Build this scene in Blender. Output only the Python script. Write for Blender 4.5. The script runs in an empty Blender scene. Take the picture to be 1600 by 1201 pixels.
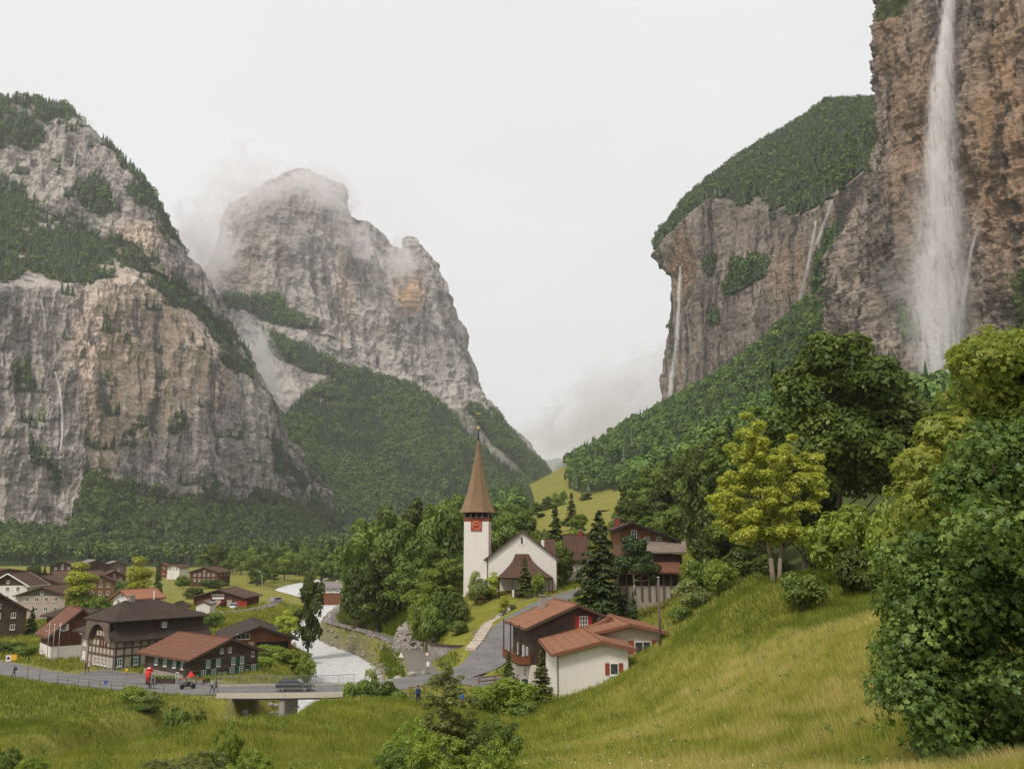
import bpy, bmesh, math, random
import numpy as np
from mathutils import Vector, Matrix
from mathutils.bvhtree import BVHTree

S = bpy.context.scene
COL = S.collection
R = math.radians
FPX = 1386.0
PITCH = math.atan((845.0 - 600.5) / FPX)
ZC = 20.5
CP, SP = math.cos(PITCH), math.sin(PITCH)

# ---------------------------------------------------------------- camera
cam_d = bpy.data.cameras.new('camera')
cam = bpy.data.objects.new('camera', cam_d)
COL.objects.link(cam)
cam.location = (0, 0, ZC)
cam.rotation_euler = (R(90) + PITCH, 0, 0)
cam_d.sensor_width = 36.0
cam_d.lens = 36.0 * FPX / 1600.0
cam_d.clip_start = 0.3
cam_d.clip_end = 40000
S.camera = cam

# ---------------------------------------------------------------- world
SUN_EL, SUN_AZ = R(52), R(215)      # azimuth clockwise from +y (behind and to the left)
W = bpy.data.worlds.new('World')
S.world = W
W.use_nodes = True
wt = W.node_tree
for n_ in list(wt.nodes):
    wt.nodes.remove(n_)
def wn(t, **k):
    n = wt.nodes.new(t)
    for a, b in k.items():
        setattr(n, a, b)
    return n
sky = wn('ShaderNodeTexSky', sky_type='NISHITA', sun_disc=False, sun_elevation=SUN_EL, sun_rotation=SUN_AZ)
sky.air_density = 1.5
sky.dust_density = 5.0
bg1 = wn('ShaderNodeBackground')
bg1.inputs[1].default_value = 0.07
wt.links.new(sky.outputs[0], bg1.inputs[0])
tc = wn('ShaderNodeTexCoord')
mp = wn('ShaderNodeMapping')
mp.inputs['Scale'].default_value = (1.0, 1.0, 2.6)
wt.links.new(tc.outputs['Generated'], mp.inputs[0])
no = wn('ShaderNodeTexNoise')
no.inputs['Scale'].default_value = 2.6
no.inputs['Detail'].default_value = 6
no.inputs['Roughness'].default_value = 0.55
no.inputs['Distortion'].default_value = 0.3
wt.links.new(mp.outputs[0], no.inputs[0])
cr = wn('ShaderNodeValToRGB')
e = cr.color_ramp.elements
e[0].position, e[0].color = 0.30, (0.62, 0.595, 0.592, 1)
e[1].position, e[1].color = 0.66, (0.655, 0.651, 0.652, 1)
wt.links.new(no.outputs[0], cr.inputs[0])
bg2 = wn('ShaderNodeBackground')
wt.links.new(cr.outputs[0], bg2.inputs[0])
bg2.inputs[1].default_value = 1.0
ms = wn('ShaderNodeMixShader')
ms.inputs[0].default_value = 0.93          # closed cloud cover in front of the blue
wt.links.new(bg1.outputs[0], ms.inputs[1])
wt.links.new(bg2.outputs[0], ms.inputs[2])
wo = wn('ShaderNodeOutputWorld')
wt.links.new(ms.outputs[0], wo.inputs[0])

# ---------------------------------------------------------------- sun (overcast)
sd = bpy.data.lights.new('sun', 'SUN')
sd.energy = 1.5
sd.angle = R(11)
sd.color = (1.0, 0.92, 0.82)
sun = bpy.data.objects.new('sun', sd)
COL.objects.link(sun)
sdir = Vector((math.sin(SUN_AZ) * math.cos(SUN_EL), math.cos(SUN_AZ) * math.cos(SUN_EL), math.sin(SUN_EL)))
sun.rotation_euler = sdir.to_track_quat('Z', 'Y').to_euler()

S.view_settings.view_transform = 'Standard'
S.view_settings.look = 'None'
S.view_settings.gamma = 1.0
S.view_settings.exposure = 0.62
S.cycles.use_denoising = True
S.cycles.max_bounces = 6
S.cycles.diffuse_bounces = 3
S.cycles.glossy_bounces = 2
S.cycles.transmission_bounces = 3
S.cycles.volume_bounces = 3
S.cycles.transparent_max_bounces = 24
S.cycles.volume_step_rate = 2.0
S.cycles.volume_max_steps = 96
S.cycles.sample_clamp_indirect = 4.0

# ---------------------------------------------------------------- projection helpers
def P(px, py, Y):
    a = (600.5 - py) / FPX
    b = (px - 800.0) / FPX
    dy = CP - a * SP
    dz = SP + a * CP
    t = Y / dy
    return (b * t, Y, ZC + dz * t)
def proj(x, y, z):
    d = y * CP + (z - ZC) * SP
    v = -y * SP + (z - ZC) * CP
    return 800 + FPX * x / d, 600.5 - FPX * v / d
def X_at(px, Y, z=0.0):
    return (px - 800.0) / FPX * (Y * CP + (z - ZC) * SP)

# ---------------------------------------------------------------- vector noise
_rs = np.random.RandomState(7)
_perm = np.tile(_rs.permutation(256), 3)
_grad = _rs.normal(size=(256, 3))
_grad /= np.linalg.norm(_grad, axis=1)[:, None]
def perlin(x, y, z):
    x, y, z = np.broadcast_arrays(np.asarray(x, float), np.asarray(y, float), np.asarray(z, float))
    xi, yi, zi = np.floor(x).astype(int), np.floor(y).astype(int), np.floor(z).astype(int)
    xf, yf, zf = x - xi, y - yi, z - zi
    u, v, w = [t * t * t * (t * (t * 6 - 15) + 10) for t in (xf, yf, zf)]
    out = 0
    for i in (0, 1):
        for j in (0, 1):
            for k in (0, 1):
                h = _perm[_perm[_perm[(xi + i) & 255] + ((yi + j) & 255)] + ((zi + k) & 255)]
                g = _grad[h]
                d = g[..., 0] * (xf - i) + g[..., 1] * (yf - j) + g[..., 2] * (zf - k)
                out = out + d * (u if i else 1 - u) * (v if j else 1 - v) * (w if k else 1 - w)
    return out
def fbm(x, y, z, octs=5, gain=0.5, lac=2.03, ridge=False):
    a, s, t = 1.0, 0.0, 0.0
    for o in range(octs):
        n = perlin(x + 17.3 * o, y - 5.1 * o, z + 9.7 * o)
        if ridge:
            n = 0.5 - np.abs(n) * 2
        s = s + a * n
        t += a
        a *= gain
        x, y, z = x * lac, y * lac, z * lac
    return s / t * 1.6

def sstep(a, b, x):
    t = np.clip((x - a) / (b - a), 0, 1)
    return t * t * (3 - 2 * t)

# ---------------------------------------------------------------- object helpers
def tag(o, label=None, cat=None, group=None, kind=None):
    if label: o['label'] = label
    if cat: o['category'] = cat
    if group: o['group'] = group
    if kind: o['kind'] = kind
    return o
def link(name, me, parent=None):
    o = bpy.data.objects.new(name, me)
    COL.objects.link(o)
    if parent is not None:
        o.parent = parent
    return o
def thing(name, label, cat, loc=(0, 0, 0), yaw=0.0, group=None):
    o = bpy.data.objects.new(name, None)
    COL.objects.link(o)
    o.empty_display_size = 0.5
    o.location = loc
    o.rotation_euler = (0, 0, yaw)
    return tag(o, label, cat, group)
def copy_tree(o, parent=None):
    c = o.copy()
    COL.objects.link(c)
    c.parent = parent
    for ch in list(o.children):
        copy_tree(ch, c)
    return c
def np_mesh(name, V, F, mat, attrs=None, smooth=False):
    """V (n,3); F (m,k) all faces with k corners"""
    V = np.asarray(V, np.float32)
    F = np.asarray(F, np.int32)
    me = bpy.data.meshes.new(name)
    me.vertices.add(len(V))
    me.vertices.foreach_set('co', V.ravel())
    k = F.shape[1]
    me.loops.add(F.size)
    me.loops.foreach_set('vertex_index', F.ravel())
    me.polygons.add(len(F))
    me.polygons.foreach_set('loop_start', np.arange(0, F.size, k, dtype=np.int32))
    if smooth:
        me.polygons.foreach_set('use_smooth', np.ones(len(F), bool))
    for an, av in (attrs or {}).items():
        a = me.attributes.new(an, 'FLOAT', 'POINT')
        a.data.foreach_set('value', np.asarray(av, np.float32).ravel())
    me.update(calc_edges=True)
    if mat: me.materials.append(mat)
    return me

class MB:
    def __init__(s):
        s.v, s.f = [], []
    def add(s, vs, fs, M=None):
        o = len(s.v)
        for p in vs:
            p = Vector(p)
            s.v.append(tuple(M @ p) if M is not None else tuple(p))
        s.f += [tuple(i + o for i in f) for f in fs]
        return s
    def box(s, x0, x1, y0, y1, z0, z1, M=None):
        return s.add([(x0, y0, z0), (x1, y0, z0), (x1, y1, z0), (x0, y1, z0), (x0, y0, z1), (x1, y0, z1), (x1, y1, z1), (x0, y1, z1)],
                     [(0, 3, 2, 1), (4, 5, 6, 7), (0, 1, 5, 4), (1, 2, 6, 5), (2, 3, 7, 6), (3, 0, 4, 7)], M)
    def bar(s, a, b, w, h=None, up=(0, 0, 1)):
        h = h or w
        a, b = Vector(a), Vector(b)
        d = (b - a)
        L = d.length
        if L < 1e-6: return s
        d /= L
        u = Vector(up)
        if abs(d.dot(u)) > 0.99: u = Vector((1, 0, 0))
        sd_ = d.cross(u).normalized()
        u = sd_.cross(d)
        M = Matrix(((d.x, sd_.x, u.x, a.x), (d.y, sd_.y, u.y, a.y), (d.z, sd_.z, u.z, a.z), (0, 0, 0, 1)))
        return s.box(0, L, -w / 2, w / 2, -h / 2, h / 2, M)
    def cyl(s, a, b, r0, r1=None, n=8, cap=True):
        r1 = r0 if r1 is None else r1
        a, b = Vector(a), Vector(b)
        d = (b - a)
        if d.length < 1e-6: return s
        d.normalize()
        u = d.orthogonal().normalized()
        w = d.cross(u)
        vs = []
        for p, r in ((a, r0), (b, r1)):
            for i in range(n):
                t = 2 * math.pi * i / n
                vs.append(p + (u * math.cos(t) + w * math.sin(t)) * r)
        fs = [(i, (i + 1) % n, n + (i + 1) % n, n + i) for i in range(n)]
        if cap:
            fs += [tuple(reversed(range(n))), tuple(range(n, 2 * n))]
        return s.add(vs, fs)
    def tube(s, pts, rs, n=8):
        for i in range(len(pts) - 1):
            s.cyl(pts[i], pts[i + 1], rs[i], rs[i + 1], n)
        return s
    def prism(s, poly, a, b, M=None):
        """poly in (y,z), extruded along x from a to b"""
        n = len(poly)
        vs = [(a, y, z) for y, z in poly] + [(b, y, z) for y, z in poly]
        fs = [(i, (i + 1) % n, n + (i + 1) % n, n + i) for i in range(n)]
        fs += [tuple(reversed(range(n))), tuple(range(n, 2 * n))]
        return s.add(vs, fs, M)
    def ball(s, c, rx, ry=None, rz=None, nu=10, nv=7):
        ry = rx if ry is None else ry
        rz = rx if rz is None else rz
        vs = [(c[0], c[1], c[2] - rz)]
        for j in range(1, nv):
            ph = -math.pi / 2 + math.pi * j / nv
            for i in range(nu):
                t = 2 * math.pi * i / nu
                vs.append((c[0] + rx * math.cos(ph) * math.cos(t), c[1] + ry * math.cos(ph) * math.sin(t), c[2] + rz * math.sin(ph)))
        vs.append((c[0], c[1], c[2] + rz))
        fs = [(0, 1 + (i + 1) % nu, 1 + i) for i in range(nu)]
        for j in range(nv - 2):
            for i in range(nu):
                a_ = 1 + j * nu
                fs.append((a_ + i, a_ + (i + 1) % nu, a_ + nu + (i + 1) % nu, a_ + nu + i))
        l = len(vs) - 1
        a_ = 1 + (nv - 2) * nu
        fs += [(a_ + i, a_ + (i + 1) % nu, l) for i in range(nu)]
        return s.add(vs, fs)
    def build(s, name, mat, parent=None, smooth=False, loc=None, bevel=0):
        me = bpy.data.meshes.new(name)
        me.from_pydata(s.v, [], s.f)
        bm = bmesh.new()
        bm.from_mesh(me)
        bmesh.ops.recalc_face_normals(bm, faces=bm.faces)
        bm.to_mesh(me)
        bm.free()
        me.materials.append(mat)
        if smooth:
            me.polygons.foreach_set('use_smooth', [True] * len(me.polygons))
        me.update()
        o = link(name, me, parent)
        if loc is not None: o.location = loc
        return o

# ---------------------------------------------------------------- material helpers
class NT:
    def __init__(s, name):
        s.m = bpy.data.materials.new(name)
        s.m.use_nodes = True
        s.t = s.m.node_tree
        for n in list(s.t.nodes): s.t.nodes.remove(n)
        s.out = s.n('ShaderNodeOutputMaterial')
    def n(s, t, **k):
        n = s.t.nodes.new(t)
        for a, b in k.items(): setattr(n, a, b)
        return n
    def L(s, a, b):
        s.t.links.new(a, b)
    def put(s, sock, v):
        if v is None: return
        if hasattr(v, 'links'): s.L(v, sock)
        elif isinstance(v, (tuple, list)):
            sock.default_value = tuple(v) + (1,) if len(v) == 3 and len(sock.default_value) == 4 else tuple(v)
        else: sock.default_value = v
    def pos(s):
        return s.n('ShaderNodeNewGeometry').outputs['Position']
    def obj(s):
        return s.n('ShaderNodeTexCoord').outputs['Object']
    def attr(s, name):
        return s.n('ShaderNodeAttribute', attribute_name=name).outputs['Fac']
    def rand(s):
        return s.n('ShaderNodeObjectInfo').outputs['Random']
    def map(s, vec, scale=(1, 1, 1), rot=(0, 0, 0), loc=(0, 0, 0)):
        m = s.n('ShaderNodeMapping')
        s.L(vec, m.inputs[0])
        m.inputs['Scale'].default_value = scale
        m.inputs['Rotation'].default_value = rot
        m.inputs['Location'].default_value = loc
        return m.outputs[0]
    def noise(s, vec, scale, detail=4, rough=0.55, dist=0.0):
        n = s.n('ShaderNodeTexNoise')
        if vec is not None: s.L(vec, n.inputs['Vector'])
        n.inputs['Scale'].default_value = scale
        n.inputs['Detail'].default_value = detail
        n.inputs['Roughness'].default_value = rough
        n.inputs['Distortion'].default_value = dist
        return n.outputs['Fac']
    def wave(s, vec, scale, dirn='X', dist=0, detail=0, prof='SAW', btype='BANDS'):
        n = s.n('ShaderNodeTexWave', wave_type=btype, wave_profile=prof)
        if btype == 'BANDS': n.bands_direction = dirn
        s.L(vec, n.inputs['Vector'])
        n.inputs['Scale'].default_value = scale
        n.inputs['Distortion'].default_value = dist
        n.inputs['Detail'].default_value = detail
        return n.outputs['Fac']
    def vor(s, vec, scale, feat='F1', out='Distance'):
        n = s.n('ShaderNodeTexVoronoi', feature=feat)
        s.L(vec, n.inputs['Vector'])
        n.inputs['Scale'].default_value = scale
        return n.outputs[out]
    def ramp(s, fac, stops, interp='LINEAR'):
        n = s.n('ShaderNodeValToRGB')
        n.color_ramp.interpolation = interp
        el = n.color_ramp.elements
        while len(el) < len(stops): el.new(0.5)
        for q, (p, c) in zip(el, stops):
            q.position = p
            q.color = (c, c, c, 1) if isinstance(c, (int, float)) else tuple(c) + (1,)
        s.put(n.inputs[0], fac)
        return n.outputs[0]
    def mix(s, fac, a, b, mode='MIX'):
        n = s.n('ShaderNodeMix', data_type='RGBA', blend_type=mode)
        s.put(n.inputs[0], fac)
        s.put(n.inputs[6], a)
        s.put(n.inputs[7], b)
        return n.outputs[2]
    def math(s, op, a, b=None, c=None, clamp=False):
        n = s.n('ShaderNodeMath', operation=op, use_clamp=clamp)
        s.put(n.inputs[0], a)
        if b is not None: s.put(n.inputs[1], b)
        if c is not None: s.put(n.inputs[2], c)
        return n.outputs[0]
    def sep(s, vec):
        n = s.n('ShaderNodeSeparateXYZ')
        s.L(vec, n.inputs[0])
        return n.outputs
    def bump(s, h, strength=0.5, dist=0.1):
        n = s.n('ShaderNodeBump')
        n.inputs['Strength'].default_value = strength
        n.inputs['Distance'].default_value = dist
        s.L(h, n.inputs['Height'])
        return n.outputs[0]
    def bsdf(s, col, rough=0.8, normal=None, metal=0.0, spec=0.3, alpha=None, final=True):
        b = s.n('ShaderNodeBsdfPrincipled')
        s.put(b.inputs['Base Color'], col)
        s.put(b.inputs['Roughness'], rough)
        s.put(b.inputs['Metallic'], metal)
        s.put(b.inputs['Specular IOR Level'], spec)
        if normal is not None: s.L(normal, b.inputs['Normal'])
        if alpha is not None: s.put(b.inputs['Alpha'], alpha)
        if final: s.L(b.outputs[0], s.out.inputs[0])
        return b.outputs[0]

_mc = {}
def plain(name, col, rough=0.7, metal=0.0, vary=0.12, scale=3.0):
    if name in _mc: return _mc[name]
    t = NT(name)
    nz = t.noise(t.obj(), scale, 5, 0.6)
    c = t.mix(t.ramp(nz, [(0.3, 0.0), (0.7, 1.0)]), tuple(x * (1 - vary) for x in col), tuple(min(1, x * (1 + vary)) for x in col))
    t.bsdf(c, rough, t.bump(nz, 0.15, 0.02), metal)
    _mc[name] = t.m
    return t.m
# ================================================================ ground
CT = []      # (x, y, z)
def cp(px, py, Y):
    p = P(px, py, Y)
    if Y >= 550 and px > 790: p = (p[0], p[1], p[2] - 13.0)      # room for the trees that make the skyline
    CT.append(p)
def cz(px, Y, z): CT.append((X_at(px, Y, z), Y, z))
for a in [(1400,1200,20),(1100,1200,24),(800,1200,30),(600,1200,40),(300,1197,50),(100,1195,52),(0,1200,66),(1700,1200,14),(2200,1200,12),
          (1200,915,72),(1380,935,62),(1030,1021,97),(870,1096,95),(800,1128,84),(960,1066,96),(1300,1000,45),(1100,1100,50),(900,1150,60),(1250,1100,30),
          (1500,1000,34),(1500,930,60),(1700,930,60),(1290,935,66),
          (330,1132,60),(640,1102,80),(480,1117,70),(655,1118,78),(200,1165,56),
          (0,1140,88),(200,1150,75),(270,1108,100),(0,1100,105),(120,1110,106),(-200,1120,100),(-200,1060,130),
          (740,960,166),(700,1000,152),(790,932,172),(650,985,165),(690,975,166),(730,930,180),(815,921,176),(740,922,180),(870,921,178),(900,915,170),
          (850,1082,106),(930,1040,112),(820,1050,118),(1000,985,125),(1060,960,120),(1150,900,130),(1000,940,150),(1080,925,140),
          (1250,850,140),(1350,860,105),(1500,850,90),(1590,750,150),(1700,850,80),
          (880,900,230),(950,880,230),(880,832,330),(950,802,380),(870,792,450),(1000,777,430),(900,772,560),(860,777,650),(820,802,600),(780,832,520),
          (900,730,800),(940,694,900),(1000,649,1050),(1042,624,1200),(1100,594,1100),(1200,522,1000),(1290,442,900),(1100,682,600),(1200,642,500),
          (1100,762,380),(1200,722,300),(1000,722,700),(1300,562,550),(1400,590,540),(1480,604,520),(1600,570,480),(1750,570,420),(2000,570,380),(1400,702,300),(1600,700,240),(1800,700,200),(1250,822,175),
          (1400,560,700),(1600,400,700)]:
    cp(*a)
for px in (-900, -500, -250, 0, 200, 400):
    for Y in (165, 250, 380, 560, 800, 1100): cz(px, Y, 0.0 if Y < 900 else 3.0)
for a in [(0,140,0.2),(130,136,0.2),(250,128,0.5),(330,126,0.8),(420,130,0.8),(430,118,0.6),(600,120,1.2),(660,124,1.9),(700,128,2.3),(750,130,3.0),(560,108,1.0),
          (500,180,0.2),(520,250,0.2),(560,200,1.2),(590,300,1.0),(600,160,1.5),(560,140,0.9),(600,420,2),(600,700,5),(700,350,6),(700,600,12),(780,300,10),
          (640,250,3),(720,260,6),(450,1500,4),(700,1500,25),(850,1500,110),(500,2600,20),(800,2600,60),(-300,2600,10),(-300,1500,5),
          (1600,4,19),(0,4,14.5),(800,4,18.6),(800,-30,20),(-600,30,9),(-900,60,4),(2500,30,26),(3000,100,45),(0,30,12.2),(-300,50,7.5),(800,12,16.9),(1200,10,17.3),(400,15,15.2)]:
    cz(*a)
CT = np.array(CT)
def warp(x, y):
    yy = np.maximum(y, -40) + 70.0
    return np.stack([x / yy * 1.6, np.log(yy / 100.0) * 1.1], -1)
_q = warp(CT[:, 0], CT[:, 1])
def phi(r): return np.where(r > 1e-9, r * r * np.log(np.maximum(r, 1e-9)), 0.0)
def _fit(vals, lam):
    n = len(_q)
    K = phi(np.linalg.norm(_q[:, None] - _q[None], axis=2)) + lam * np.eye(n)
    Pm = np.c_[np.ones(n), _q]
    A = np.block([[K, Pm], [Pm.T, np.zeros((3, 3))]])
    return np.linalg.solve(A, np.r_[vals, 0, 0, 0])
_den = np.maximum(CT[:, 1], -40) + 70.0
_w = _fit(CT[:, 2] / _den, 1e-4)
def z_rbf(x, y):
    x, y = np.asarray(x, float), np.asarray(y, float)
    sh = x.shape
    q = warp(x.ravel(), y.ravel())
    out = np.empty(len(q))
    for i in range(0, len(q), 20000):
        b = q[i:i + 20000]
        K = phi(np.linalg.norm(b[:, None] - _q[None], axis=2))
        out[i:i + 20000] = K @ _w[:-3] + _w[-3] + b @ _w[-2:]
    out *= np.maximum(y.ravel(), -40) + 70.0
    return out.reshape(sh)

def poly3(pts, step=1.5):
    """smooth Catmull-Rom through pts (x,y,z[,w])"""
    pts = np.array(pts, float)
    p = np.vstack([2 * pts[0] - pts[1], pts, 2 * pts[-1] - pts[-2]])
    out = []
    for i in range(1, len(p) - 2):
        L = np.linalg.norm(p[i + 1][:2] - p[i][:2])
        n = max(2, int(L / step))
        for k in range(n):
            t = k / n
            out.append(0.5 * ((2 * p[i]) + (-p[i - 1] + p[i + 1]) * t + (2 * p[i - 1] - 5 * p[i] + 4 * p[i + 1] - p[i + 2]) * t * t + (-p[i - 1] + 3 * p[i] - 3 * p[i + 1] + p[i + 2]) * t ** 3))
    out.append(pts[-1])
    return np.array(out)
def line(pts, step=1.5):
    """pts: (px, Y, z, halfwidth)"""
    return poly3([(X_at(px, Y, z), Y, z, w) for px, Y, z, w in pts], step)
# routes: (px, Y, z, half width)
ROAD = line([(-260,186,0.0,3.6),(-60,160,0.1,3.6),(60,143,0.2,3.3),(180,131.5,0.5,3.4),(290,124.5,0.9,3.6),(380,121.5,1.3,3.6),(520,121.5,1.4,3.5),(600,123,1.6,4.2),(680,125,2.2,4.5),(760,120,2.6,4),(850,112,2.8,3.5)])
SQUARE = line([(140,147,0.15,2.2),(195,139,0.35,3.8),(260,132,0.6,3.4),(330,128.5,0.9,2.5)])
CHURCHRD = line([(700,126,2.3,3.4),(752,131,3.2,3.2),(775,139,5.2,2.9),(805,148,7.6,2.7),(848,157,9.6,2.6),(885,168,10.6,2.6),(930,178,11.6,2.5)])
PATH = line([(668,129,2.0,2.2),(660,136,1.8,2.1),(646,159,1.5,1.9),(620,177,1.4,1.8),(577,196,1.3,1.7),(535,213,1.2,1.6),(517,224,1.1,1.5),(520,250,.9,1.5),(540,300,.7,1.5),(560,380,.6,1.5)])
LANE = line([(300,255,0.3,2.0),(345,262,0.4,2.2),(400,275,0.5,2.0),(430,300,0.4,1.8),(428,330,0.3,1.6)])
RIVER = line([(200,70,-4.4,6),(300,90,-4.3,6),(400,108,-4.1,6.2),(490,122,-3.9,6.2),(535,142,-3.6,6.0),(542,162,-3.5,5.6),(536,178,-3.4,5.4),(519,195,-3.3,4.6),(490,211,-3.1,3.4),(474,225,-3.0,3.2),(482,250,-2.8,3.2),(508,290,-2.5,3.6),(514,325,-2.3,4.2),(497,365,-2.0,4.5),(468,395,-1.8,4.5),(450,425,-1.7,4.5),(480,480,-1.5,4.5),(560,600,-1,5)])
FOOT = line([(0,96,2.4,0.5),(90,101,1.6,0.6),(160,108,1.3,0.6),(215,114,1.0,0.6)])

def dist_line(x, y, pl):
    """nearest distance to polyline, with z and halfwidth at the nearest sample"""
    sh = x.shape
    X = np.stack([x.ravel(), y.ravel()], -1)
    D = np.full(len(X), 1e9); Zz = np.zeros(len(X)); Ww = np.ones(len(X))
    lo = pl[:, :2].min(0) - 30; hi = pl[:, :2].max(0) + 30
    sel = np.where(((X > lo) & (X < hi)).all(1))[0]
    for i in range(0, len(sel), 20000):
        s_ = sel[i:i + 20000]
        A, B = pl[:-1], pl[1:]
        ab = B[:, :2] - A[:, :2]
        t = np.clip(((X[s_][:, None] - A[None, :, :2]) * ab[None]).sum(2) / (ab ** 2).sum(1)[None], 0, 1)
        q = A[None, :, :2] + t[..., None] * ab[None]
        dd = np.linalg.norm(X[s_][:, None] - q, axis=2)
        j = dd.argmin(1)
        r_ = np.arange(len(s_))
        D[s_] = dd[r_, j]
        tt = t[r_, j]
        Zz[s_] = A[j, 2] + tt * (B[j, 2] - A[j, 2])
        Ww[s_] = A[j, 3] + tt * (B[j, 3] - A[j, 3])
    return D.reshape(sh), Zz.reshape(sh), Ww.reshape(sh)

def lin(*segs):
    out = [segs[0][0]]
    for a, b, st in segs:
        n = max(1, int(round((b - a) / st)))
        out += list(np.linspace(a, b, n + 1)[1:])
    return np.array(out)
gx = lin((-3000,-800,110),(-800,-300,12),(-300,-140,3),(-140,60,0.9),(60,140,2),(140,420,6),(420,1200,30),(1200,3500,150))
gy = lin((-150,0,10),(0,20,2),(20,60,1.2),(60,200,0.9),(200,360,2.2),(360,700,6),(700,1400,16),(1400,4200,110))
GX, GY = np.meshgrid(gx, gy)
GZ = z_rbf(GX, GY)
GZ = np.where(GY > 900, np.maximum(GZ, -2), GZ)
GZ += fbm(GX / 14, GY / 14, 0 * GX, 3) * 0.22 * sstep(8, 30, GY) * sstep(0, 60, GY)
GZ += fbm(GX / 2.3, GY / 2.3, 0 * GX + 5, 3) * 0.06 * (GY < 260)
hill = sstep(20, 140, GX) * sstep(220, 420, GY)
GZ += fbm(GX / 60, GY / 60, 0 * GX + 3, 4) * 9 * hill
NOGRASS = np.zeros_like(GZ)
for pl, sink, marg in ((SQUARE, 0.05, 3), (ROAD, 0.05, 4), (CHURCHRD, 0.05, 4), (PATH, 0.05, 3), (LANE, 0.05, 3)):
    D, Zz, Ww = dist_line(GX, GY, pl)
    k = 1 - sstep(0, marg, D - Ww - 0.7)
    GZ = GZ * (1 - k) + (Zz - sink * 1.0) * k
    NOGRASS = np.maximum(NOGRASS, (D < Ww + 0.6) * 1.0)
# the sheets of road lie on top; sink the ground a little under them
for pl in (SQUARE, ROAD, CHURCHRD, PATH, LANE):
    D, Zz, Ww = dist_line(GX, GY, pl)
    GZ = np.where(D < Ww - 0.2, np.minimum(GZ, Zz - 0.25), GZ)
D, Zz, Ww = dist_line(GX, GY, RIVER)
bank = sstep(-1.5, 6.5, D - Ww)
carve = (Zz - 1.2) * (1 - bank) + GZ * bank
GZ = np.where(D < Ww + 9, np.minimum(GZ, carve), GZ)
NOGRASS = np.maximum(NOGRASS, (D < Ww + 1.3) * 1.0)
RIVD = D - Ww
for pl, m_ in ((PATH, .6), (ROAD, 2.0), (SQUARE, 2.0)):
    D, Zz, Ww = dist_line(GX, GY, pl)
    k = 1 - sstep(.2, 1.5, D - Ww)
    GZ = np.where((RIVD > m_) & (k > 0), np.maximum(GZ, (Zz - .1) * k + GZ * (1 - k)), GZ)
def _bil(A, x, y):
    i = np.clip(np.searchsorted(gx, x) - 1, 0, len(gx) - 2)
    j = np.clip(np.searchsorted(gy, y) - 1, 0, len(gy) - 2)
    u = np.clip((x - gx[i]) / (gx[i + 1] - gx[i]), 0, 1)
    v = np.clip((y - gy[j]) / (gy[j + 1] - gy[j]), 0, 1)
    return (A[j, i] * (1 - u) + A[j, i + 1] * u) * (1 - v) + (A[j + 1, i] * (1 - u) + A[j + 1, i + 1] * u) * v
def gz(x, y): return _bil(GZ, np.asarray(x, float), np.asarray(y, float))
def gpt(px, Y, dz=0.0):
    z = 0.0
    for _ in range(4):
        x = X_at(px, Y, z)
        z = float(gz(x, Y))
    return Vector((x, Y, z + dz))
def gray(px, py, y0=12, y1=1300):
    """first ground point seen through the pixel"""
    ys = np.geomspace(y0, y1, 1500)
    a = (600.5 - py) / FPX; b = (px - 800.0) / FPX
    t = ys / (CP - a * SP)
    x, z = b * t, ZC + (SP + a * CP) * t
    h = gz(x, ys) - z
    k = np.where(h > 0)[0]
    if len(k) == 0: return gpt(px, y1)
    k = k[0]
    return Vector((x[k], ys[k], float(gz(x[k], ys[k]))))

# ---- ground material
t = NT('meadow')
ps = t.pos()
big = t.noise(ps, 0.035, 5, 0.6, 0.4)
mid = t.noise(ps, 0.35, 5, 0.65)
fine = t.noise(t.map(ps, (1, 1, 1)), 5.0, 6, 0.7)
green = t.ramp(mid, [(0.25, (0.14, 0.15, 0.022)), (0.5, (0.21, 0.21, 0.036)), (0.75, (0.28, 0.265, 0.055))])
straw = t.ramp(fine, [(0.3, (0.2, 0.19, 0.055)), (0.7, (0.38, 0.32, 0.12))])
dry = t.attr('dry')
fac = t.math('MULTIPLY', t.ramp(t.math('ADD', t.math('MULTIPLY', big, 0.7), t.math('MULTIPLY', mid, 0.45)), [(0.42, 0.0), (0.68, 1.0)]), dry)
col = t.mix(fac, green, straw)
col = t.mix(t.ramp(fine, [(0.3, 0.35), (0.6, 0.0)]), col, (0.05, 0.07, 0.015))
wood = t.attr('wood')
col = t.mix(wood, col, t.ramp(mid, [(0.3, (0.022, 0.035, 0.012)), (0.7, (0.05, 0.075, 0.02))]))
dirt = t.attr('dirt')
col = t.mix(dirt, col, t.ramp(fine, [(0.3, (0.11, 0.095, 0.075)), (0.7, (0.3, 0.275, 0.24))]))
t.bsdf(col, 0.95, t.bump(t.math('ADD', fine, mid), 0.6, 0.15), spec=0.1)
M_MEADOW = t.m
nx_, ny_ = len(gx), len(gy)
idx = np.arange(nx_ * ny_).reshape(ny_, nx_)
F = np.stack([idx[:-1, :-1], idx[:-1, 1:], idx[1:, 1:], idx[1:, :-1]], -1).reshape(-1, 4)
GPX = proj(GX, np.maximum(GY, 5), GZ)
dry_a = np.clip(sstep(600, 1100, GPX[0]) * (GY < 110) * 1.0 + 0.45, 0, 1)
dry_a = np.where((GPX[0] < 800) & (GY < 110), 0.42, dry_a)
dry_a = np.where((GY < 110) & (GPX[0] >= 800), .42 + .58 * sstep(820, 1180, GPX[0] + (GPX[1] - 1100) * 1.2), dry_a)
dry_a = np.where((GPX[1] < 1010) & (GPX[0] > 1050) & (GY < 110) & (GPX[1] < 1030 - (GPX[0] - 1050) * 0.22), 0.15, dry_a)
dry_a = np.where((GPX[0] < 260) & (GY > 85) & (GY < 140), 0.2, dry_a)
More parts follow.
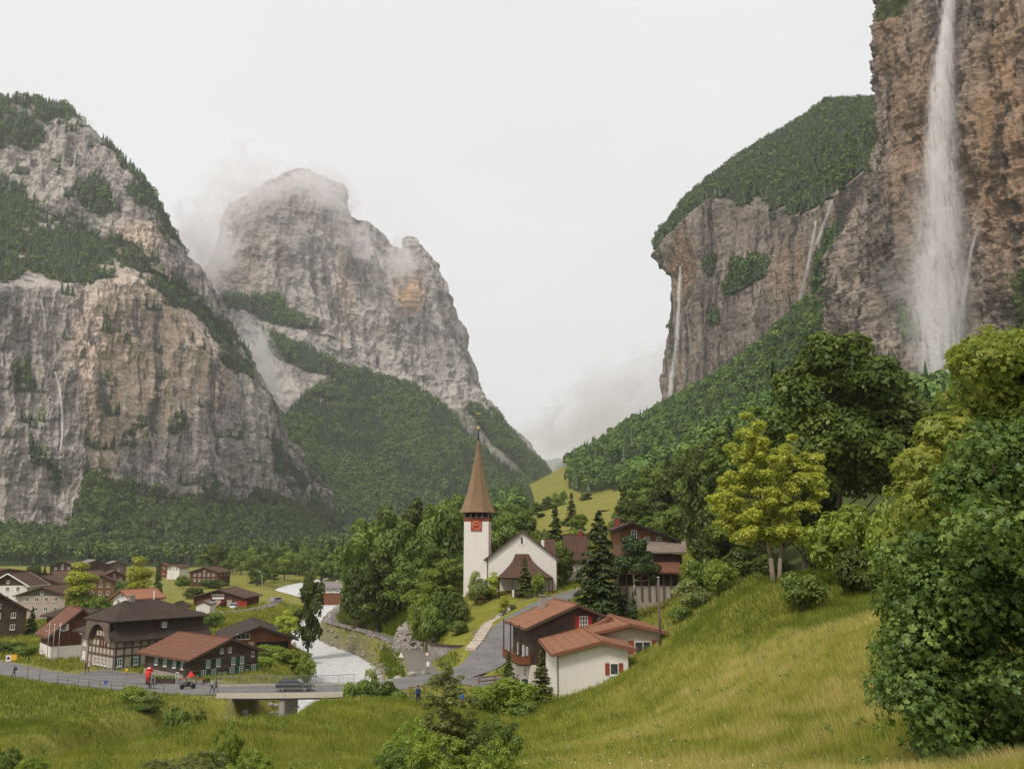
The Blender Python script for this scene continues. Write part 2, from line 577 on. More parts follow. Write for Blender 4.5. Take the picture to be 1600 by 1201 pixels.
dry_a = np.where((GY > 120) & (GY < 260) & (GPX[0] > 480) & (GPX[0] < 900), 0.0, dry_a)
# woodland floor: right hillside outside of the mown clearing
def inpoly(px, py, poly):
    px, py = np.asarray(px, float), np.asarray(py, float)
    c = np.zeros(px.shape, bool)
    n = len(poly)
    for i in range(n):
        x1, y1 = poly[i]; x2, y2 = poly[(i + 1) % n]
        if y1 == y2: continue
        k = ((y1 > py) != (y2 > py)) & (px < (x2 - x1) * (py - y1) / (y2 - y1) + x1)
        c ^= k
    return c
CLEAR = [(800,835),(815,812),(860,775),(890,762),(905,770),(925,772),(985,762),(1040,756),(1050,775),(1000,800),(985,822),(965,880),(900,895),(830,880)]
jit = fbm(GX / 25, GY / 25, 0 * GX + 2, 3) * 9
clr = inpoly(GPX[0] + jit, GPX[1] + jit * 0.6, CLEAR)
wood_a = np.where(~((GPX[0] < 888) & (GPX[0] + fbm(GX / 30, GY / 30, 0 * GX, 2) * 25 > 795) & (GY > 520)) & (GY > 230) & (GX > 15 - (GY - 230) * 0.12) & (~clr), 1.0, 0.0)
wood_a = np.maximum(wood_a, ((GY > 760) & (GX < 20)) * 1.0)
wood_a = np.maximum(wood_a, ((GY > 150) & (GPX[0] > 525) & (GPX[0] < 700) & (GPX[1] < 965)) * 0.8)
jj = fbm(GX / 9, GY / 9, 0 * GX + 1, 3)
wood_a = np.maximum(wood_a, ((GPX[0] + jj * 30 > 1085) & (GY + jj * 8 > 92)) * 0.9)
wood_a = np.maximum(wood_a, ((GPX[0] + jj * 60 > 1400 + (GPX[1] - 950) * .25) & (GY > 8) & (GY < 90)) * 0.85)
dirt_a = np.clip(1.1 - np.maximum(RIVD + 0.2, 0) / 1.0, 0, 1) * (GY > 60)
D, Zz, Ww = dist_line(GX, GY, FOOT)
dirt_a = np.maximum(dirt_a, np.clip(1.3 - D / 0.9, 0, 1) * 0.8)
for pl in (PATH, LANE, ROAD):
    D, Zz, Ww = dist_line(GX, GY, pl)
    dirt_a = np.maximum(dirt_a, (np.abs(D - Ww) < 0.5) * 0.35)
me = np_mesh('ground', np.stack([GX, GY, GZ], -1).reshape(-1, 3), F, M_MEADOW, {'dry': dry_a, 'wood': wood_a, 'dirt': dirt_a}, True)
tag(link('ground', me), kind='structure')

# ---- sheets: roads, paths, water
def ribbon(name, pl, mat, dz=0.0, nacross=6, kind='structure', wscale=1.0, wob=0.0, crown=0.0):
    d = np.gradient(pl[:, :2], axis=0)
    d /= np.linalg.norm(d, axis=1)[:, None]
    nrm = np.stack([-d[:, 1], d[:, 0]], -1)
    u = np.linspace(-1, 1, nacross + 1)
    V = np.zeros((len(pl), nacross + 1, 3))
    for j, uu in enumerate(u):
        ww = pl[:, 3] * wscale * uu
        if wob: ww = ww * (1 + wob * perlin(pl[:, 0] / 4, pl[:, 1] / 4, uu * 7.0 + 0 * pl[:, 0]))
        V[:, j, :2] = pl[:, :2] + nrm * ww[:, None]
        V[:, j, 2] = pl[:, 2] + dz + crown * (1 - uu * uu)
    ii = np.arange(V.shape[0] * V.shape[1]).reshape(V.shape[:2])
    F = np.stack([ii[:-1, :-1], ii[1:, :-1], ii[1:, 1:], ii[:-1, 1:]], -1).reshape(-1, 4)[:, ::-1]
    me = np_mesh(name, V.reshape(-1, 3), F, mat, None, True)
    return tag(link(name, me), kind=kind)
t = NT('asphalt')
ps = t.pos()
c = t.ramp(t.noise(ps, 0.5, 6, 0.7), [(0.3, (0.15, 0.145, 0.14)), (0.7, (0.23, 0.22, 0.21))])
c = t.mix(t.ramp(t.noise(t.map(ps, (1, 1, 1)), 14, 3), [(0.35, 0.4), (0.6, 0.0)]), c, (0.1, 0.1, 0.1))
c = t.mix(t.ramp(t.noise(t.map(ps, (.12, .5, 1)), 1.0, 3, .5), [(.52, 0.0), (.56, .5)]), c, (.13, .125, .12))
c = t.mix(t.ramp(t.vor(ps, .35, 'DISTANCE_TO_EDGE'), [(0.0, .6), (.015, 0.0)]), c, (.07, .07, .07))
t.bsdf(c, 0.85, t.bump(t.noise(ps, 30, 2), 0.2, 0.02), spec=0.25)
M_ASPH = t.m
t = NT('gravel_path')
ps = t.pos()
c = t.ramp(t.noise(ps, 1.2, 6, 0.75), [(0.3, (0.13, 0.12, 0.105)), (0.7, (0.21, 0.195, 0.175))])
t.bsdf(c, 0.95, t.bump(t.noise(ps, 9, 3), 0.4, 0.03), spec=0.1)
M_PATH = t.m
t = NT('glacier_water')
ps = t.pos()
foam = t.noise(t.map(ps, (1, 1, 1)), 0.75, 8, 0.72, 1.6)
c = t.ramp(foam, [(0.3, (0.45, 0.47, 0.46)), (0.5, (0.66, 0.67, 0.66)), (0.68, (0.84, 0.84, 0.83))])
t.bsdf(c, t.ramp(foam, [(0.3, 0.25), (0.7, 0.8)]), t.bump(t.math('ADD', foam, t.noise(ps, 2.6, 5, 0.7)), 0.9, 0.35), spec=0.4)
M_WATER = t.m
ribbon('road', ROAD, M_ASPH, 0.0)
ribbon('pavement', SQUARE, M_ASPH, -0.02)
ribbon('church_road', CHURCHRD, M_ASPH, 0.012, crown=0.04)
ribbon('path', PATH, M_PATH, 0.02, wob=0.12, crown=0.05)
ribbon('lane', LANE, M_PATH, 0.02, wob=0.12, crown=0.05)
ribbon('water', RIVER, M_WATER, 0.0, nacross=16, wscale=1.25)

# ================================================================ mountains
def loft(name, rows, nu, nv, kinds, disp, mat, masks=None, seed=0, vw=None):
    """rows: list of polylines of (px,py,Y) from foot to top to back; smooth in u, linear in v"""
    rows = [np.array([P(*q) for q in r]) for r in rows]
    m = rows[0].shape[0]
    us = np.linspace(0, m - 1, nu)
    RR = []
    for r in rows:
        o = np.empty((nu, 3))
        for c_ in range(3): o[:, c_] = np.interp(us, np.arange(m), r[:, c_])
        RR.append(o)
    RR = np.array(RR)
    nseg = len(rows) - 1
    if vw is None: vw = [1] * nseg
    cnt = [max(2, int(nv * w / sum(vw))) for w in vw]
    V, SEG = [], []
    for s_ in range(nseg):
        for k in range(cnt[s_] + (1 if s_ == nseg - 1 else 0)):
            tt = k / cnt[s_]
            V.append(RR[s_] * (1 - tt) + RR[s_ + 1] * tt)
            SEG.append(np.full(nu, s_ + tt))
    V, SEG = np.array(V), np.array(SEG)
    sh = V.shape[:2]
    # normals of the smooth surface
    du = np.gradient(V, axis=1); dv = np.gradient(V, axis=0)
    N = np.cross(du, dv)
    N /= np.linalg.norm(N, axis=2)[..., None] + 1e-9
    PX, PY = proj(V[..., 0], V[..., 1], V[..., 2])
    V2 = V + disp(V, N, SEG, PX, PY)
    PX, PY = proj(V2[..., 0], V2[..., 1], V2[..., 2])
    at = masks(V2, SEG, PX, PY)
    ii = np.arange(sh[0] * sh[1]).reshape(sh)
    F = np.stack([ii[:-1, :-1], ii[:-1, 1:], ii[1:, 1:], ii[1:, :-1]], -1).reshape(-1, 4)
    me = np_mesh(name, V2.reshape(-1, 3), F, mat, {k: v for k, v in at.items()}, False)
    me.polygons.foreach_set('use_smooth', np.ones(len(F), bool))
    o = tag(link(name, me), kind='structure')
    return dict(o=o, V=V2, SEG=SEG, at=at, PX=PX, PY=PY, F=F)

def rock_mat(name, grey, light, warm, darkc, sc, veg1=(0.03, 0.045, 0.014), veg2=(0.085, 0.1, 0.03)):
    t = NT(name)
    ps = t.pos()
    streak = t.noise(t.map(ps, (sc * 1.1, sc * 1.1, sc * 0.07)), 1.0, 6, 0.6, 0.5)
    streak2 = t.noise(t.map(ps, (sc * 3.6, sc * 3.6, sc * 0.28), loc=(4, 9, 2)), 1.0, 6, 0.62, 0.5)
    strata = t.noise(t.map(ps, (sc * 0.5, sc * 0.5, sc * 2.2), rot=(0, .35, 0)), 1.0, 6, 0.6, 1.0)
    blot = t.noise(t.map(ps, (sc * .6, sc * .6, sc * .3)), 1.0, 6, 0.6, .5)
    c = t.mix(t.ramp(blot, [(0.38, 0.0), (0.58, 1.0)]), grey, light)
    c = t.mix(t.math('MULTIPLY', t.attr('tone'), t.ramp(streak, [(0.3, 0.5), (0.5, 1.0)])), c, warm)
    c = t.mix(t.ramp(streak, [(0.36, 0.85), (0.44, 0.0)]), c, darkc)
    c = t.mix(t.ramp(streak, [(0.58, 0.0), (0.68, 0.5)]), c, tuple(min(.8, x * 1.35) for x in light))
    c = t.mix(t.ramp(streak2, [(0.57, 0.0), (0.68, 0.4)]), c, tuple(min(.8, x * 1.3) for x in light))
    c = t.mix(t.ramp(streak2, [(0.38, 0.75), (0.465, 0.0)]), c, tuple(x * 1.1 for x in darkc))
    c = t.mix(t.ramp(strata, [(0.36, 0.55), (0.43, 0.0)]), c, tuple(x * 1.2 for x in darkc))
    ck = t.vor(t.map(ps, (sc * 1.6, sc * 1.6, sc * .42)), 1.0, 'DISTANCE_TO_EDGE')
    wv_ = t.n('ShaderNodeVectorMath', operation='MULTIPLY_ADD')
    nn_ = t.n('ShaderNodeTexNoise'); nn_.inputs['Scale'].default_value = sc * 1.5; nn_.inputs['Detail'].default_value = 6; t.L(ps, nn_.inputs['Vector'])
    t.L(nn_.outputs['Color'], wv_.inputs[0]); wv_.inputs[1].default_value = (1.6 / sc, 1.6 / sc, 1.6 / sc); t.L(ps, wv_.inputs[2])
    ck = t.vor(t.map(wv_.outputs[0], (sc * 2.6, sc * 2.6, sc * .8)), 1.0, 'DISTANCE_TO_EDGE')
    ck2 = t.vor(t.map(wv_.outputs[0], (sc * 7, sc * 7, sc * 3.2)), 1.0, 'DISTANCE_TO_EDGE')
    c = t.mix(t.ramp(ck, [(0.0, 0.4), (0.06, 0.0)]), c, tuple(x * .7 for x in darkc))
    c = t.mix(t.ramp(ck2, [(0.0, 0.22), (0.09, 0.0)]), c, darkc)
    vg = t.ramp(t.noise(ps, sc * 5, 5, 0.65), [(0.35, veg1), (0.65, veg2)])
    c = t.mix(t.attr('veg'), c, vg)
    h = t.math('ADD', t.math('ADD', t.math('ADD', streak2, strata), t.math('MULTIPLY', t.noise(t.map(ps, (1, 1, .5)), sc * 5, 7, 0.65), .7)), t.math('ADD', t.ramp(ck, [(0.0, 0.0), (0.12, .5)]), t.ramp(ck2, [(0.0, 0.0), (0.15, .22)])))
    t.bsdf(c, 0.95, t.bump(h, 0.7, 0.9 / sc * 0.03), spec=0.1)
    return t.m
M_ROCKL = rock_mat('limestone_wall', (0.28, 0.255, 0.245), (0.48, 0.435, 0.4), (0.72, 0.56, 0.43), (0.095, 0.088, 0.088), 0.023)
M_ROCKC = rock_mat('limestone_far', (0.34, 0.31, 0.29), (0.5, 0.455, 0.42), (0.6, 0.41, 0.26), (0.15, 0.135, 0.125), 0.012)
M_ROCKR = rock_mat('limestone_near', (0.165, 0.143, 0.126), (0.32, 0.272, 0.232), (0.33, 0.21, 0.125), (0.03, 0.027, 0.025), 0.026)

def rockdisp(amp, wid, seed, cliffsegs, softamp, step_=.07):
    def f(V, N, SEG, PX, PY):
        x, y, z = V[..., 0] / wid, V[..., 1] / wid, V[..., 2] / wid
        big = fbm(x, y, z * 0.35 + seed, 5, 0.55)
        col_ = fbm(x * 2.6, y * 2.6, z * 0.42 + seed * 2, 6, 0.62, ridge=True)
        led = fbm(x * 1.2 + z * .5, y * 1.2, z * 2.6 + seed, 4, 0.6, ridge=True)
        saw = z * 3.4 + x * 1.3 + big * 2.2
        saw = (saw - np.floor(saw)) ** 2
        saw2 = z * 9 - x * 2.0 + big * 5
        saw2 = (saw2 - np.floor(saw2)) ** 2
        fine = fbm(x * 8, y * 8, z * 2.4 + seed, 5, 0.65, ridge=True)
        cl = np.zeros(SEG.shape)
        for a, b in cliffsegs: cl = np.maximum(cl, sstep(a - .08, a + .08, SEG) * (1 - sstep(b - .05, b + .05, SEG)))
        h = cl * amp * (0.95 * big + 0.62 * col_ + 0.10 * led + 0.15 * fine + step_ * saw * (0.5 + big) + step_ * .35 * saw2) + (1 - cl) * softamp * (big + 0.3 * fine)
        fade = 1.0
        N2 = N.copy(); N2[..., 2] *= 0.35
        return N2 * (h * fade)[..., None]
    return f

def jitpoly(PX, PY, V, polys, amp=12, sc=60.0, seed=0):
    n1 = fbm(V[..., 0] / sc, V[..., 1] / sc, V[..., 2] / sc + seed, 5, 0.6) * amp
    n2 = fbm(V[..., 0] / sc + 31, V[..., 1] / sc, V[..., 2] / sc + seed, 5, 0.6) * amp
    m = np.zeros(PX.shape, bool)
    for p in polys: m |= inpoly(PX + n1, PY + n2, p)
    return m
def blob(PX, PY, cx, cy, rx, ry):
    return np.clip(1.25 - ((PX - cx) / rx) ** 2 - ((PY - cy) / ry) ** 2, 0, 1)

# ---- left wall
pxs = [-260,-100,0,50,100,150,200,250,300,350,400,430,470,510,550]
ftY = [900,950,1000,1030,1060,1100,1150,1200,1260,1330,1400,1460,1540,1620,1700]
base= [838,838,838,840,843,762,777,802,788,785,792,776,795,820,856]
terr= [440,440,450,450,447,442,432,452,502,545,603,670,732,788,857]
up  = [262,268,300,325,348,372,400,437,472,530,597,666,728,785,856.5]
top = [113,128,160,164,168,212,266,327,414,509,588,662,724,782,856]
L_rows = [[(p, 874, y) for p, y in zip(pxs, ftY)],
          [(p, b, y + 110) for p, b, y in zip(pxs, base, ftY)],
          [(p, b, y + 175) for p, b, y in zip(pxs, terr, ftY)],
          [(p, b, y + 175 + max(10, (t_ - b) * 1.3)) for p, b, t_, y in zip(pxs, up, terr, ftY)],
          [(p, b, y + 175 + max(10, (t_ - u) * 1.3) + max(10, (u - b) * .45)) for p, b, u, t_, y in zip(pxs, top, up, terr, ftY)],
          [(p, b + 40, y + 900) for p, b, y in zip(pxs, top, ftY)],
          [(p, 874, y + 1300) for p, b, y in zip(pxs, top, ftY)]]
L_FOR = [[(-400,60),(0,140),(90,140),(150,190),(175,222),(112,192),(62,188),(66,212),(45,238),(0,232),(-400,280)],
         [(-400,300),(0,278),(40,300),(80,328),(130,338),(165,372),(200,385),(240,418),(300,445),(345,500),(408,590),(385,580),(345,530),(300,497),(262,478),(235,428),(190,418),(140,440),(100,455),(50,430),(0,440),(-400,430)],
         [(150,190),(200,245),(250,312),(296,390),(303,420),(285,402),(262,372),(240,338),(205,312),(188,290),(212,292),(172,240)],
         [(110,282),(150,268),(195,330),(165,335),(125,308)], [(262,345),(305,410),(290,380),(300,400),(280,395),(262,360)],
         [(-400,828),(0,834),(112,836),(138,748),(200,768),(250,800),(300,784),(330,772),(388,797),(402,752),(440,786),(470,803),(500,770),(530,800),(600,850),(600,920),(-400,920)],
         [(345,548),(380,560),(398,602),(360,585)], [(425,690),(445,700),(470,745),(490,765),(470,780),(440,745)], [(180,690),(210,665),(228,672),(200,700)],
         [(60,690),(100,740),(90,770),(60,740)], [(5,570),(40,572),(60,600),(20,600)], [(250,655),(280,640),(285,665),(262,672)]]
def L_mask(V, SEG, PX, PY):
    veg = jitpoly(PX, PY, V, L_FOR, 34, 80) * 1.0
    outc = fbm(V[..., 0] / 55, V[..., 1] / 55, V[..., 2] / 30 + 40, 5, 0.6)
    veg = np.where((PY < 800), veg * (1 - sstep(0.16, 0.26, outc)), veg)
    led = fbm(V[..., 0] / 70, V[..., 1] / 70, V[..., 2] / 16, 4, 0.6)
    veg = np.maximum(veg, sstep(0.26, 0.4, led) * 0.85 * (PY > 0))
    tone = np.maximum.reduce([blob(PX, PY, 215, 550, 110, 140), blob(PX, PY, 160, 640, 30, 130), blob(PX, PY, 215, 370, 45, 30) * .8, blob(PX, PY, 330, 590, 30, 60) * .8])
    return dict(veg=veg, tone=np.clip(tone + 0.08, 0, 1))
LW = loft('left_mountain', L_rows, 620, 760, None, rockdisp(34, 95, 1.0, [(1, 2), (3, 4)], 9), M_ROCKL, L_mask, vw=[.8, 3.2, 1, 1.8, .25, .15])

# ---- middle mountain
C_px = [200,300,330,350,380,420,465,500,528,540,580,615,634,640,656,668,683,710,730,745,780,830,870,910]
C_top= [560,450,398,345,312,287,268,277,290,335,348,385,398,370,395,414,455,502,572,622,660,715,766,800]
C_bas= [565,505,487,477,470,478,505,530,545,557,575,585,588,589,592,596,599,604,611,629,665,719,769,803]
C_Y  = np.interp(C_px, [200, 600, 910], [2000, 2300, 2700])
C_rows = [[(p, 860, y - 500) for p, y in zip(C_px, C_Y)],
          [(p, b, y) for p, b, y in zip(C_px, C_bas, C_Y)],
          [(p, (b * .5 + t_ * .5), y + 90) for p, b, t_, y in zip(C_px, C_bas, C_top, C_Y)],
          [(p, t_, y + 240) for p, t_, y in zip(C_px, C_top, C_Y)],
          [(p, t_ + 40, y + 900) for p, t_, y in zip(C_px, C_top, C_Y)],
          [(p, 860, y + 1500) for p, t_, y in zip(C_px, C_top, C_Y)]]
C_FOR = [[(200,600),(380,640),(450,650),(530,580),(570,585),(640,610),(700,640),(745,632),(790,668),(840,722),(880,775),(900,900),(200,900)],
         [(390,480),(450,492),(505,517),(470,514),(400,496)], [(400,522),(470,545),(525,572),(560,592),(480,582),(420,557)], [(350,470),(430,462),(450,480),(400,490),(350,485)]]
def C_mask(V, SEG, PX, PY):
    veg = jitpoly(PX, PY, V, C_FOR, 16, 220, 3) * 1.0
    led = fbm(V[..., 0] / 160, V[..., 1] / 160, V[..., 2] / 45 + 8, 4, 0.6)
    veg = np.maximum(veg, sstep(0.42, 0.55, led) * 0.5)
    veg = veg * (1 - sstep(0.2, 0.3, fbm(V[..., 0] / 110, V[..., 1] / 110, V[..., 2] / 60 + 40, 5, 0.6)) * (PY < 640))
    scree = sstep(0.38, 0.5, fbm(V[..., 0] / 60 + V[..., 2] / 90, V[..., 1] / 400, V[..., 2] / 600 + 4, 4, 0.6)) * (PX > 540)
    scree = np.maximum(scree, jitpoly(PX, PY, V, [[(395,690),(430,690),(500,790),(530,830),(480,810),(430,760)], [(640,600),(720,625),(770,690),(860,775),(800,740),(740,690)]], 14, 200, 6) * .8)
    vg = veg * (1 - scree * 0.75)
    tone = np.maximum.reduce([blob(PX, PY, 640, 455, 28, 38), blob(PX, PY, 540, 450, 18, 90) * .35, blob(PX, PY, 400, 420, 50, 60) * .2])
    return dict(veg=vg, tone=np.clip(tone, 0, 1))
CW = loft('middle_mountain', C_rows, 520, 520, None, rockdisp(62, 200, 5.0, [(.72, 3)], 26), M_ROCKC, C_mask, vw=[1.6, 1.3, 1.3, .2, .15])

# ---- far blue mountain at the head of the valley
F_px = [740,800,840,872,890,915,950,1000,1060,1120]
F_top= [790,745,722,716,722,712,690,650,620,600]
F_rows = [[(p, 815, 5200) for p in F_px], [(p, (t_ + 815) / 2, 5700) for p, t_ in zip(F_px, F_top)], [(p, t_, 6200) for p, t_ in zip(F_px, F_top)], [(p, 815, 8000) for p in F_px]]
FW = loft('far_mountain', F_rows, 120, 80, None, rockdisp(70, 420, 9.0, [(1, 2)], 60), M_ROCKC, lambda V, SEG, PX, PY: dict(veg=np.ones(PX.shape), tone=np.zeros(PX.shape)))

# ---- right wall, farther part (overhanging prow on its left)
R1_rows = [
 [(1100,720,1690),(1046,724,1270),(1076,716,1220),(1126,690,1150),(1206,640,1050),(1266,590,940),(1310,660,840),(1400,660,750)],
 [(1068,622,1700),(1040,626,1290),(1070,614,1240),(1120,587,1170),(1200,524,1070),(1260,470,960),(1310,560,850),(1400,560,760)],
 [(1080,520,1700),(1052,520,1290),(1082,502,1240),(1130,480,1170),(1200,440,1070),(1262,420,965),(1315,430,860),(1400,400,770)],
 [(1075,440,1700),(1057,438,1290),(1090,420,1245),(1135,400,1175),(1200,390,1080),(1262,380,975),(1318,370,870),(1400,300,780)],
 [(1060,392,1700),(1022,392,1300),(1062,356,1260),(1112,310,1195),(1190,326,1100),(1252,338,1010),(1300,322,900),(1400,230,800)],
 [(1060,392,1750),(1026,386,1330),(1076,318,1380),(1140,266,1430),(1200,228,1430),(1258,194,1400),(1290,168,1380),(1400,166,1300)],
 [(1060,420,2200),(1030,420,2100),(1080,350,2100),(1140,300,2100),(1200,260,2100),(1258,230,2100),(1305,210,2100),(1400,200,2000)]]
def R1_mask(V, SEG, PX, PY):
    veg = (1 - sstep(0.24, 0.32, fbm(V[..., 0] / 45, V[..., 1] / 45, V[..., 2] / 22 + 40, 5, 0.6)) * .9) * sstep(4.0, 4.08, SEG + 0.5 * fbm(V[..., 0] / 40, V[..., 1] / 40, V[..., 2] / 40, 4))
    veg = np.maximum(veg, jitpoly(PX, PY, V, [[(1140,425),(1185,412),(1200,430),(1165,450),(1130,462)], [(1288,380),(1318,368),(1328,392),(1300,415),(1285,440),(1262,470),(1278,440)], [(1095,420),(1120,405),(1115,430)]], 14, 50, 2) * .9)
    led = fbm(V[..., 0] / 50, V[..., 1] / 50, V[..., 2] / 14 + 8, 4, 0.6)
    veg = np.maximum(veg, sstep(0.38, 0.5, led) * 0.75)
    tone = np.maximum.reduce([blob(PX, PY, 1065, 420, 25, 60) * .7, blob(PX, PY, 1250, 430, 60, 60) * .35, blob(PX, PY, 1350, 400, 60, 120) * .5])
    return dict(veg=veg, tone=np.clip(tone + .04, 0, 1))
R1 = loft('right_mountain', R1_rows, 560, 420, None, rockdisp(20, 75, 12.0, [(-1, 4)], 6), M_ROCKR, R1_mask, vw=[.7, 1.2, 1, 1, 1, .2])

# ---- the big wall with the waterfall
R2_px = [1298,1330,1362,1400,1440,1478,1520,1570,1640,1760,1950]
R2_Y  = [760,700,650,610,585,572,550,520,480,430,380]
def r2row(py, dx, dY):
    return [(p + d, py, y + dY) for p, d, y in zip(R2_px, dx, R2_Y)]
R2_rows = [r2row(640, [10,5,0,0,0,0,0,0,0,0,0], -30), r2row(500, [0]*11, -6), r2row(400, [10,8,0,0,0,0,0,0,0,0,0], 4), r2row(320, [60,42,18,4,0,0,0,0,0,0,0], 8),
           r2row(200, [92,72,44,18,4,0,0,0,0,0,0], 14), r2row(90, [92,74,46,20,5,0,0,0,0,0,0], 18), r2row(-20, [96,76,50,22,6,0,0,0,0,0,0], 22), r2row(-230, [98,78,52,24,6,0,0,0,0,0,0], 34),
           [(p + 60, -200, y + 500) for p, y in zip(R2_px, R2_Y)]]
def R2_mask(V, SEG, PX, PY):
    veg = jitpoly(PX, PY, V, [[(1365,0),(1420,-10),(1412,30),(1372,30)], [(1575,440),(1640,400),(1700,560),(1560,560),(1590,480)], [(1400,480),(1440,490),(1440,530),(1410,530)], [(1340,240),(1372,180),(1362,260),(1330,330),(1300,330)]], 18, 30, 2) * .9
    led = fbm(V[..., 0] / 40, V[..., 1] / 40, V[..., 2] / 11 + 3, 4, 0.6)
    veg = np.maximum(veg, sstep(0.46, 0.58, led) * 0.5)
    tone = np.maximum.reduce([blob(PX, PY, 1430, 200, 55, 190) * .75, blob(PX, PY, 1570, 200, 70, 260), blob(PX, PY, 1390, 60, 30, 80) * .8])
    return dict(veg=veg, tone=np.clip(tone * .85 + .04, 0, 1))
_rd = rockdisp(26, 62, 21.0, [(-1, 7)], 5, .15)
def r2disp(V, N, SEG, PX, PY):
    o = _rd(V, N, SEG, PX, PY)
    N2 = N.copy(); N2[..., 2] = 0
    # gully worn by the stream, slanting shelves right of it
    g = np.exp(-((PX - 1478) / 22.0) ** 2) * -7.0
    sh = fbm((V[..., 0] * 0.8 - V[..., 2] * 0.55) / 22, V[..., 1] / 80, (V[..., 2] * .3) / 30 + 3, 4, 0.6, ridge=True) * 8 * sstep(1485, 1530, PX)
    return o + N2 * (g + sh)[..., None]
R2 = loft('waterfall_cliff', R2_rows, 460, 560, None, r2disp, M_ROCKR, R2_mask, vw=[1.4, 1, .9, 1.1, 1.1, 1.1, 1, .2])
# ================================================================ building materials
def wood_mat(name, c1, c2, sc=6.0, vertical=True):
    t = NT(name)
    o = t.obj()
    plank = t.wave(t.map(o, (1, 1, 1) ), 0.9, 'Z', 0.0, 0, 'SAW') if not vertical else t.wave(t.map(o, (1, 1, 0)), 0.8, 'DIAGONAL', 0, 0, 'SAW')
    nz = t.noise(t.map(o, (2, 2, .4) if vertical else (.5, .5, 5)), 1.6, 5, 0.65)
    c = t.mix(t.ramp(nz, [(0.3, 0.0), (0.7, 1.0)]), c1, c2)
    c = t.mix(t.ramp(plank, [(0.0, 0.6), (0.12, 0.0)]), c, tuple(x * 0.35 for x in c1))
    c = t.mix(t.ramp(t.noise(o, 0.5, 4, .6), [(0.4, 0.0), (0.7, 0.35)]), c, (0.16, 0.14, 0.12))
    t.bsdf(c, 0.85, t.bump(t.math('ADD', plank, nz), 0.5, 0.03), spec=0.2)
    return t.m
def roof_mat(name, c1, c2, ribs=3.0, rows=2.6, moss=0.25):
    """tiles: courses across the slope (object z) and joints along the ridge (object x)"""
    t = NT(name)
    o = t.obj()
    rib = t.wave(o, ribs / 3.14, 'X', 0.15, 1, 'SIN')
    row = t.wave(o, rows / 3.14, 'Z', 0.4, 1, 'SAW')
    nz = t.noise(o, 0.9, 6, 0.7)
    nf = t.noise(t.map(o, (3, 3, 6)), 2.2, 3, 0.6)
    c = t.mix(t.ramp(t.math('ADD', t.math('MULTIPLY', nz, .5), t.math('MULTIPLY', nf, .5)), [(0.35, 0.0), (0.65, 1.0)]), c1, c2)
    c = t.mix(t.ramp(rib, [(0.1, 0.85), (0.4, 0.0)]), c, tuple(x * 0.35 for x in c1))
    c = t.mix(t.ramp(row, [(0.0, 0.5), (0.2, 0.0)]), c, tuple(x * 0.4 for x in c1))
    c = t.mix(t.ramp(t.noise(o, 0.35, 5, .65), [(0.5, 0.0), (0.75, moss)]), c, (0.11, 0.105, 0.07))
    t.bsdf(c, 0.8, t.bump(t.math('ADD', rib, row), 0.8, 0.06), spec=0.25)
    return t.m
def plaster(name, col, stain=0.3):
    t = NT(name)
    o = t.obj()
    nz = t.noise(o, 0.6, 6, 0.65)
    st = t.noise(t.map(o, (1.2, 1.2, .12)), 1.0, 5, .6)
    c = t.mix(t.ramp(nz, [(0.35, 0.0), (0.7, 1.0)]), tuple(x * .93 for x in col), col)
    c = t.mix(t.ramp(st, [(0.5, 0.0), (0.8, stain)]), c, tuple(x * .6 for x in col))
    t.bsdf(c, 0.9, t.bump(t.noise(o, 9, 4), 0.25, 0.02), spec=0.15)
    return t.m
W_DARK = wood_mat('dark_wood', (0.045, 0.028, 0.02), (0.085, 0.052, 0.036), vertical=False)
W_RED = wood_mat('red_brown_wood', (0.075, 0.024, 0.015), (0.14, 0.045, 0.025))
W_ORANGE = wood_mat('orange_wood', (0.19, 0.085, 0.035), (0.3, 0.14, 0.06), vertical=False)
W_GREY = wood_mat('weathered_wood', (0.11, 0.085, 0.07), (0.19, 0.15, 0.12), vertical=False)
W_FARM = wood_mat('farmhouse_wood', (0.14, 0.065, 0.035), (0.25, 0.12, 0.065))
W_BARN = wood_mat('barn_wood', (0.15, 0.05, 0.022), (0.24, 0.085, 0.038))
R_BROWN = roof_mat('brown_tiles', (0.095, 0.05, 0.035), (0.155, 0.085, 0.06))
R_RED = roof_mat('red_tiles', (0.17, 0.07, 0.042), (0.27, 0.12, 0.075))
R_DARK = roof_mat('dark_tiles', (0.05, 0.034, 0.026), (0.085, 0.06, 0.045))
R_ORANGE = roof_mat('orange_tiles', (0.36, 0.15, 0.08), (0.52, 0.25, 0.15), ribs=2.0, rows=2.0, moss=.1)
R_CORR = roof_mat('near_roof_tiles', (0.23, 0.1, 0.054), (0.42, 0.2, 0.11), ribs=1.9, rows=4.2, moss=.2)
R_SLATE = roof_mat('grey_sheet_roof', (0.22, 0.2, 0.19), (0.33, 0.3, 0.28), ribs=2, rows=1)
R_SHINGLE = roof_mat('wood_shingles', (0.3, 0.19, 0.105), (0.52, 0.36, 0.22), ribs=9, rows=7, moss=.1)
R_OLDSH = roof_mat('weathered_shingles', (0.2, 0.15, 0.12), (0.42, 0.34, 0.28), ribs=5, rows=3, moss=.1)
PL_WHITE = plaster('white_render', (0.78, 0.745, 0.70), .18)
PL_CREAM = plaster('cream_render', (0.74, 0.68, 0.58), .2)
PL_BEIGE = plaster('beige_render', (0.48, 0.4, 0.33), .3)
PL_GREY = plaster('grey_render', (0.36, 0.31, 0.27), .4)
M_STONE = plaster('masonry', (0.33, 0.29, 0.26), .5)
M_CONC = plaster('concrete', (0.42, 0.37, 0.32), .5)
M_WHITEP = plain('white_paint', (0.78, 0.77, 0.74), 0.5, vary=.03)
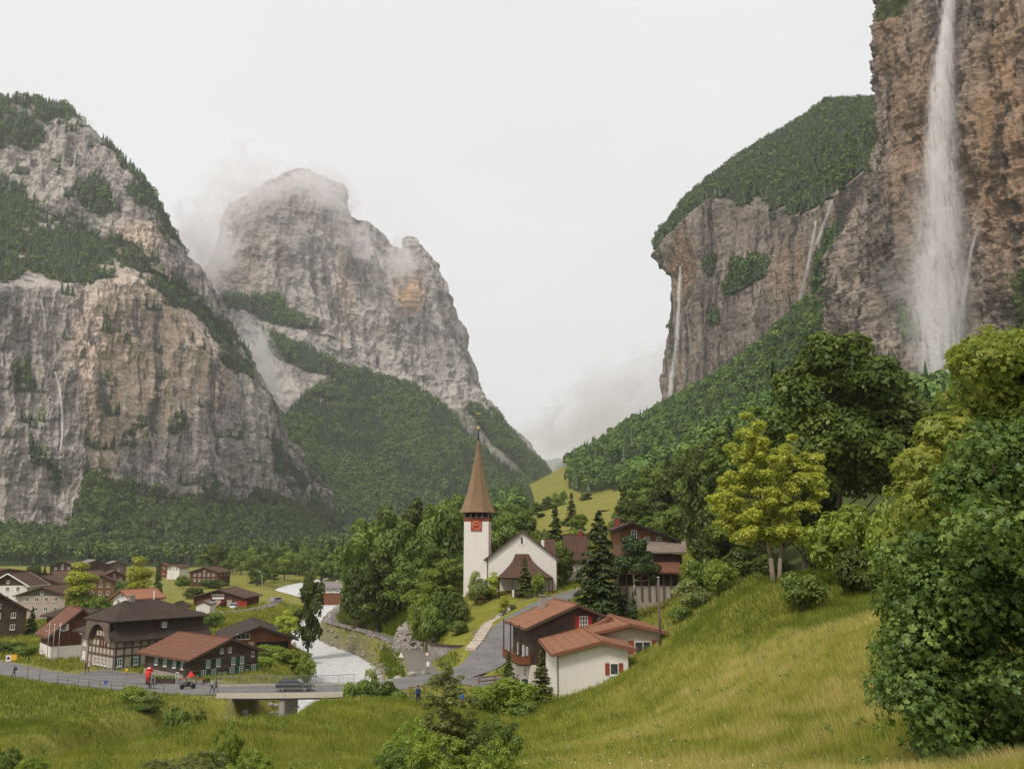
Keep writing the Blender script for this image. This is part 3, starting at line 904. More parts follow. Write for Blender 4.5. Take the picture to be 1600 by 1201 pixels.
M_REDP = plain('red_paint', (0.36, 0.03, 0.025), 0.55, vary=.1)
M_RUST = plain('rust_red_shutter', (0.3, 0.065, 0.035), 0.6, vary=.15)
M_GREENP = plain('green_paint', (0.012, 0.11, 0.055), 0.55, vary=.15)
M_DKRED = plain('dark_red_trim', (0.2, 0.045, 0.035), 0.6, vary=.15)
M_TILEDGE = plain('tile_edge', (.2, .085, .055), .7)
M_BROWNP = plain('brown_trim', (0.09, 0.055, 0.04), 0.6)
M_GREYM = plain('galvanised_metal', (0.33, 0.34, 0.34), 0.45, 0.7)
M_DARKM = plain('dark_metal', (0.035, 0.035, 0.035), 0.5, 0.4)
M_COPPER = plain('copper_flashing', (0.3, 0.15, 0.1), 0.4, 0.6)
M_GOLD = plain('gilding', (0.8, 0.55, 0.2), 0.3, 0.9)
M_BLACK = plain('dark_interior', (0.008, 0.007, 0.007), 0.9)
M_CURT = plain('curtain', (0.6, 0.57, 0.52), 0.9)
t = NT('window_glass')
cz_ = t.noise(t.obj(), 1.5, 3)
t.bsdf(t.ramp(cz_, [(0.35, (0.02, 0.025, 0.028)), (0.7, (0.09, 0.1, 0.1))]), 0.08, None, spec=0.6)
M_GLASS = t.m

# ================================================================ building kit
def roof_mb(L, Wd, H, rise, ox, oy, th=0.22, hip=0.0, sag=0.0, yoff=0.0, Wl=None, Wr=None):
    """two slabs, ridge along x at y=yoff; hip = half-hip length at the ends"""
    Wl = Wd / 2 if Wl is None else Wl      # distance ridge to wall on -y
    Wr = Wd / 2 if Wr is None else Wr
    sl = rise / ((Wl + Wr) / 2)
    a = L / 2 + ox
    m = MB()
    for sgn, ww in ((-1, Wl), (1, Wr)):
        ye = yoff + sgn * (ww + oy)
        ze = H + rise - sl * (ww + oy)
        zr = H + rise
        n = 12
        # slab with slight curl at the eave (kick)
        pts = []
        for k in range(5):
            f_ = k / 4
            y = yoff + (ye - yoff) * f_
            z = zr + (ze - zr) * f_ + (0.12 * max(0, f_ - .6) / .4)
            pts.append((y, z))
        top = [(y, z + th) for y, z in pts]
        poly = pts + top[::-1]
        m.prism(poly, -a, a)
    # ridge cap
    m.bar((-a - .03, yoff, H + rise + th + .02), (a + .03, yoff, H + rise + th + .02), .3, .12)
    return m
def window(parent, p, nrm, w=0.9, h=1.2, frame=None, shutters=None, bars=(1, 1), kind='window', sill=True, shut_w=None, big=True):
    """p: centre on the wall in parent's coordinates, nrm: outward normal ('+x','-x','+y','-y')"""
    ax = {'+x': 0, '+y': math.pi / 2, '-x': math.pi, '-y': -math.pi / 2}[nrm]
    frame = frame or M_WHITEP
    m = MB()
    t_ = min(0.09, w * .1)
    d = 0.07
    m.box(0.0, d, -w / 2, -w / 2 + t_, -h / 2, h / 2).box(0.0, d, w / 2 - t_, w / 2, -h / 2, h / 2)
    m.box(0.0, d - .004, -w / 2 + t_, w / 2 - t_, h / 2 - t_, h / 2).box(0.0, d - .004, -w / 2 + t_, w / 2 - t_, -h / 2, -h / 2 + t_)
    for i in range(bars[0]):
        y = -w / 2 + w * (i + 1) / (bars[0] + 1)
        m.box(0.0, d - .01, y - t_ * .45, y + t_ * .45, -h / 2 + t_, h / 2 - t_)
    for i in range(bars[1]):
        z = -h / 2 + h * (i + 1) / (bars[1] + 1)
        m.box(0.0, d - .015, -w / 2 + t_, w / 2 - t_, z - t_ * .3, z + t_ * .3)
    o = m.build(kind, frame, parent)
    o.location = p
    o.rotation_euler = (0, 0, ax)
    g = MB().box(0.003, 0.03, -w / 2 + t_ * .5, w / 2 - t_ * .5, -h / 2 + t_ * .5, h / 2 - t_ * .5).build('pane', M_GLASS, o)
    if sill and big:
        MB().box(0.0, 0.16, -w / 2 - .06, w / 2 + .06, -h / 2 - .09, -h / 2 - .01).build('sill', frame, o)
    if shutters is not None:
        sw = shut_w or w * .5
        for s_ in (-1, 1):
            sm = MB().box(0.0, 0.05, -sw / 2, sw / 2, -h / 2, h / 2)
            for k in range(5):
                z = -h / 2 + h * (k + .5) / 5
                sm.box(0.05, 0.065, -sw / 2 + .05, sw / 2 - .05, z - h * .06, z + h * .06)
            q = sm.build('shutter', shutters, o)
            q.location = (0, s_ * (w / 2 + sw / 2 + .02), 0)
    return o
def chimney(parent, x, y, z, h=1.2, w=.6, mat=None, cap=True):
    m = MB().box(x - w / 2, x + w / 2, y - w / 2, y + w / 2, z - 1.2, z + h)
    c = m.build('chimney', mat or M_STONE, parent)
    if cap:
        k = MB()
        for sx in (-1, 1):
            for sy in (-1, 1):
                k.box(x + sx * w * .38 - .05, x + sx * w * .38 + .05, y + sy * w * .38 - .05, y + sy * w * .38 + .05, z + h, z + h + .25)
        k.box(x - w * .65, x + w * .65, y - w * .65, y + w * .65, z + h + .25, z + h + .33)
        k.build('chimney_cap', M_STONE, c)
    return c

def chalet(name, label, loc, yaw, L, Wd, H, rise, wall, roof, ox=1.0, oy=1.0, base=None, wins=(), chims=(), trim=None, group=None, cat='house', sink=1.5,
           gable=None, rafters=True, doors=(), Wl=None, Wr=None, balcony=None):
    o = thing(name, label, cat, loc, yaw, group)
    Wl_ = Wd / 2 if Wl is None else Wl
    Wr_ = Wd - Wl_ if Wr is None else Wr
    yo = Wl_ - Wd / 2
    sl = rise / ((Wl_ + Wr_) / 2)
    hl = H + rise - sl * Wl_
    hr = H + rise - sl * Wr_
    poly = [(-Wd / 2, -sink), (Wd / 2, -sink), (Wd / 2, hr), (yo, H + rise), (-Wd / 2, hl)]
    if gable is not None:          # upper gable in another material, a little proud
        MB().prism([(-Wd / 2, -sink), (Wd / 2, -sink), (Wd / 2, hr), (-Wd / 2, hl)], -L / 2, L / 2).build('wall', wall, o)
        MB().prism([(-Wd / 2 - .02, hl - .05), (Wd / 2 + .02, hr - .05), (Wd / 2 + .02, hr), (yo, H + rise), (-Wd / 2 - .02, hl)], -L / 2 - .03, L / 2 + .03).build('gable_boarding', gable, o)
    else:
        MB().prism(poly, -L / 2, L / 2).build('wall', wall, o)
    if base:
        bh, bm_ = base
        MB().box(-L / 2 - .05, L / 2 + .05, -Wd / 2 - .05, Wd / 2 + .05, -sink, bh).build('plinth', bm_, o)
    r = roof_mb(L, Wd, H, rise, ox, oy, yoff=yo, Wl=Wl_, Wr=Wr_).build('roof', roof, o)
    if rafters:
        m = MB()
        for sx in (-1, 1):
            x = sx * (L / 2 + ox)
            for sgn, ww in ((-1, Wl_), (1, Wr_)):
                m.bar((x, yo, H + rise + .06), (x, yo + sgn * (ww + oy), H + rise - sl * (ww + oy) + .06 + .1), .05, .34)
        m.build('bargeboard', trim or M_BROWNP, o)
        m = MB()
        for sgn, ww in ((-1, Wl_), (1, Wr_)):
            y = yo + sgn * (ww + oy + .08)
            z = H + rise - sl * (ww + oy) + .12
            m.cyl((-L / 2 - ox, y, z), (L / 2 + ox, y, z), .08, n=6)
        m.build('gutter', trim or M_BROWNP, o)
    for wd in wins:
        face, u, z, w, h = wd[:5]
        sh = wd[5] if len(wd) > 5 else None
        bars = wd[6] if len(wd) > 6 else (1, 1)
        e_ = 0.055 if (base and z < base[0]) else (0.035 if gable is not None and z > H else .004)
        p = {'g': (L / 2 + e_, u, z), 'b': (-L / 2 - e_, u, z), 'l': (u, -Wd / 2 - e_, z), 'r': (u, Wd / 2 + e_, z)}[face]
        window(o, p, {'g': '+x', 'b': '-x', 'l': '-y', 'r': '+y'}[face], w, h, None, sh, bars)
    for (face, u, z0, w, h, mt) in doors:
        m = MB().box(0, .06, -w / 2, w / 2, 0, h)
        q = m.build('door', mt, o)
        e_ = .06
        q.location = {'g': (L / 2 + e_, u, z0), 'b': (-L / 2 - e_, u, z0), 'l': (u, -Wd / 2 - e_, z0), 'r': (u, Wd / 2 + e_, z0)}[face]
        q.rotation_euler = (0, 0, {'g': 0, 'b': math.pi, 'l': -math.pi / 2, 'r': math.pi / 2}[face])
    for c_ in chims:
        chimney(o, *c_)
    return o
def corner_frame(px, Y, ang, lenR, lenL, gable='R', z=None):
    """near corner at px,Y. right wall runs at angle ang; returns loc, yaw, L, Wd"""
    if z is None: z = float(gpt(px, Y).z)
    N = Vector((X_at(px, Y, z), Y, z))
    r = Vector((math.cos(R(ang)), math.sin(R(ang)), 0))
    l = Vector((-r.y, r.x, 0))
    c = N + r * lenR / 2 + l * lenL / 2
    if gable == 'R':
        f = -l
        return c, math.atan2(f.y, f.x), lenL, lenR
    f = -r
    return c, math.atan2(f.y, f.x), lenR, lenL

# ================================================================ the church
def church():
    zb = 11.2
    o = thing('church', 'white village church with a tall shingled spire and square red clock', 'church', (0, 0, 0))
    Yt = 180
    tx0, tx1 = X_at(726, Yt, 20), X_at(765, Yt, 20)
    tw = tx1 - tx0
    zt = P(745, 810, Yt)[2]                    # top of white tower wall
    yaw = R(-4)
    T = thing('tower_frame', '', '', (0, 0, 0))
    bpy.data.objects.remove(T)
    cx, cy = (tx0 + tx1) / 2, Yt + tw / 2
    M = Matrix.Translation((cx, cy, 0)) @ Matrix.Rotation(yaw, 4, 'Z')
    h = tw / 2
    MB().box(-h, h, -h, h, zb - 3, zt - .55, M).build('tower_wall', PL_WHITE, o)
    MB().box(-h - .02, h + .02, -h - .02, h + .02, zt - .55, zt + .15, M).box(h + .02, h + .12, -h - .1, -h + .2, zb, zt - .55, M).build('timber_band', M_DKRED, o)
    # belfry: corner posts, arched braces, bells
    zb1 = zt + .15
    zb2 = P(745, 799.5, Yt)[2] + .25
    b = MB()
    for k in range(5):
        u = -h + .1 + (2 * h - .2) * k / 4
        for sgn in (-1, 1):
            b.box(u - .1, u + .1, sgn * (h - .1) - .1, sgn * (h - .1) + .1, zb1, zb2, M)
            if 0 < k < 4: b.box(sgn * (h - .1) - .1, sgn * (h - .1) + .1, u - .1, u + .1, zb1, zb2, M)
    b.box(-h - .03, h + .03, -h - .04, -h + .16, zb1, zb1 + .16, M)
    b.build('belfry_posts', M_BROWNP, o)
    MB().box(-h + .4, h - .4, -h + .4, h - .4, zb1, zb2, M).build('belfry_shade', M_BLACK, o)  # near-black block, stands in for the shade inside the open belfry
    for u in (-1.15, 0, 1.15):
        prof = [(0.05, .95), (.2, .9), (.26, .6), (.34, .3), (.5, .05)]
        m = MB()
        for (r1, z1), (r2, z2) in zip(prof[:-1], prof[1:]):
            m.cyl(M @ Vector((u, -h + .28, zb1 + .1 + z1 * .9)), M @ Vector((u, -h + .28, zb1 + .1 + z2 * .9)), r1 * .7, r2 * .7, 10)
        m.build('bell', M_GREYM, o, True)
    # spire: flared octagon-on-square
    zs0 = P(745, 800, Yt)[2]
    zs1 = P(742, 688, Yt + 2)[2]
    prof = [(0.0, 3.78), (0.04, 3.45), (0.12, 2.95), (0.22, 2.42), (0.34, 1.95), (0.5, 1.42), (0.68, .92), (0.85, .52), (1.0, .26)]
    V, Fc = [], []
    n = 8
    for f_, r_ in prof:
        z = zs0 + (zs1 - zs0) * f_
        for i in range(n):
            an = math.pi / 8 + i * math.pi / 4
            sq = max(0.0, 1 - f_ / .3)
            rr = r_ * ((1 / max(abs(math.cos(an)), abs(math.sin(an))) * .93) * sq + (1 - sq) * 1.05)
            V.append(M @ Vector((rr * math.cos(an), rr * math.sin(an), z)))
    for k in range(len(prof) - 1):
        for i in range(n):
            Fc.append((k * n + i, k * n + (i + 1) % n, (k + 1) * n + (i + 1) % n, (k + 1) * n + i))
    Fc.append(tuple(range((len(prof) - 1) * n, len(prof) * n)))
    Fc.append(tuple(reversed(range(n))))
    MB().add(V, Fc).build('spire', R_SHINGLE, o)
    zp = P(742, 645, Yt + 2)[2]
    c0 = M @ Vector((0, 0, zs1))
    MB().cyl(c0, (c0.x, c0.y, zs1 + 1.6), .22, .12).cyl((c0.x, c0.y, zs1 + 1.6), (c0.x, c0.y, zp), .07, .05).build('spire_pole', M_DARKM, o)
    MB().ball((c0.x, c0.y, zs1 + 2.6), .3).build('spire_ball', M_GOLD, o, True)
    m = MB().bar((c0.x - .55, c0.y, zs1 + 4.2), (c0.x + .55, c0.y, zs1 + 4.2), .07)
    zc_ = zp - .15
    m.ball((c0.x - .12, c0.y, zc_), .22, .06, .13).add([(c0.x + .0, c0.y - .02, zc_ + .05), (c0.x + .4, c0.y, zc_ + .3), (c0.x + .36, c0.y, zc_ - .05), (c0.x, c0.y + .03, zc_ - .1)], [(0, 1, 2, 3)])
    m.cyl((c0.x - .25, c0.y, zc_), (c0.x - .42, c0.y, zc_ + .22), .06, .04, 6)
    m.build('weathercock', M_GOLD, o)
    # clock
    cs = h * .8 * .5 + .05
    zc0 = P(745, 820.5, Yt)[2]
    ck = MB().box(-cs, cs, -h - .12, -h - .02, zc0 - cs, zc0 + cs, M).build('clock_face', M_REDP, o)
    m = MB()
    for k in range(12):
        a_ = k * math.pi / 6
        ca, sa = math.cos(a_), math.sin(a_)
        rmax = cs * .88 / max(abs(ca), abs(sa))
        m.bar(M @ Vector((ca * rmax * .66, -h - .135, zc0 + sa * rmax * .66)), M @ Vector((ca * rmax, -h - .135, zc0 + sa * rmax)), .13 if k % 3 else .17, .04, (0, 1, 0))
    m.build('clock_numerals', M_GOLD, ck)
    m = MB()
    m.bar(M @ Vector((0, -h - .165, zc0)), M @ Vector((-cs * .62, -h - .165, zc0 + cs * .38)), .1, .03, (0, 1, 0))
    m.bar(M @ Vector((0, -h - .165, zc0)), M @ Vector((cs * .42, -h - .165, zc0 + cs * .3)), .13, .03, (0, 1, 0))
    m.build('clock_hands', M_GOLD, ck)
    m = MB()
    for a_, b_ in (((-cs, -cs), (cs, -cs)), ((-cs, cs), (cs, cs)), ((-cs, -cs), (-cs, cs)), ((cs, -cs), (cs, cs))):
        m.bar(M @ Vector((a_[0], -h - .14, zc0 + a_[1])), M @ Vector((b_[0], -h - .14, zc0 + b_[1])), .09, .06, (0, 1, 0))
    m.build('clock_border', M_DKRED, ck)
    # nave
    Yn = 176
    nx0, nx1 = X_at(762.5, Yn, 15), X_at(869.5, Yn, 15)
    Wn = nx1 - nx0
    ze = P(765, 871, Yn)[2]
    zr = P(815, 829.5, Yn)[2]
    Ln = 22
    f = Matrix.Translation(((nx0 + nx1) / 2, Yn + Ln / 2, 0)) @ Matrix.Rotation(R(-90), 4, 'Z')
    MB().prism([(-Wn / 2, zb - 3), (Wn / 2, zb - 3), (Wn / 2, ze), (0, zr), (-Wn / 2, ze)], -Ln / 2, Ln / 2, f).build('nave_wall', PL_WHITE, o)
    rm = MB()
    rr = roof_mb(Ln, Wn, ze, zr - ze, .45, .75, th=.2)
    # the tiles' own coordinates run along the ridge
    ro = rr.build('roof', R_RED, o)
    ro.matrix_local = f
    g = MB()
    for sgn in (-1, 1):
        sl = (zr - ze) / (Wn / 2)
        g.bar(f @ Vector((Ln / 2 + .47, 0, zr + .02)), f @ Vector((Ln / 2 + .47, sgn * (Wn / 2 + .75), ze - sl * .75 + .02)), .1, .32)
    g.cyl((nx0 - .12, Yn - .12, ze - .5), (nx0 - .12, Yn - .12, zb), .09)
    g.bar((nx0 - .95, Yn - .4, ze - .35), (nx0 - .12, Yn - .15, ze - .55), .14)
    g.cyl((nx1 + .12, Yn - .12, ze - .5), (nx1 + .12, Yn - .12, zb), .08)
    g.build('verge_and_downpipes', M_BROWNP, o)
    x0 = X_at(815.5, Yn, 15)
    z0 = P(815, 844.5, Yn)[2]
    MB().box(x0 - .16, x0 + .16, Yn - .03, Yn + .02, z0 - .6, z0 + .6).build('slit_window', M_BLACK, o)
    m = MB()
    for k in range(24):
        a_, b_ = 2 * math.pi * k / 24, 2 * math.pi * (k + 1) / 24
        m.bar((x0 + 1.0 * math.cos(a_), Yn - .02, z0 + 1.0 * math.sin(a_)), (x0 + 1.0 * math.cos(b_), Yn - .02, z0 + 1.0 * math.sin(b_)), .05, .04, (0, 1, 0))
    m.build('rosette_relief', M_CURT, o)
    # porch with hipped flared roof
    def W3(px, py, Y): return Vector(P(px, py, Y))
    yp = 171.2
    tl, tr = W3(805.5, 865, Yn - .02), W3(826, 865, Yn - .02)
    bl, br = W3(777, 903, yp), W3(864.5, 901.5, yp)
    bl.z = br.z = (bl.z + br.z) / 2
    rows = []
    for k in range(7):
        s_ = k / 6
        fl = s_ ** .75
        q = []
        for u, (A, B, yy) in enumerate(((tl, bl, None), (tr, br, None))):
            c_ = A.lerp(B, s_)
            zz = A.z + (B.z - A.z) * fl ** .9
            q.append(Vector((c_.x, Yn + (yp - Yn) * s_, zz)))
        rows.append(q)
    V, Fc = [], []
    for k, (a_, b_) in enumerate(rows):
        V += [Vector((a_.x, Yn + .02, a_.z)), a_, b_, Vector((b_.x, Yn + .02, b_.z))]
    for k in range(6):
        i = k * 4
        for j in range(3): Fc.append((i + j, i + j + 1, i + 5 + j, i + 4 + j))
    i = 24
    Fc.append((i, i + 1, i + 2, i + 3))
    MB().add(V, Fc).build('porch_roof', R_BROWN, o)
    m = MB()
    for px in (779.5, 800, 844, 858, 863):
        x = X_at(px, yp + .4, 12)
        m.cyl((x, yp + .45, zb - 1), (x, yp + .45, bl.z + .05), .16, n=8)
    m.bar((bl.x + .3, yp + .45, bl.z - .12), (br.x - .3, yp + .45, bl.z - .12), .2, .22)
    m.build('porch_posts', M_BROWNP, o)
    xd = X_at(822, Yn, 12)
    MB().box(xd - 1, xd + 1, Yn - .05, Yn + .02, zb - .3, zb + 2.5).build('door', W_DARK, o)
    # transept roof with dormer behind, right of the nave
    q = MB()
    xa = X_at(848, Yn + 10, 18)
    za = P(852, 842, Yn + 9)[2]
    q.prism([(Yn + 6, za - 4), (Yn + 14, za - 4), (Yn + 10, za)], xa, xa + 2.6)
    q.build('side_roof', R_BROWN, o)
    chimney(o, X_at(848, Yn + 3, 18), Yn + 3, zr - 2.6, .9, .6, PL_WHITE)
    return o
church()
# ================================================================ near house with the white annexe (right of the bridge)
def near_house():
    zb = 3.2
    # main chalet, gable towards the camera
    c, yaw, L, Wd = corner_frame(829, 113.5, 13, 9.6, 9.5, 'R', zb)
    zr = P(900, 947, 113)[2]
    ze = P(823, 991, 113)[2]
    zl = ze + .45
    Wl_ = 6.0; Wr_ = 3.6
    sl = (zr - zl) / (Wl_ + .9)
    H = zr - sl * (Wl_ + Wr_) / 2 - zb
    o = chalet('chalet', 'dark timber chalet with orange tiled roof, red shutters and a corner balcony', c, yaw, L, Wd, H, sl * (Wl_ + Wr_) / 2,
               W_DARK, R_CORR, ox=.9, oy=.9, base=(2.3, PL_CREAM), Wl=Wl_, Wr=Wr_, trim=M_BROWNP,
               wins=[('g', 2.1, zr - zb - 2.1, 1.1, 1.55, M_REDP, (2, 2)), ('g', 4.2, zr - zb - 1.9, .5, .8), ('l', 3.2, 3.6, .9, 1.3), ('l', 1.2, 3.6, .9, 1.3), ('l', 2.4, 1.1, 1.1, 1.0), ('l', -1.5, 3.6, .9, 1.3)],
               doors=[('l', -.6, 2.4, .9, 1.9, W_DARK)])
    chimney(o, -3.0, -1.2, H + 2.2, .35, .75, M_STONE)
    MB().cyl((-3, -1.2, H + 2.7), (-3, -1.2, H + 3.5), .07, n=6).build('vent_pipe', M_DARKM, o)
    # balcony on the left side, wrapping the corner
    b = MB()
    zfl = 2.4
    y0 = -Wd / 2
    b.box(-L / 2 + .5, L / 2 + .1, y0 - 1.5, y0 - .02, zfl - .18, zfl)
    bal = b.build('balcony', W_DARK, o)
    m = MB()
    m.box(-L / 2 + .5, L / 2 + .1, y0 - 1.56, y0 - 1.5, zfl, zfl + .95).box(L / 2 + .1, L / 2 + .16, y0 - 1.56, y0, zfl, zfl + .95)
    m.bar((-L / 2 + .5, y0 - 1.6, zfl + .98), (L / 2 + .2, y0 - 1.6, zfl + .98), .14, .08)
    m.bar((L / 2 + .13, y0 - 1.6, zfl + .98), (L / 2 + .13, y0, zfl + .98), .14, .08)
    m.build('balustrade', W_BARN, bal)
    m = MB()
    for x in (-L / 2 + .7, 0, L / 2 - .1):
        m.box(x - .08, x + .08, y0 - 1.5, y0 - 1.36, zfl + .95, H - .2)
    m.build('balcony_posts', W_DARK, bal)
    # white annexe, nearer the camera
    zr2 = P(941, 1003.5, 98.5)[2]
    zl2 = P(858, 1032, 98)[2] + .35
    xl, xr = X_at(872, 99, 6), X_at(982.5, 99, 6)
    xrg = X_at(941, 98.5, 8)
    W2 = xr - xl
    ctr = Vector(((xl + xr) / 2 - .4, 99 + 6.8, zb - 1))
    yaw2 = R(-90 + 3.5)
    Wl2 = xrg - xl
    Wr2 = W2 - Wl2
    sl2 = (zr2 - zl2) / (Wl2 + .9)
    H2 = zr2 - sl2 * W2 / 2 - ctr.z
    p = chalet('annexe', 'white rendered annexe with one rust-shuttered window in its gable, low orange roof', ctr, yaw2, 13.6, W2, H2, sl2 * W2 / 2, PL_WHITE, R_CORR,
               ox=.8, oy=.8, Wl=Wl2, Wr=Wr2, trim=M_TILEDGE, sink=3, cat='house',
               wins=[('g', (X_at(960, 99, 6) - (xl + xr) / 2), P(960, 1045, 99)[2] - ctr.z, .95, 1.25, M_RUST, (0, 0))])
    MB().box(13.6 / 2 - .5, 13.6 / 2 + .06, -W2 / 2 - .06, -W2 / 2 - .01, -2, H2 - .3).build('corner_board', W_DARK, p)
    # third wing behind on the right
    zr3 = P(987, 977, 107)[2]
    xr3g = X_at(987, 107, 9)
    xl3, xr3 = X_at(926, 108, 8), X_at(1034, 108, 8)
    W3_ = xr3 - xl3
    Wl3 = xr3g - xl3; Wr3 = W3_ - Wl3
    zr3e = P(1044, 992, 107)[2]
    sl3 = (zr3 - zr3e) / (Wr3 + .8)
    ctr3 = Vector(((xl3 + xr3) / 2 - .5, 108 + 6, zb))
    H3 = zr3 - sl3 * W3_ / 2 - zb
    u = lambda px: X_at(px, 108, 7) - (xl3 + xr3) / 2
    q = chalet('side_wing', 'beige house wing behind the white annexe, two wide windows between rust shutters', ctr3, R(-90 + 4), 12, W3_, H3, sl3 * W3_ / 2, PL_BEIGE, R_CORR,
               ox=.9, oy=.8, Wl=Wl3, Wr=Wr3, trim=M_TILEDGE, sink=3,
               wins=[('g', u(1000), P(0, 1012, 108)[2] - zb, 1.05, 1.5, None, (0, 0)), ('g', u(1013), P(0, 1012, 108)[2] - zb, 1.05, 1.5, None, (0, 0))])
    for px in (987.5, 1025):
        MB().box(6.004, 6.05, u(px) - .35, u(px) + .35, P(0, 1020, 108)[2] - zb, P(0, 1000, 108)[2] - zb).build('shutter', M_RUST, q)
    chimney(q, 4.4, u(962), zr3 - zb - 1.9, .75, .8, PL_CREAM)
    # small roof linking the chalet and the wing
    z4 = P(951, 963, 118)[2]
    xa = X_at(951, 116, 9)
    k = chalet('link_wing', 'small tiled link roof between the dark chalet and the beige wing', Vector((xa - 3.2, 118, zb)), R(-90 + 5), 9, 7.0, z4 - zb - 1.9, 1.9, W_DARK, R_CORR, ox=.5, oy=.5, Wl=6, Wr=1.0, trim=M_TILEDGE)
near_house()

# ================================================================ large brown chalet behind the spruces
def brown_house():
    zb = 10.0
    Y = 148
    c, yaw, L, Wd = corner_frame(968, Y, 10, 17.0, 12, 'L', zb)
    xL = X_at(966, Y, 15)
    # upper house with gable to the left/front
    zr = P(988, 818, Y + 3)[2]
    ze = P(1055, 847, Y)[2]
    x0, x1, xr = X_at(969, Y, 18), X_at(1052, Y, 18), X_at(988, Y, 18)
    Wd = x1 - x0
    Wl = xr - x0; Wr = Wd - Wl
    sl = (zr - ze) / (Wr + 1)
    H = zr - zb - sl * Wd / 2
    u = lambda px: X_at(px, Y, 16) - (x0 + x1) / 2
    zz = lambda py: P(0, py, Y)[2] - zb
    o = chalet('farmhouse', 'big old brown and ochre chalet on tall stone walls behind the spruces', Vector(((x0 + x1) / 2, Y + 7, zb)), R(-90), 14, Wd, H, sl * Wd / 2, W_FARM, R_BROWN,
               ox=1.4, oy=1.0, Wl=Wl, Wr=Wr, trim=M_DARKM, sink=6,
               wins=[('g', u(992), zz(834), .9, 1.2, None), ('g', u(1012), zz(843), .8, 1.0, None), ('g', u(1031), zz(843), .8, 1.0, None), ('g', u(1000), zz(858), .8, 1.0), ('g', u(978), zz(846), .8, 1.1, None)])
    chimney(o, -1, u(974), zr - zb - .6, 1.5, .9, M_DKRED)
    chimney(o, 0, u(1018), zr - zb - 2.6, 1.9, .9, M_DKRED)
    # lean-to shingle roof, gallery and second roof
    def slab(name, pxa, pxb, pyt, pyb, Yt, Yb, mat, th=.25):
        a_, b_ = Vector(P(pxa, pyt, Yt)), Vector(P(pxb, pyt, Yt))
        c_, d_ = Vector(P(pxa, pyb, Yb)), Vector(P(pxb, pyb, Yb))
        b_.z = a_.z; d_.z = c_.z
        up = Vector((0, 0, th))
        m = MB().add([a_, b_, d_, c_, a_ + up, b_ + up, d_ + up, c_ + up], [(0, 1, 2, 3), (7, 6, 5, 4), (0, 4, 5, 1), (1, 5, 6, 2), (2, 6, 7, 3), (3, 7, 4, 0)])
        m.v = [tuple(Vector(p) - o.location) for p in m.v]
        q = m.build(name, mat, None)
        q.parent = o
        q.rotation_euler = (0, 0, R(90))
        return q
    # (the parts below are placed in world axes: undo the house's turn)
    slab('shingle_roof', 1003, 1072, 848, 864.5, Y - .5, Y - 4.5, R_OLDSH)
    slab('lower_roof', 962, 1062, 880, 896, Y - 3.6, Y - 6.4, R_RED)
    def wbox(name, px0, px1, py0, py1, Ya, Yb, mat):
        a_, b_ = P(px0, py0, Ya), P(px1, py1, Ya)
        m = MB().box(a_[0], b_[0], Ya, Yb, b_[2], a_[2])
        m.v = [tuple(Vector(p) - o.location) for p in m.v]
        q = m.build(name, mat, None)
        q.parent = o
        q.rotation_euler = (0, 0, R(90))
        return q
    wbox('gallery', 1006, 1066, 866, 881, Y - 3.5, Y + 2, W_DARK)
    wbox('lower_storey', 966, 1062, 897, 916, Y - 4.4, Y + 2, W_DARK)
    wbox('stone_wall', 965, 1062, 915, 985, Y - 5.0, Y + 2, M_CONC)
    m = MB()
    for k in range(9):
        p = P(968 + k * 11.5, 912, Y - 5.2)
        m.box(p[0] - .12, p[0] + .12, Y - 5.3, Y - 5.02, P(0, 937, Y - 5.2)[2], P(0, 898, Y - 5.2)[2])
    m.v = [tuple(Vector(p) - o.location) for p in m.v]
    q = m.build('posts', W_GREY, None); q.parent = o; q.rotation_euler = (0, 0, R(90))
    # brown tiled house left of the spruce
    w = chalet('house', 'narrow house with tall brown tiled roof between the church and the big spruce', gpt(900, 192) + Vector((0, 0, 0)), R(0), 4.6, 6.2, 5.0, 4.5, PL_GREY, R_BROWN, ox=.4, oy=.6,
               wins=[('l', 0, 2.8, .9, 1.2)], chims=[(1.0, 0, 9.0, 1.4, .9, M_DKRED)])
brown_house()

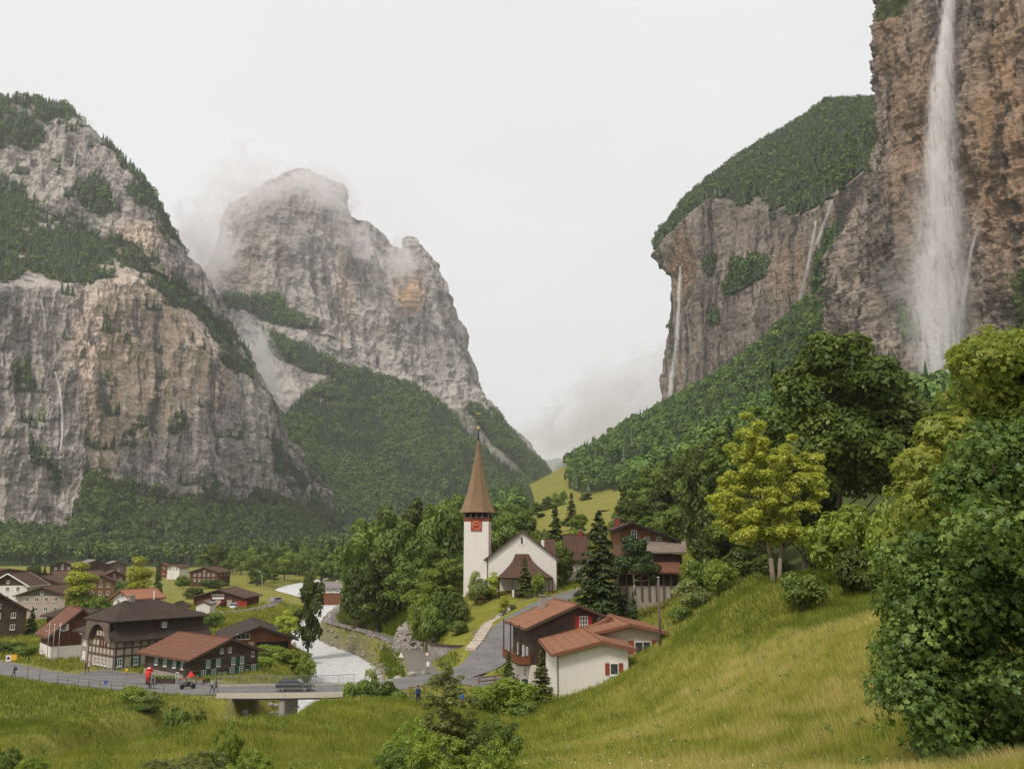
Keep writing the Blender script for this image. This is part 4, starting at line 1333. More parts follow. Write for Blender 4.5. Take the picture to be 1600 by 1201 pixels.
# ================================================================ museum-like big house with the mansard roof and the arched hood
def big_house():
    Y, ang, lR, lL = 148, 49, 15.5, 9.5
    z = 0.2
    N = Vector((X_at(177, Y, z), Y, z))
    r = Vector((math.cos(R(ang)), math.sin(R(ang)), 0)); l = Vector((-r.y, r.x, 0))
    o = thing('manor', 'large dark half-timbered house with mansard roof and arched hood over its gable', 'house', N, R(ang))
    # local: x along the long side (away to the right), y along the front (away to the left)
    def hz(py, Yd=Y): return P(0, py, Yd)[2] - z
    zs, zm, zt, zr = hz(1001), hz(991.5), hz(970), hz(936, Y + 9)
    MB().box(0, lR, 0, lL, -2, zm).build('wall', M_STONE, o)
    # half timber: pale panels on both visible faces, dark posts between
    pan, post = MB(), MB()
    fl = [(0.25, 1.75), (2.15, 3.1), (3.35, zs - .1)]
    for (a_, b_) in fl:
        for k in range(7):
            y = .35 + k * 1.3
            if y + .95 > lL: break
            pan.box(-.04, 0.0, y, y + .95, a_ + .1, b_ - .1)
        for k in range(11):
            x = .4 + k * 1.35
            if x + 1 > lR: break
            if k % 3 == 1 and a_ > 3: continue
            pan.box(x, x + 1.0, -.04, 0.0, a_ + .1, b_ - .1)
    pan.build('panels', PL_BEIGE, o)
    for zz in (2.0, 3.25, zs - .05):
        post.box(-.09, .0, -.09, lL, zz - .1, zz + .1)
        post.box(0.0, lR, -.09, 0.0, zz - .1, zz + .1)
    for k in range(8):
        y = .12 + k * 1.3
        if y < lL: post.box(-.075, 0.0, y, y + .18, 0, zs)
    for k in range(12):
        x = .12 + k * 1.35
        if x < lR: post.box(x, x + .18, -.075, 0.0, 0, zs)
    post.build('timber_frame', M_BROWNP, o)
    for k in (0, 2, 4, 7, 9):
        window(o, (.9 + k * 1.35, -.05, 1.05 if k < 5 else 4.0), '-y', .8, 1.2, None, M_GREENP if k < 5 else None, shut_w=.35)
    for y in (1.3, 2.6, 3.9, 5.2, 6.5): window(o, (-.05, y, 1.0), '-x', .75, 1.3, None, None)
    for y in (3.0, 4.0, 5.0): window(o, (-.05, y, 4.05), '-x', .6, 1.15, M_DKRED, None)
    # lower skirt roof along the long side
    sk = MB().prism([(-1.35, zs), (0.45, zm + .55), (0.45, zm + .3), (-1.35, zs - .18)], -.9, lR + .9)
    sk.build('skirt_roof', R_DARK, o)
    # mansard band
    MB().prism([(0.15, zm + .3), (lL - .15, zm + .3), (lL - .6, zt + .2), (.6, zt + .2)], .25, lR).build('mansard', R_DARK, o)
    # dormer
    dx = lR * .52
    d = MB().box(dx - .55, dx + .55, -.25, 1.2, zm + .55, zm + 1.65).build('dormer', W_GREY, o)
    MB().prism([(-.75, 0), (.75, 0), (.75, .12), (0, .75), (-.75, .12)], -.45, 1.3, Matrix.Translation((dx, 0, zm + 1.65)) @ Matrix.Rotation(R(90), 4, 'Z')).build('dormer_roof', R_DARK, d)
    window(d, (dx, -.26, zm + 1.1), '-y', .6, .8)
    # upper hipped roof
    e_ = .75
    a_, b_, c_, d_ = (-e_ - .2, -e_, zt), (lR + e_, -e_, zt), (lR + e_, lL + e_, zt), (-e_ - .2, lL + e_, zt)
    r0, r1 = (3.2, lL / 2, zr), (lR - 6.5, lL / 2, zr)
    m = MB().add([a_, b_, c_, d_, r0, r1], [(0, 1, 5, 4), (1, 2, 5), (2, 3, 4, 5), (3, 0, 4)])
    m.add([(p[0], p[1], p[2] - .18) for p in (a_, b_, c_, d_)] + [a_, b_, c_, d_], [(3, 2, 1, 0), (0, 1, 5, 4), (1, 2, 6, 5), (2, 3, 7, 6), (3, 0, 4, 7)])
    m.build('hipped_roof', R_DARK, o)
    chimney(o, 4.5, lL / 2, zr - .3, .9, .9, M_STONE)
    MB().cyl((lR - 7, lL / 2, zr), (lR - 7, lL / 2, zr + 1.4), .12).build('finial', M_WHITEP, o)
    # gable hood: plate with an arched opening over the left front, flared feet
    yc = lL * .52; hw = lL * .43
    z0 = zs - .5
    n = 16
    outer, inner = [], []
    Vv, Fc = [], []
    for k in range(n + 1):
        a1 = math.pi * k / n
        iy, iz = yc - math.cos(a1) * hw * .72, z0 + .4 + math.sin(a1) * (zt - z0 - 1.1)
        oy_ = yc - (hw + max(0, .9 - math.sin(a1) * 2.5)) * (1 if a1 < math.pi / 2 else -1) * min(1, abs(math.cos(a1)) * 1.6 + .0)
        oz = z0 + min(1, math.sin(a1) * 1.25) * (zt - z0)
        Vv += [(-.85, iy, iz), (-.85, oy_, oz), (-.6, iy, iz), (-.6, oy_, oz)]
    for k in range(n):
        i = 4 * k
        Fc += [(i, i + 4, i + 5, i + 1), (i + 2, i + 3, i + 7, i + 6), (i, i + 2, i + 6, i + 4), (i + 1, i + 5, i + 7, i + 3)]
    MB().add(Vv, Fc).build('arched_hood', W_GREY, o)
    # dark vault behind the hood
    Vv, Fc = [], []
    for k in range(n + 1):
        a1 = math.pi * k / n
        iy, iz = yc - math.cos(a1) * hw * .72, z0 + .4 + math.sin(a1) * (zt - z0 - 1.1)
        Vv += [(-.6, iy, iz), (.1, iy * .9 + yc * .1, iz)]
    for k in range(n): Fc += [(2 * k, 2 * k + 1, 2 * k + 3, 2 * k + 2)]
    MB().add(Vv, Fc).build('hood_vault', W_DARK, o)
    MB().box(-.02, .3, .7, lL - .7, zs - .2, zt - .2).build('gable_wall', W_DARK, o)
    m = MB()
    for k in range(4): m.box(-.06, -.02, 2.6 + k * 1.1, 3.4 + k * 1.1, zs + .5, zs + 1.3)
    m.build('gable_panels', PL_BEIGE, o)
    # left wing with its own skirt roof
    w = MB().box(1.0, 8, lL, lL + 5.0, -2, zm - .1).build('side_wing_wall', M_STONE, o)
    MB().box(.96, 1.0, lL + .5, lL + 1.6, .4, 1.8).box(.96, 1.0, lL + 3, lL + 4.2, .4, 1.8).box(.96, 1.0, lL + .5, lL + 1.6, 2.6, 3.7).box(.96, 1.0, lL + 3, lL + 4.2, 2.6, 3.7).build('wing_panels', PL_WHITE, o)
    MB().add([(-.4, lL - .3, zm - .2), (-.4, lL + 5.8, zm - .2), (5, lL + 5.8, zm + 1.5), (5, lL - .3, zm + 1.5), (-.4, lL - .3, zm - .4), (-.4, lL + 5.8, zm - .4), (5, lL + 5.8, zm + 1.3), (5, lL - .3, zm + 1.3)],
             [(0, 1, 2, 3), (7, 6, 5, 4), (0, 4, 5, 1), (1, 5, 6, 2), (2, 6, 7, 3), (3, 7, 4, 0)]).build('wing_roof', R_DARK, o)
big_house()

# ================================================================ chalet with green shutters by the bridge
def green_chalet():
    z = .75
    Y = 135.5
    c, yaw, L, Wd = corner_frame(296, Y, 50, 11.6, 13.2, 'R', z)
    def hz(py, Yd=Y): return P(0, py, Yd)[2] - z
    zr = hz(999, Y + 3.5)
    ze = hz(1032.5, Y)
    Wl = 6.0; Wr = Wd - Wl
    sl = (zr - ze) / (Wl + .8)
    wins = []
    for z_, us in ((hz(1048), (-3.9, -1.7, 1.3, 3.0, 4.9)), (hz(1033), (-2.3, -.7, 1.9, 3.5))):
        for u_ in us: wins.append(('g', u_, z_, .72, 1.15, M_GREENP, (1, 1)))
    wins = []
    rowA = [(-3.6, 1), (-1.9, 1), (1.2, 1), (2.8, 1), (5.0, 1)]
    for u_, s_ in rowA: wins.append(('g', u_, hz(1049.5, Y + 4), .7, 1.2, M_GREENP, (1, 2)))
    for u_ in (-2.9, -1.2, 1.4, 2.9): wins.append(('g', u_, hz(1034, Y + 4), .62, 1.05, M_GREENP, (1, 2)))
    for u_ in (-.7, .7): wins.append(('g', u_, hz(1016, Y + 4), .5, .7, None, (1, 1)))
    wins.append(('g', 4.8, hz(1026, Y + 4), .5, .8, None))
    for u_ in (4.6, 2.3, -0.4, -3.0): wins.append(('l', u_, hz(1041, Y), .8, 1.05, M_GREENP, (1, 1)))
    for u_ in (3.4,): wins.append(('l', u_, hz(1059, Y), .9, 1.1, None, (1, 1)))
    H = zr - sl * Wd / 2
    o = chalet('chalet', 'old dark timber chalet with green shutters and reddish tiled roof beside the bridge', c, yaw, L, Wd, H, sl * Wd / 2, W_DARK, R_RED, ox=1.1, oy=.9,
               base=(.3, M_STONE), wins=wins, Wl=Wl, Wr=Wr, doors=[('l', 5.4, .0, 1.0, 1.9, W_DARK)], trim=M_BROWNP)
    # carved bands under each row of windows
    m = MB()
    for zz in (hz(1043, Y + 4), hz(1026.5, Y + 4), hz(1060, Y + 4)):
        m.box(L / 2, L / 2 + .12, -Wd / 2, Wd / 2, zz - .07, zz + .07)
    m.build('string_course', W_GREY, o)
    fl = MB(); rr = random.Random(4)
    for u_, _ in rowA[:4]:
        for k in range(10):
            fl.ball((L / 2 + .2 + rr.uniform(-.05, .1), u_ + rr.uniform(-.4, .4), hz(1051, Y + 4) - .72 + rr.uniform(-.05, .15)), .1, nu=5, nv=4)
    fl.build('window_flowers', plain('geranium', (.4, .03, .03), .8), o)
    return o
green_chalet()

# dark red wooden house far left of the big one
c, yaw, L, Wd = corner_frame(78, 163, 38, 9.2, 9.0, 'R', .4)
H1 = P(0, 985, 163)[2] - .4 - .6
zr1 = P(0, 951.5, 166)[2] - .4
red_house = chalet('wooden_house', 'dark red-brown plank house on a white base, left of the half-timbered manor', c, yaw, L, Wd, H1, zr1 - H1, W_RED, R_RED, ox=1.0, oy=.9, base=(P(0, 1010, 163)[2] - .4, PL_WHITE),
       wins=[('g', -2.7, 4.9, .75, 1.1, M_WHITEP, (1, 1)), ('g', .6, H1 + .3, .6, 1.2, M_WHITEP, (1, 1)), ('g', 2.0, H1 + .3, .6, 1.2, M_WHITEP, (1, 1)), ('g', 3.8, H1, .6, .9), ('l', 0, 3.6, .8, 1.0)])

# hall with red gable behind the green-shuttered chalet
c, yaw, L, Wd = corner_frame(352, 172, 20, 12.0, 19, 'R', .3)
H2_ = P(0, 1000, 172)[2] - .3
z2_ = P(0, 977, 176)[2] - .3
hall = chalet('hall', 'long brown-roofed hall with rust red boarded gable and dark open bay', c, yaw, L, Wd, H2_, z2_ - H2_, W_BARN, R_DARK, ox=1.3, oy=1.2,
       wins=[('g', -2.9, H2_ + .6, 2.4, 1.0, None, (2, 0))], trim=M_DARKM)
MB().box(L / 2 + .01, L / 2 + .08, -.4, Wd / 2 - .5, 0, H2_ - .5).build('bay_shade', M_BLACK, hall)  # flat black panels on the wall, painted as shade inside the bays
MB().box(L / 2 + .01, L / 2 + .09, -4.2, -2.0, 0, H2_ - .7).build('bay_shade', M_BLACK, hall)
MB().box(L / 2 + .02, L / 2 + .14, -1.9, -.9, 0, H2_ - .4).build('bay_pillar', PL_BEIGE, hall)

# ================================================================ houses of the village, each placed by its gable on the ground
def vill(label, px, py_base, Y, wpx, pe, pr, ang, L, wall, roof, wins=4, name='house', base=None, trim=None, gable=None, ox=.9, oy=.9, chim=None, shut=None, rows=1, z=None, doors=(), cat='house'):
    """px centre of the gable, width in px, eave and ridge py"""
    k = FPX / Y * 1.0
    Wd = wpx / k / max(.35, math.cos(R(ang))) * .84
    zb = float(gpt(px, Y).z) if z is None else z
    H = P(0, pe, Y)[2] - zb + .35
    rise = max(.8, P(0, pr, Y)[2] - zb - H)
    f = Vector((math.sin(R(ang)), -math.cos(R(ang)), 0))
    ctr = Vector((X_at(px, Y, zb), Y, zb)) - f * L / 2
    ws = []
    n = wins
    for r_ in range(rows):
        zz = H - 1.0 - r_ * 2.5
        if zz < .6: break
        for i in range(n):
            u = (i - (n - 1) / 2) * Wd * .8 / max(1, n)
            ws.append(('g', u, zz, .95, 1.15, shut, (1, 0)))
    if rise > 1.8 and wins: ws += [('g', 0, H + rise * .3, .8, .9, shut, (1, 0))]
    for i in range(3 if wins else 0):
        ws.append(('l' if ang > 0 else 'r', (i - 1) * L * .28, H - 1.1, .9, 1.1))
    ch = [] if chim is None else [(chim[0] * L, chim[1] * Wd, H + rise * .7, 1.1, .7, chim[2] if len(chim) > 2 else None)]
    return chalet(name, label, ctr, math.atan2(f.y, f.x), L, Wd, H, rise, wall, roof, ox=ox, oy=oy, base=base, wins=ws, chims=ch, trim=trim, gable=gable, doors=doors, cat=cat)
vill('white chalet with pale roof edge at the left border of the village', 8, 931, 262, 66, 916, 896, 8, 14, PL_WHITE, R_BROWN, 3, trim=M_WHITEP, rows=2, gable=W_DARK)
vill('long brown-roofed house behind the white chalet at the left edge', 8, 912, 330, 80, 903, 889, 75, 14, W_GREY, R_BROWN, 3, chim=(.2, 0))
vill('wide house with grey boarded gable above beige ground floor and awning', 62, 960, 240, 82, 932, 917, 6, 14, PL_BEIGE, R_BROWN, 4, gable=W_GREY, rows=2)
vill('orange timber chalet with brown roof behind the grey-gabled house', 60, 935, 283, 58, 913, 901, 18, 15, W_ORANGE, R_BROWN, 3, rows=2)
vill('low brown-roofed chalet with ridge running across, above the orange chalet', 84, 915, 318, 40, 905, 892.5, -62, 14, W_DARK, R_BROWN, 3)
vill('orange timber chalet at the right of the yellowish birch', 155, 925, 300, 44, 911, 898.5, 25, 14, W_ORANGE, R_BROWN, 3, rows=2)
vill('brown chalet with orange-brown gable behind the orange one, two chimneys', 176, 913, 335, 36, 902, 891.5, 28, 14, W_BARN, R_BROWN, 3, chim=(.2, .2))
vill('small white house with orange roof above the manor roof', 188, 945, 225, 42, 936, 922, -28, 9, PL_WHITE, R_ORANGE, 2, trim=M_COPPER)
vill('dark weathered house with steep dark roof at the left frame edge', -6, 1000, 200, 74, 957, 928, 35, 13, W_DARK, R_DARK, 3, rows=3)
vill('dark chalet with white balcony, farther row left of the grey sheds', 95, 895, 420, 40, 885, 877, 14, 15, W_DARK, R_BROWN, 3, rows=2)
vill('long shed with pale grey sheet roof and dark boards in the far row', 147, 897, 440, 40, 884, 875, 35, 20, W_DARK, R_SLATE, 0, name='shed', cat='shed')
vill('low pale-roofed shed right of the long grey-roofed shed', 180, 893, 450, 30, 883, 877, 30, 16, W_GREY, R_SLATE, 0, name='shed', cat='shed')
vill('small reddish far house left of the meadow sheds', 252, 891, 520, 20, 885, 880, 10, 9, W_BARN, R_RED, 2)
vill('far white-walled chalet with low brown roof beyond the dark cypress', 270, 893, 500, 24, 887, 882, -14, 9, PL_WHITE, R_BROWN, 3)
vill('tiny red hut at the edge of the far forest, left one', 281, 873, 850, 12, 870, 867.5, -70, 8, W_BARN, R_RED, 0, name='hut', cat='hut')
vill('tiny red hut at the edge of the far forest, right one', 299, 873, 860, 11, 870, 867.5, -70, 8, W_BARN, R_RED, 0, name='hut', cat='hut')
vill('dark red chalet with many small windows on the rise above the green mound', 318, 906, 420, 54, 895, 886, -6, 13, W_RED, R_BROWN, 5, rows=2)
vill('small dark-roofed shed beside the orange container', 274, 958, 236, 20, 949, 942, 8, 6, PL_BEIGE, R_DARK, 0, name='shed', cat='shed')
vill('small white garage with arched gable beside the orange container', 316, 957, 238, 24, 947, 941, 5, 6, PL_WHITE, R_SLATE, 0, name='garage', cat='garage', ox=.2, oy=.15)
vill('little wooden hay hut with pale roof on the clearing slope', 925, 822, 372, 13, 815, 810.5, 20, 5, W_GREY, R_OLDSH, 0, name='hut', cat='hut')
vill('dark low roof between the red-brown house and the manor', 150, 985, 182, 40, 965, 953, 60, 10, W_DARK, R_DARK, 0)
st = vill('brown wood station building with a row of pale letters and red-painted corner', 341, 949, 285, 92, 935, 921, -4, 14, W_RED, R_BROWN, 0, name='station', cat='building', z=.5)
def on_gable(o, px0, px1, py0, py1, Y, mat, name, d=.05):
    """flat panel fixed on the gable of a village house, given in the photo's pixels at the gable's distance"""
    a_, b_ = P(px0, py0, Y), P(px1, py1, Y)
    M_ = o.matrix_basis.inverted()
    m = MB().box(a_[0], b_[0], Y - d - .12, Y - .02, b_[2], a_[2])
    m.v = [tuple(M_ @ Vector(p)) for p in m.v]
    return m.build(name, mat, o)
bpy.context.view_layer.update()
on_gable(st, 371, 386, 938, 949, 284.6, M_REDP, 'red_corner')
on_gable(st, 336, 345, 937, 949, 284.6, PL_BEIGE, 'pale_wall')
on_gable(st, 355, 362, 937, 949, 284.6, PL_BEIGE, 'pale_wall')
on_gable(st, 332, 350, 932.5, 935.5, 284.5, M_WHITEP, 'sign_board')
# the row of letters is far too small to read in the photograph: eight pale shapes
m = MB()
for k in range(8):
    a_ = P(331 + k * 2.6, 930.5, 284.5); b_ = P(332.4 + k * 2.6, 928, 284.5)
    if k % 2: m.box(a_[0], b_[0], 284.2, 284.4, a_[2], b_[2])
    else:
        m.box(a_[0], a_[0] + .1, 284.2, 284.4, a_[2], b_[2]).box(a_[0] + .1, b_[0], 284.22, 284.4, b_[2] - .1, b_[2])
m.v = [tuple(st.matrix_basis.inverted() @ Vector(p)) for p in m.v]
m.build('letters', M_CURT, st)
m = MB().bar(P(337, 948, 284), P(351, 937, 284), 1.0, .2)
m.v = [tuple(st.matrix_basis.inverted() @ Vector(p)) for p in m.v]
m.build('stair', M_REDP, st)

# timber building by the upper river with white zigzag truss
c_ = gpt(511, 330)
rb = thing('river_hall', 'low timber hall beside the upper river with white zigzag trusses', 'building', (c_.x, 330, .4), 0)
MB().box(-5, 5, 0, 8, -3, 1.7).build('wall', W_BARN, rb)
MB().prism([(-1, 3.4), (9, 3.4), (4, 5.4)], -5.6, 5.6).build('roof', R_SLATE, rb)
m = MB()
for k in range(4):
    x = -5 + k * 2.5
    m.bar((x, -.2, 1.8), (x + 1.25, -.2, 3.3), .22).bar((x + 1.25, -.2, 3.3), (x + 2.5, -.2, 1.8), .22)
m.bar((-5, -.2, 1.75), (5, -.2, 1.75), .3).bar((-5, -.2, 3.35), (5, -.2, 3.35), .3)
m.build('truss', M_WHITEP, rb)
MB().box(-5, 5, .3, 7.8, 1.7, 3.4).build('upper_wall', M_CURT, rb)
# ================================================================ vegetation
def leaf_mat(name, c1, c2, c3, trans=0.3):
    t = NT(name)
    r = t.attr('rnd')
    oi = t.rand()
    nz = t.noise(t.pos(), 0.35, 3, .6)
    f = t.math('ADD', t.math('MULTIPLY', r, 0.55), t.math('MULTIPLY', nz, 0.5))
    c = t.ramp(f, [(0.2, c1), (0.55, c2), (0.85, c3)])
    hs = t.n('ShaderNodeHueSaturation')
    t.L(c, hs.inputs['Color'])
    t.put(hs.inputs['Hue'], t.math('ADD', t.math('MULTIPLY', oi, 0.014), 0.493))
    t.put(hs.inputs['Value'], t.math('ADD', t.math('MULTIPLY', oi, 0.4), 0.85))
    d = t.n('ShaderNodeBsdfDiffuse'); t.L(hs.outputs[0], d.inputs[0])
    tr = t.n('ShaderNodeBsdfTranslucent'); t.L(hs.outputs[0], tr.inputs[0])
    m1 = t.n('ShaderNodeMixShader'); m1.inputs[0].default_value = trans
    t.L(d.outputs[0], m1.inputs[1]); t.L(tr.outputs[0], m1.inputs[2])
    g = t.n('ShaderNodeBsdfGlossy'); g.inputs['Roughness'].default_value = 0.45
    g.inputs['Color'].default_value = (.6, .65, .6, 1)
    m2 = t.n('ShaderNodeMixShader'); m2.inputs[0].default_value = 0.035
    t.L(m1.outputs[0], m2.inputs[1]); t.L(g.outputs[0], m2.inputs[2])
    t.L(m2.outputs[0], t.out.inputs[0])
    return t.m
LF_MID = leaf_mat('foliage_mid_green', (0.07, 0.112, 0.022), (0.15, 0.215, 0.036), (0.26, 0.325, 0.06))
LF_DARK = leaf_mat('foliage_dark_green', (0.046, 0.069, 0.013), (0.091, 0.126, 0.019), (0.182, 0.221, 0.036), .3)
LF_YEL = leaf_mat('foliage_yellow_green', (0.26, 0.31, 0.04), (0.46, 0.5, 0.065), (0.62, 0.62, 0.11), .45)
LF_OLIVE = leaf_mat('foliage_olive_gold', (0.14, 0.19, 0.028), (0.27, 0.34, 0.048), (0.50, 0.49, 0.09), .4)
LF_BRI = leaf_mat('foliage_fresh_green', (0.107, 0.158, 0.021), (0.213, 0.284, 0.034), (0.337, 0.410, 0.062), .35)
LF_MAPLE = leaf_mat('foliage_maple', (0.045, 0.078, 0.02), (0.10, 0.155, 0.03), (0.28, 0.35, 0.075), .3)
LF_SPR = leaf_mat('needles_spruce', (0.025, 0.045, 0.015), (0.051, 0.083, 0.023), (0.099, 0.135, 0.039), .1)
LF_SPR2 = leaf_mat('needles_larch', (0.054, 0.075, 0.021), (0.108, 0.128, 0.033), (0.179, 0.195, 0.051), .1)
LF_FARF = leaf_mat('far_forest_conifers', (0.022, 0.038, 0.017), (0.048, 0.076, 0.030), (0.10, 0.14, 0.048), .1)
LF_FARB = leaf_mat('far_forest_broadleaf', (0.055, 0.1, 0.026), (0.115, 0.185, 0.042), (0.2, 0.285, 0.065), .25)
LF_SILV = leaf_mat('foliage_grey_green', (0.107, 0.134, 0.034), (0.213, 0.244, 0.068), (0.356, 0.378, 0.114), .35)
M_BARK = wood_mat('bark', (0.07, 0.055, 0.042), (0.15, 0.12, 0.095), vertical=True)
M_BARKP = wood_mat('pale_bark', (0.2, 0.16, 0.12), (0.34, 0.28, 0.21), vertical=True)

def rand_frames(rng, nrm, spread):
    """orthonormal frames whose normal is nrm blurred by spread"""
    n = nrm + rng.normal(size=nrm.shape) * spread
    n /= np.linalg.norm(n, axis=1)[:, None] + 1e-9
    a = rng.normal(size=n.shape)
    t1 = np.cross(n, a); t1 /= np.linalg.norm(t1, axis=1)[:, None] + 1e-9
    t2 = np.cross(n, t1)
    return n, t1, t2
def leaf_quads(C, n, t1, t2, s, aspect=0.62):
    """pointed leaf: rhombus with a fold"""
    s = s[:, None]
    V = np.stack([C - t1 * s, C + t2 * s * aspect + n * s * .12, C + t1 * s, C - t2 * s * aspect + n * s * .12], 1)
    return V.reshape(-1, 3), np.arange(len(C) * 4).reshape(-1, 4)
def leaf_lobed(C, n, t1, t2, s):
    """five-lobed leaf, drawn as five pointed quads sharing the base"""
    Vs = []
    s = s[:, None]
    for ang, l in ((0, 1.0), (62, .85), (-62, .85), (118, .5), (-118, .5)):
        a = math.radians(ang)
        d = t1 * math.cos(a) + t2 * math.sin(a)
        e = -t1 * math.sin(a) + t2 * math.cos(a)
        Vs.append(np.stack([C, C + d * s * l * .55 + e * s * .26 + n * s * .05, C + d * s * l - n * s * .16, C + d * s * l * .55 - e * s * .26 + n * s * .05], 1))
    V = np.stack(Vs, 1).reshape(-1, 3)
    return V, np.arange(len(V)).reshape(-1, 4)
def clump_leaves(rng, clumps, n, size, lobed=False, up=0.35, spread=0.45, sizevar=.5, inner=.25):
    """clumps: array (k,6): centre, radii. leaves spread on and in the clumps"""
    cl = np.asarray(clumps, float)
    wgt = (cl[:, 3] * cl[:, 4] + cl[:, 4] * cl[:, 5] + cl[:, 3] * cl[:, 5])
    k = rng.choice(len(cl), n, p=wgt / wgt.sum())
    d = rng.normal(size=(n, 3))
    d[:, 2] = np.where((d[:, 2] < -0.35) & (rng.rand(n) < .6), -d[:, 2], d[:, 2])
    d /= np.linalg.norm(d, axis=1)[:, None]
    rr = 1 - np.abs(rng.normal(size=n)) * inner
    lump = 1 + 0.22 * perlin(d[:, 0] * 2.2 + k * 3.1, d[:, 1] * 2.2, d[:, 2] * 2.2 + k * 1.7)
    C = cl[k, :3] + d * cl[k, 3:6] * (rr * lump)[:, None]
    nn = d.copy(); nn[:, 2] += up
    nv, t1, t2 = rand_frames(rng, nn, spread)
    s = size * (1 + sizevar * rng.normal(size=n)).clip(.4, 1.8)
    V, F = (leaf_lobed if lobed else leaf_quads)(C, nv, t1, t2, s)
    rk = rng.rand(len(cl))[k] * .45
    rnd = np.clip(rk + rng.rand(n) * .55, 0, 1)
    per = len(V) // n
    return V, F, np.repeat(rnd, per)
def crown_clumps(rng, H, Wc, zc0, n, rc=(.16, .3), shape='round', lean=0):
    """clump centres filling a crown of width Wc between zc0 and H"""
    out = []
    hc = (H - zc0) / 2
    zm = (H + zc0) / 2
    tries = 0
    while len(out) < n and tries < 9999:
        tries += 1
        p = rng.normal(size=3); p /= np.linalg.norm(p)
        r_ = rng.rand() ** .4
        p = p * r_ * .86
        f = 1.0
        if shape == 'oval': f = 1.0 - .25 * abs(p[2])
        if shape == 'dome': f = 1.0 if p[2] > -.2 else .8
        if shape == 'cone': f = max(.12, .62 - .6 * p[2])
        s_ = rng.uniform(*rc) * Wc
        z = zm + p[2] * hc
        out.append((p[0] * Wc / 2 * f + lean * (z - zc0), p[1] * Wc / 2 * f, z, s_, s_, s_ * rng.uniform(.6, .85)))
    return np.array(out)
def trunk_mb(rng, H, zc0, r, clumps, nb=9, fork=1):
    m = MB()
    top = H * .82
    pts, rs = [], []
    x = y = 0.0
    n = 7
    for k in range(n + 1):
        f = k / n
        pts.append((x, y, -0.6 + (top + .6) * f)); rs.append(r * (1 - f * .82) * (1.35 if k == 0 else 1))
        x += rng.normal() * H * .012; y += rng.normal() * H * .012
    m.tube(pts, rs, 8)
    for i in rng.permutation(len(clumps))[:nb]:
        c = clumps[i]
        zb = min(max(zc0 * .85, c[2] - abs(c[0]) * .9 - H * .06), top * .9)
        f = (zb + .6) / (top + .6)
        j = min(n - 1, max(0, int(f * n)))
        a = Vector(pts[j]).lerp(Vector(pts[j + 1]), max(0, min(1, f * n - j)))
        b = Vector(c[:3])
        mid = a.lerp(b, .5) + Vector((0, 0, -.03 * H * rng.rand()))
        m.tube([a, mid, b], [r * .4, r * .24, r * .07], 5)
    return m
_rng = np.random.RandomState(11)
def make_tree(name, label, mat, H, Wc, zc0, nclump, nleaf, leaf, tr=.25, bark=None, shape='round', rc=(.16, .3), seed=0, lobed=False, spread=.45, up=.35, group=None, cat='tree', extra=None, nb=9, crown_name='crown', inner=.25):
    rng = np.random.RandomState(seed)
    cl = crown_clumps(rng, H, Wc, zc0, nclump, rc, shape)
    if extra is not None: cl = np.vstack([cl, np.array(extra)]) if nclump else np.array(extra, float)
    V, F, rnd = clump_leaves(rng, cl, nleaf, leaf, lobed, up, spread, inner=inner)
    o = thing(name, label, cat, group=group)
    link(crown_name, np_mesh(crown_name, V, F, mat, {'rnd': rnd}), o)
    trunk_mb(rng, H, zc0, tr, cl, nb).build('trunk', bark or M_BARK, o, True)
    return o
def make_spruce(name, label, mat, H, Wc, zc0, seed=0, n=5200, leaf=.28, tr=.2, group=None, cat='spruce', droop=.35, power=.9, layers=22):
    """whorls of drooping branches carrying needle sprays"""
    rng = np.random.RandomState(seed)
    o = thing(name, label, cat, group=group)
    az, zz, rad = [], [], []
    nbr = layers * 7
    bz = zc0 + (H - zc0) * (rng.rand(nbr) ** 1.0)
    ba = rng.rand(nbr) * 2 * math.pi
    bl = Wc / 2 * (1 - (bz - zc0) / (H - zc0)) ** power * rng.uniform(.7, 1.1, nbr) + .12
    k = rng.choice(nbr, n, p=bl / bl.sum())
    f = rng.rand(n) ** .65
    r_ = bl[k] * f
    wd = bl[k] * .22 * (1 - f * .5)
    a = ba[k]
    side = rng.normal(size=n) * wd
    x = np.cos(a) * r_ - np.sin(a) * side
    y = np.sin(a) * r_ + np.cos(a) * side
    z = bz[k] - droop * r_ ** 1.15 + .12 * r_ * f + rng.normal(size=n) * .06 - np.abs(side) * .35
    C = np.stack([x, y, z], 1)
    out = np.stack([np.cos(a) * .5, np.sin(a) * .5, np.ones(n) * .9], 1)
    nv, t1, t2 = rand_frames(rng, out, .35)
    # long axis outward and down
    ax = np.stack([np.cos(a), np.sin(a), -np.full(n, .5)], 1) + rng.normal(size=(n, 3)) * .3
    ax -= (ax * nv).sum(1)[:, None] * nv; ax /= np.linalg.norm(ax, axis=1)[:, None]
    t2 = np.cross(nv, ax)
    s = leaf * rng.uniform(.6, 1.3, n)
    V, F = leaf_quads(C, nv, ax, t2, s, .4)
    rnd = np.clip(f * .6 + rng.rand(n) * .4, 0, 1)
    link('crown', np_mesh('crown', V, F, mat, {'rnd': np.repeat(rnd, 4)}), o)
    m = MB().tube([(0, 0, -.6), (0, 0, H * .5), (0, 0, H * .98)], [tr, tr * .55, .03], 8)
    for i in range(0, nbr, 6):
        m.cyl((0, 0, bz[i]), (math.cos(ba[i]) * bl[i] * .8, math.sin(ba[i]) * bl[i] * .8, bz[i] - droop * (bl[i] * .8) ** 1.15), .05, .015, 4)
    m.build('trunk', M_BARK, o)
    return o
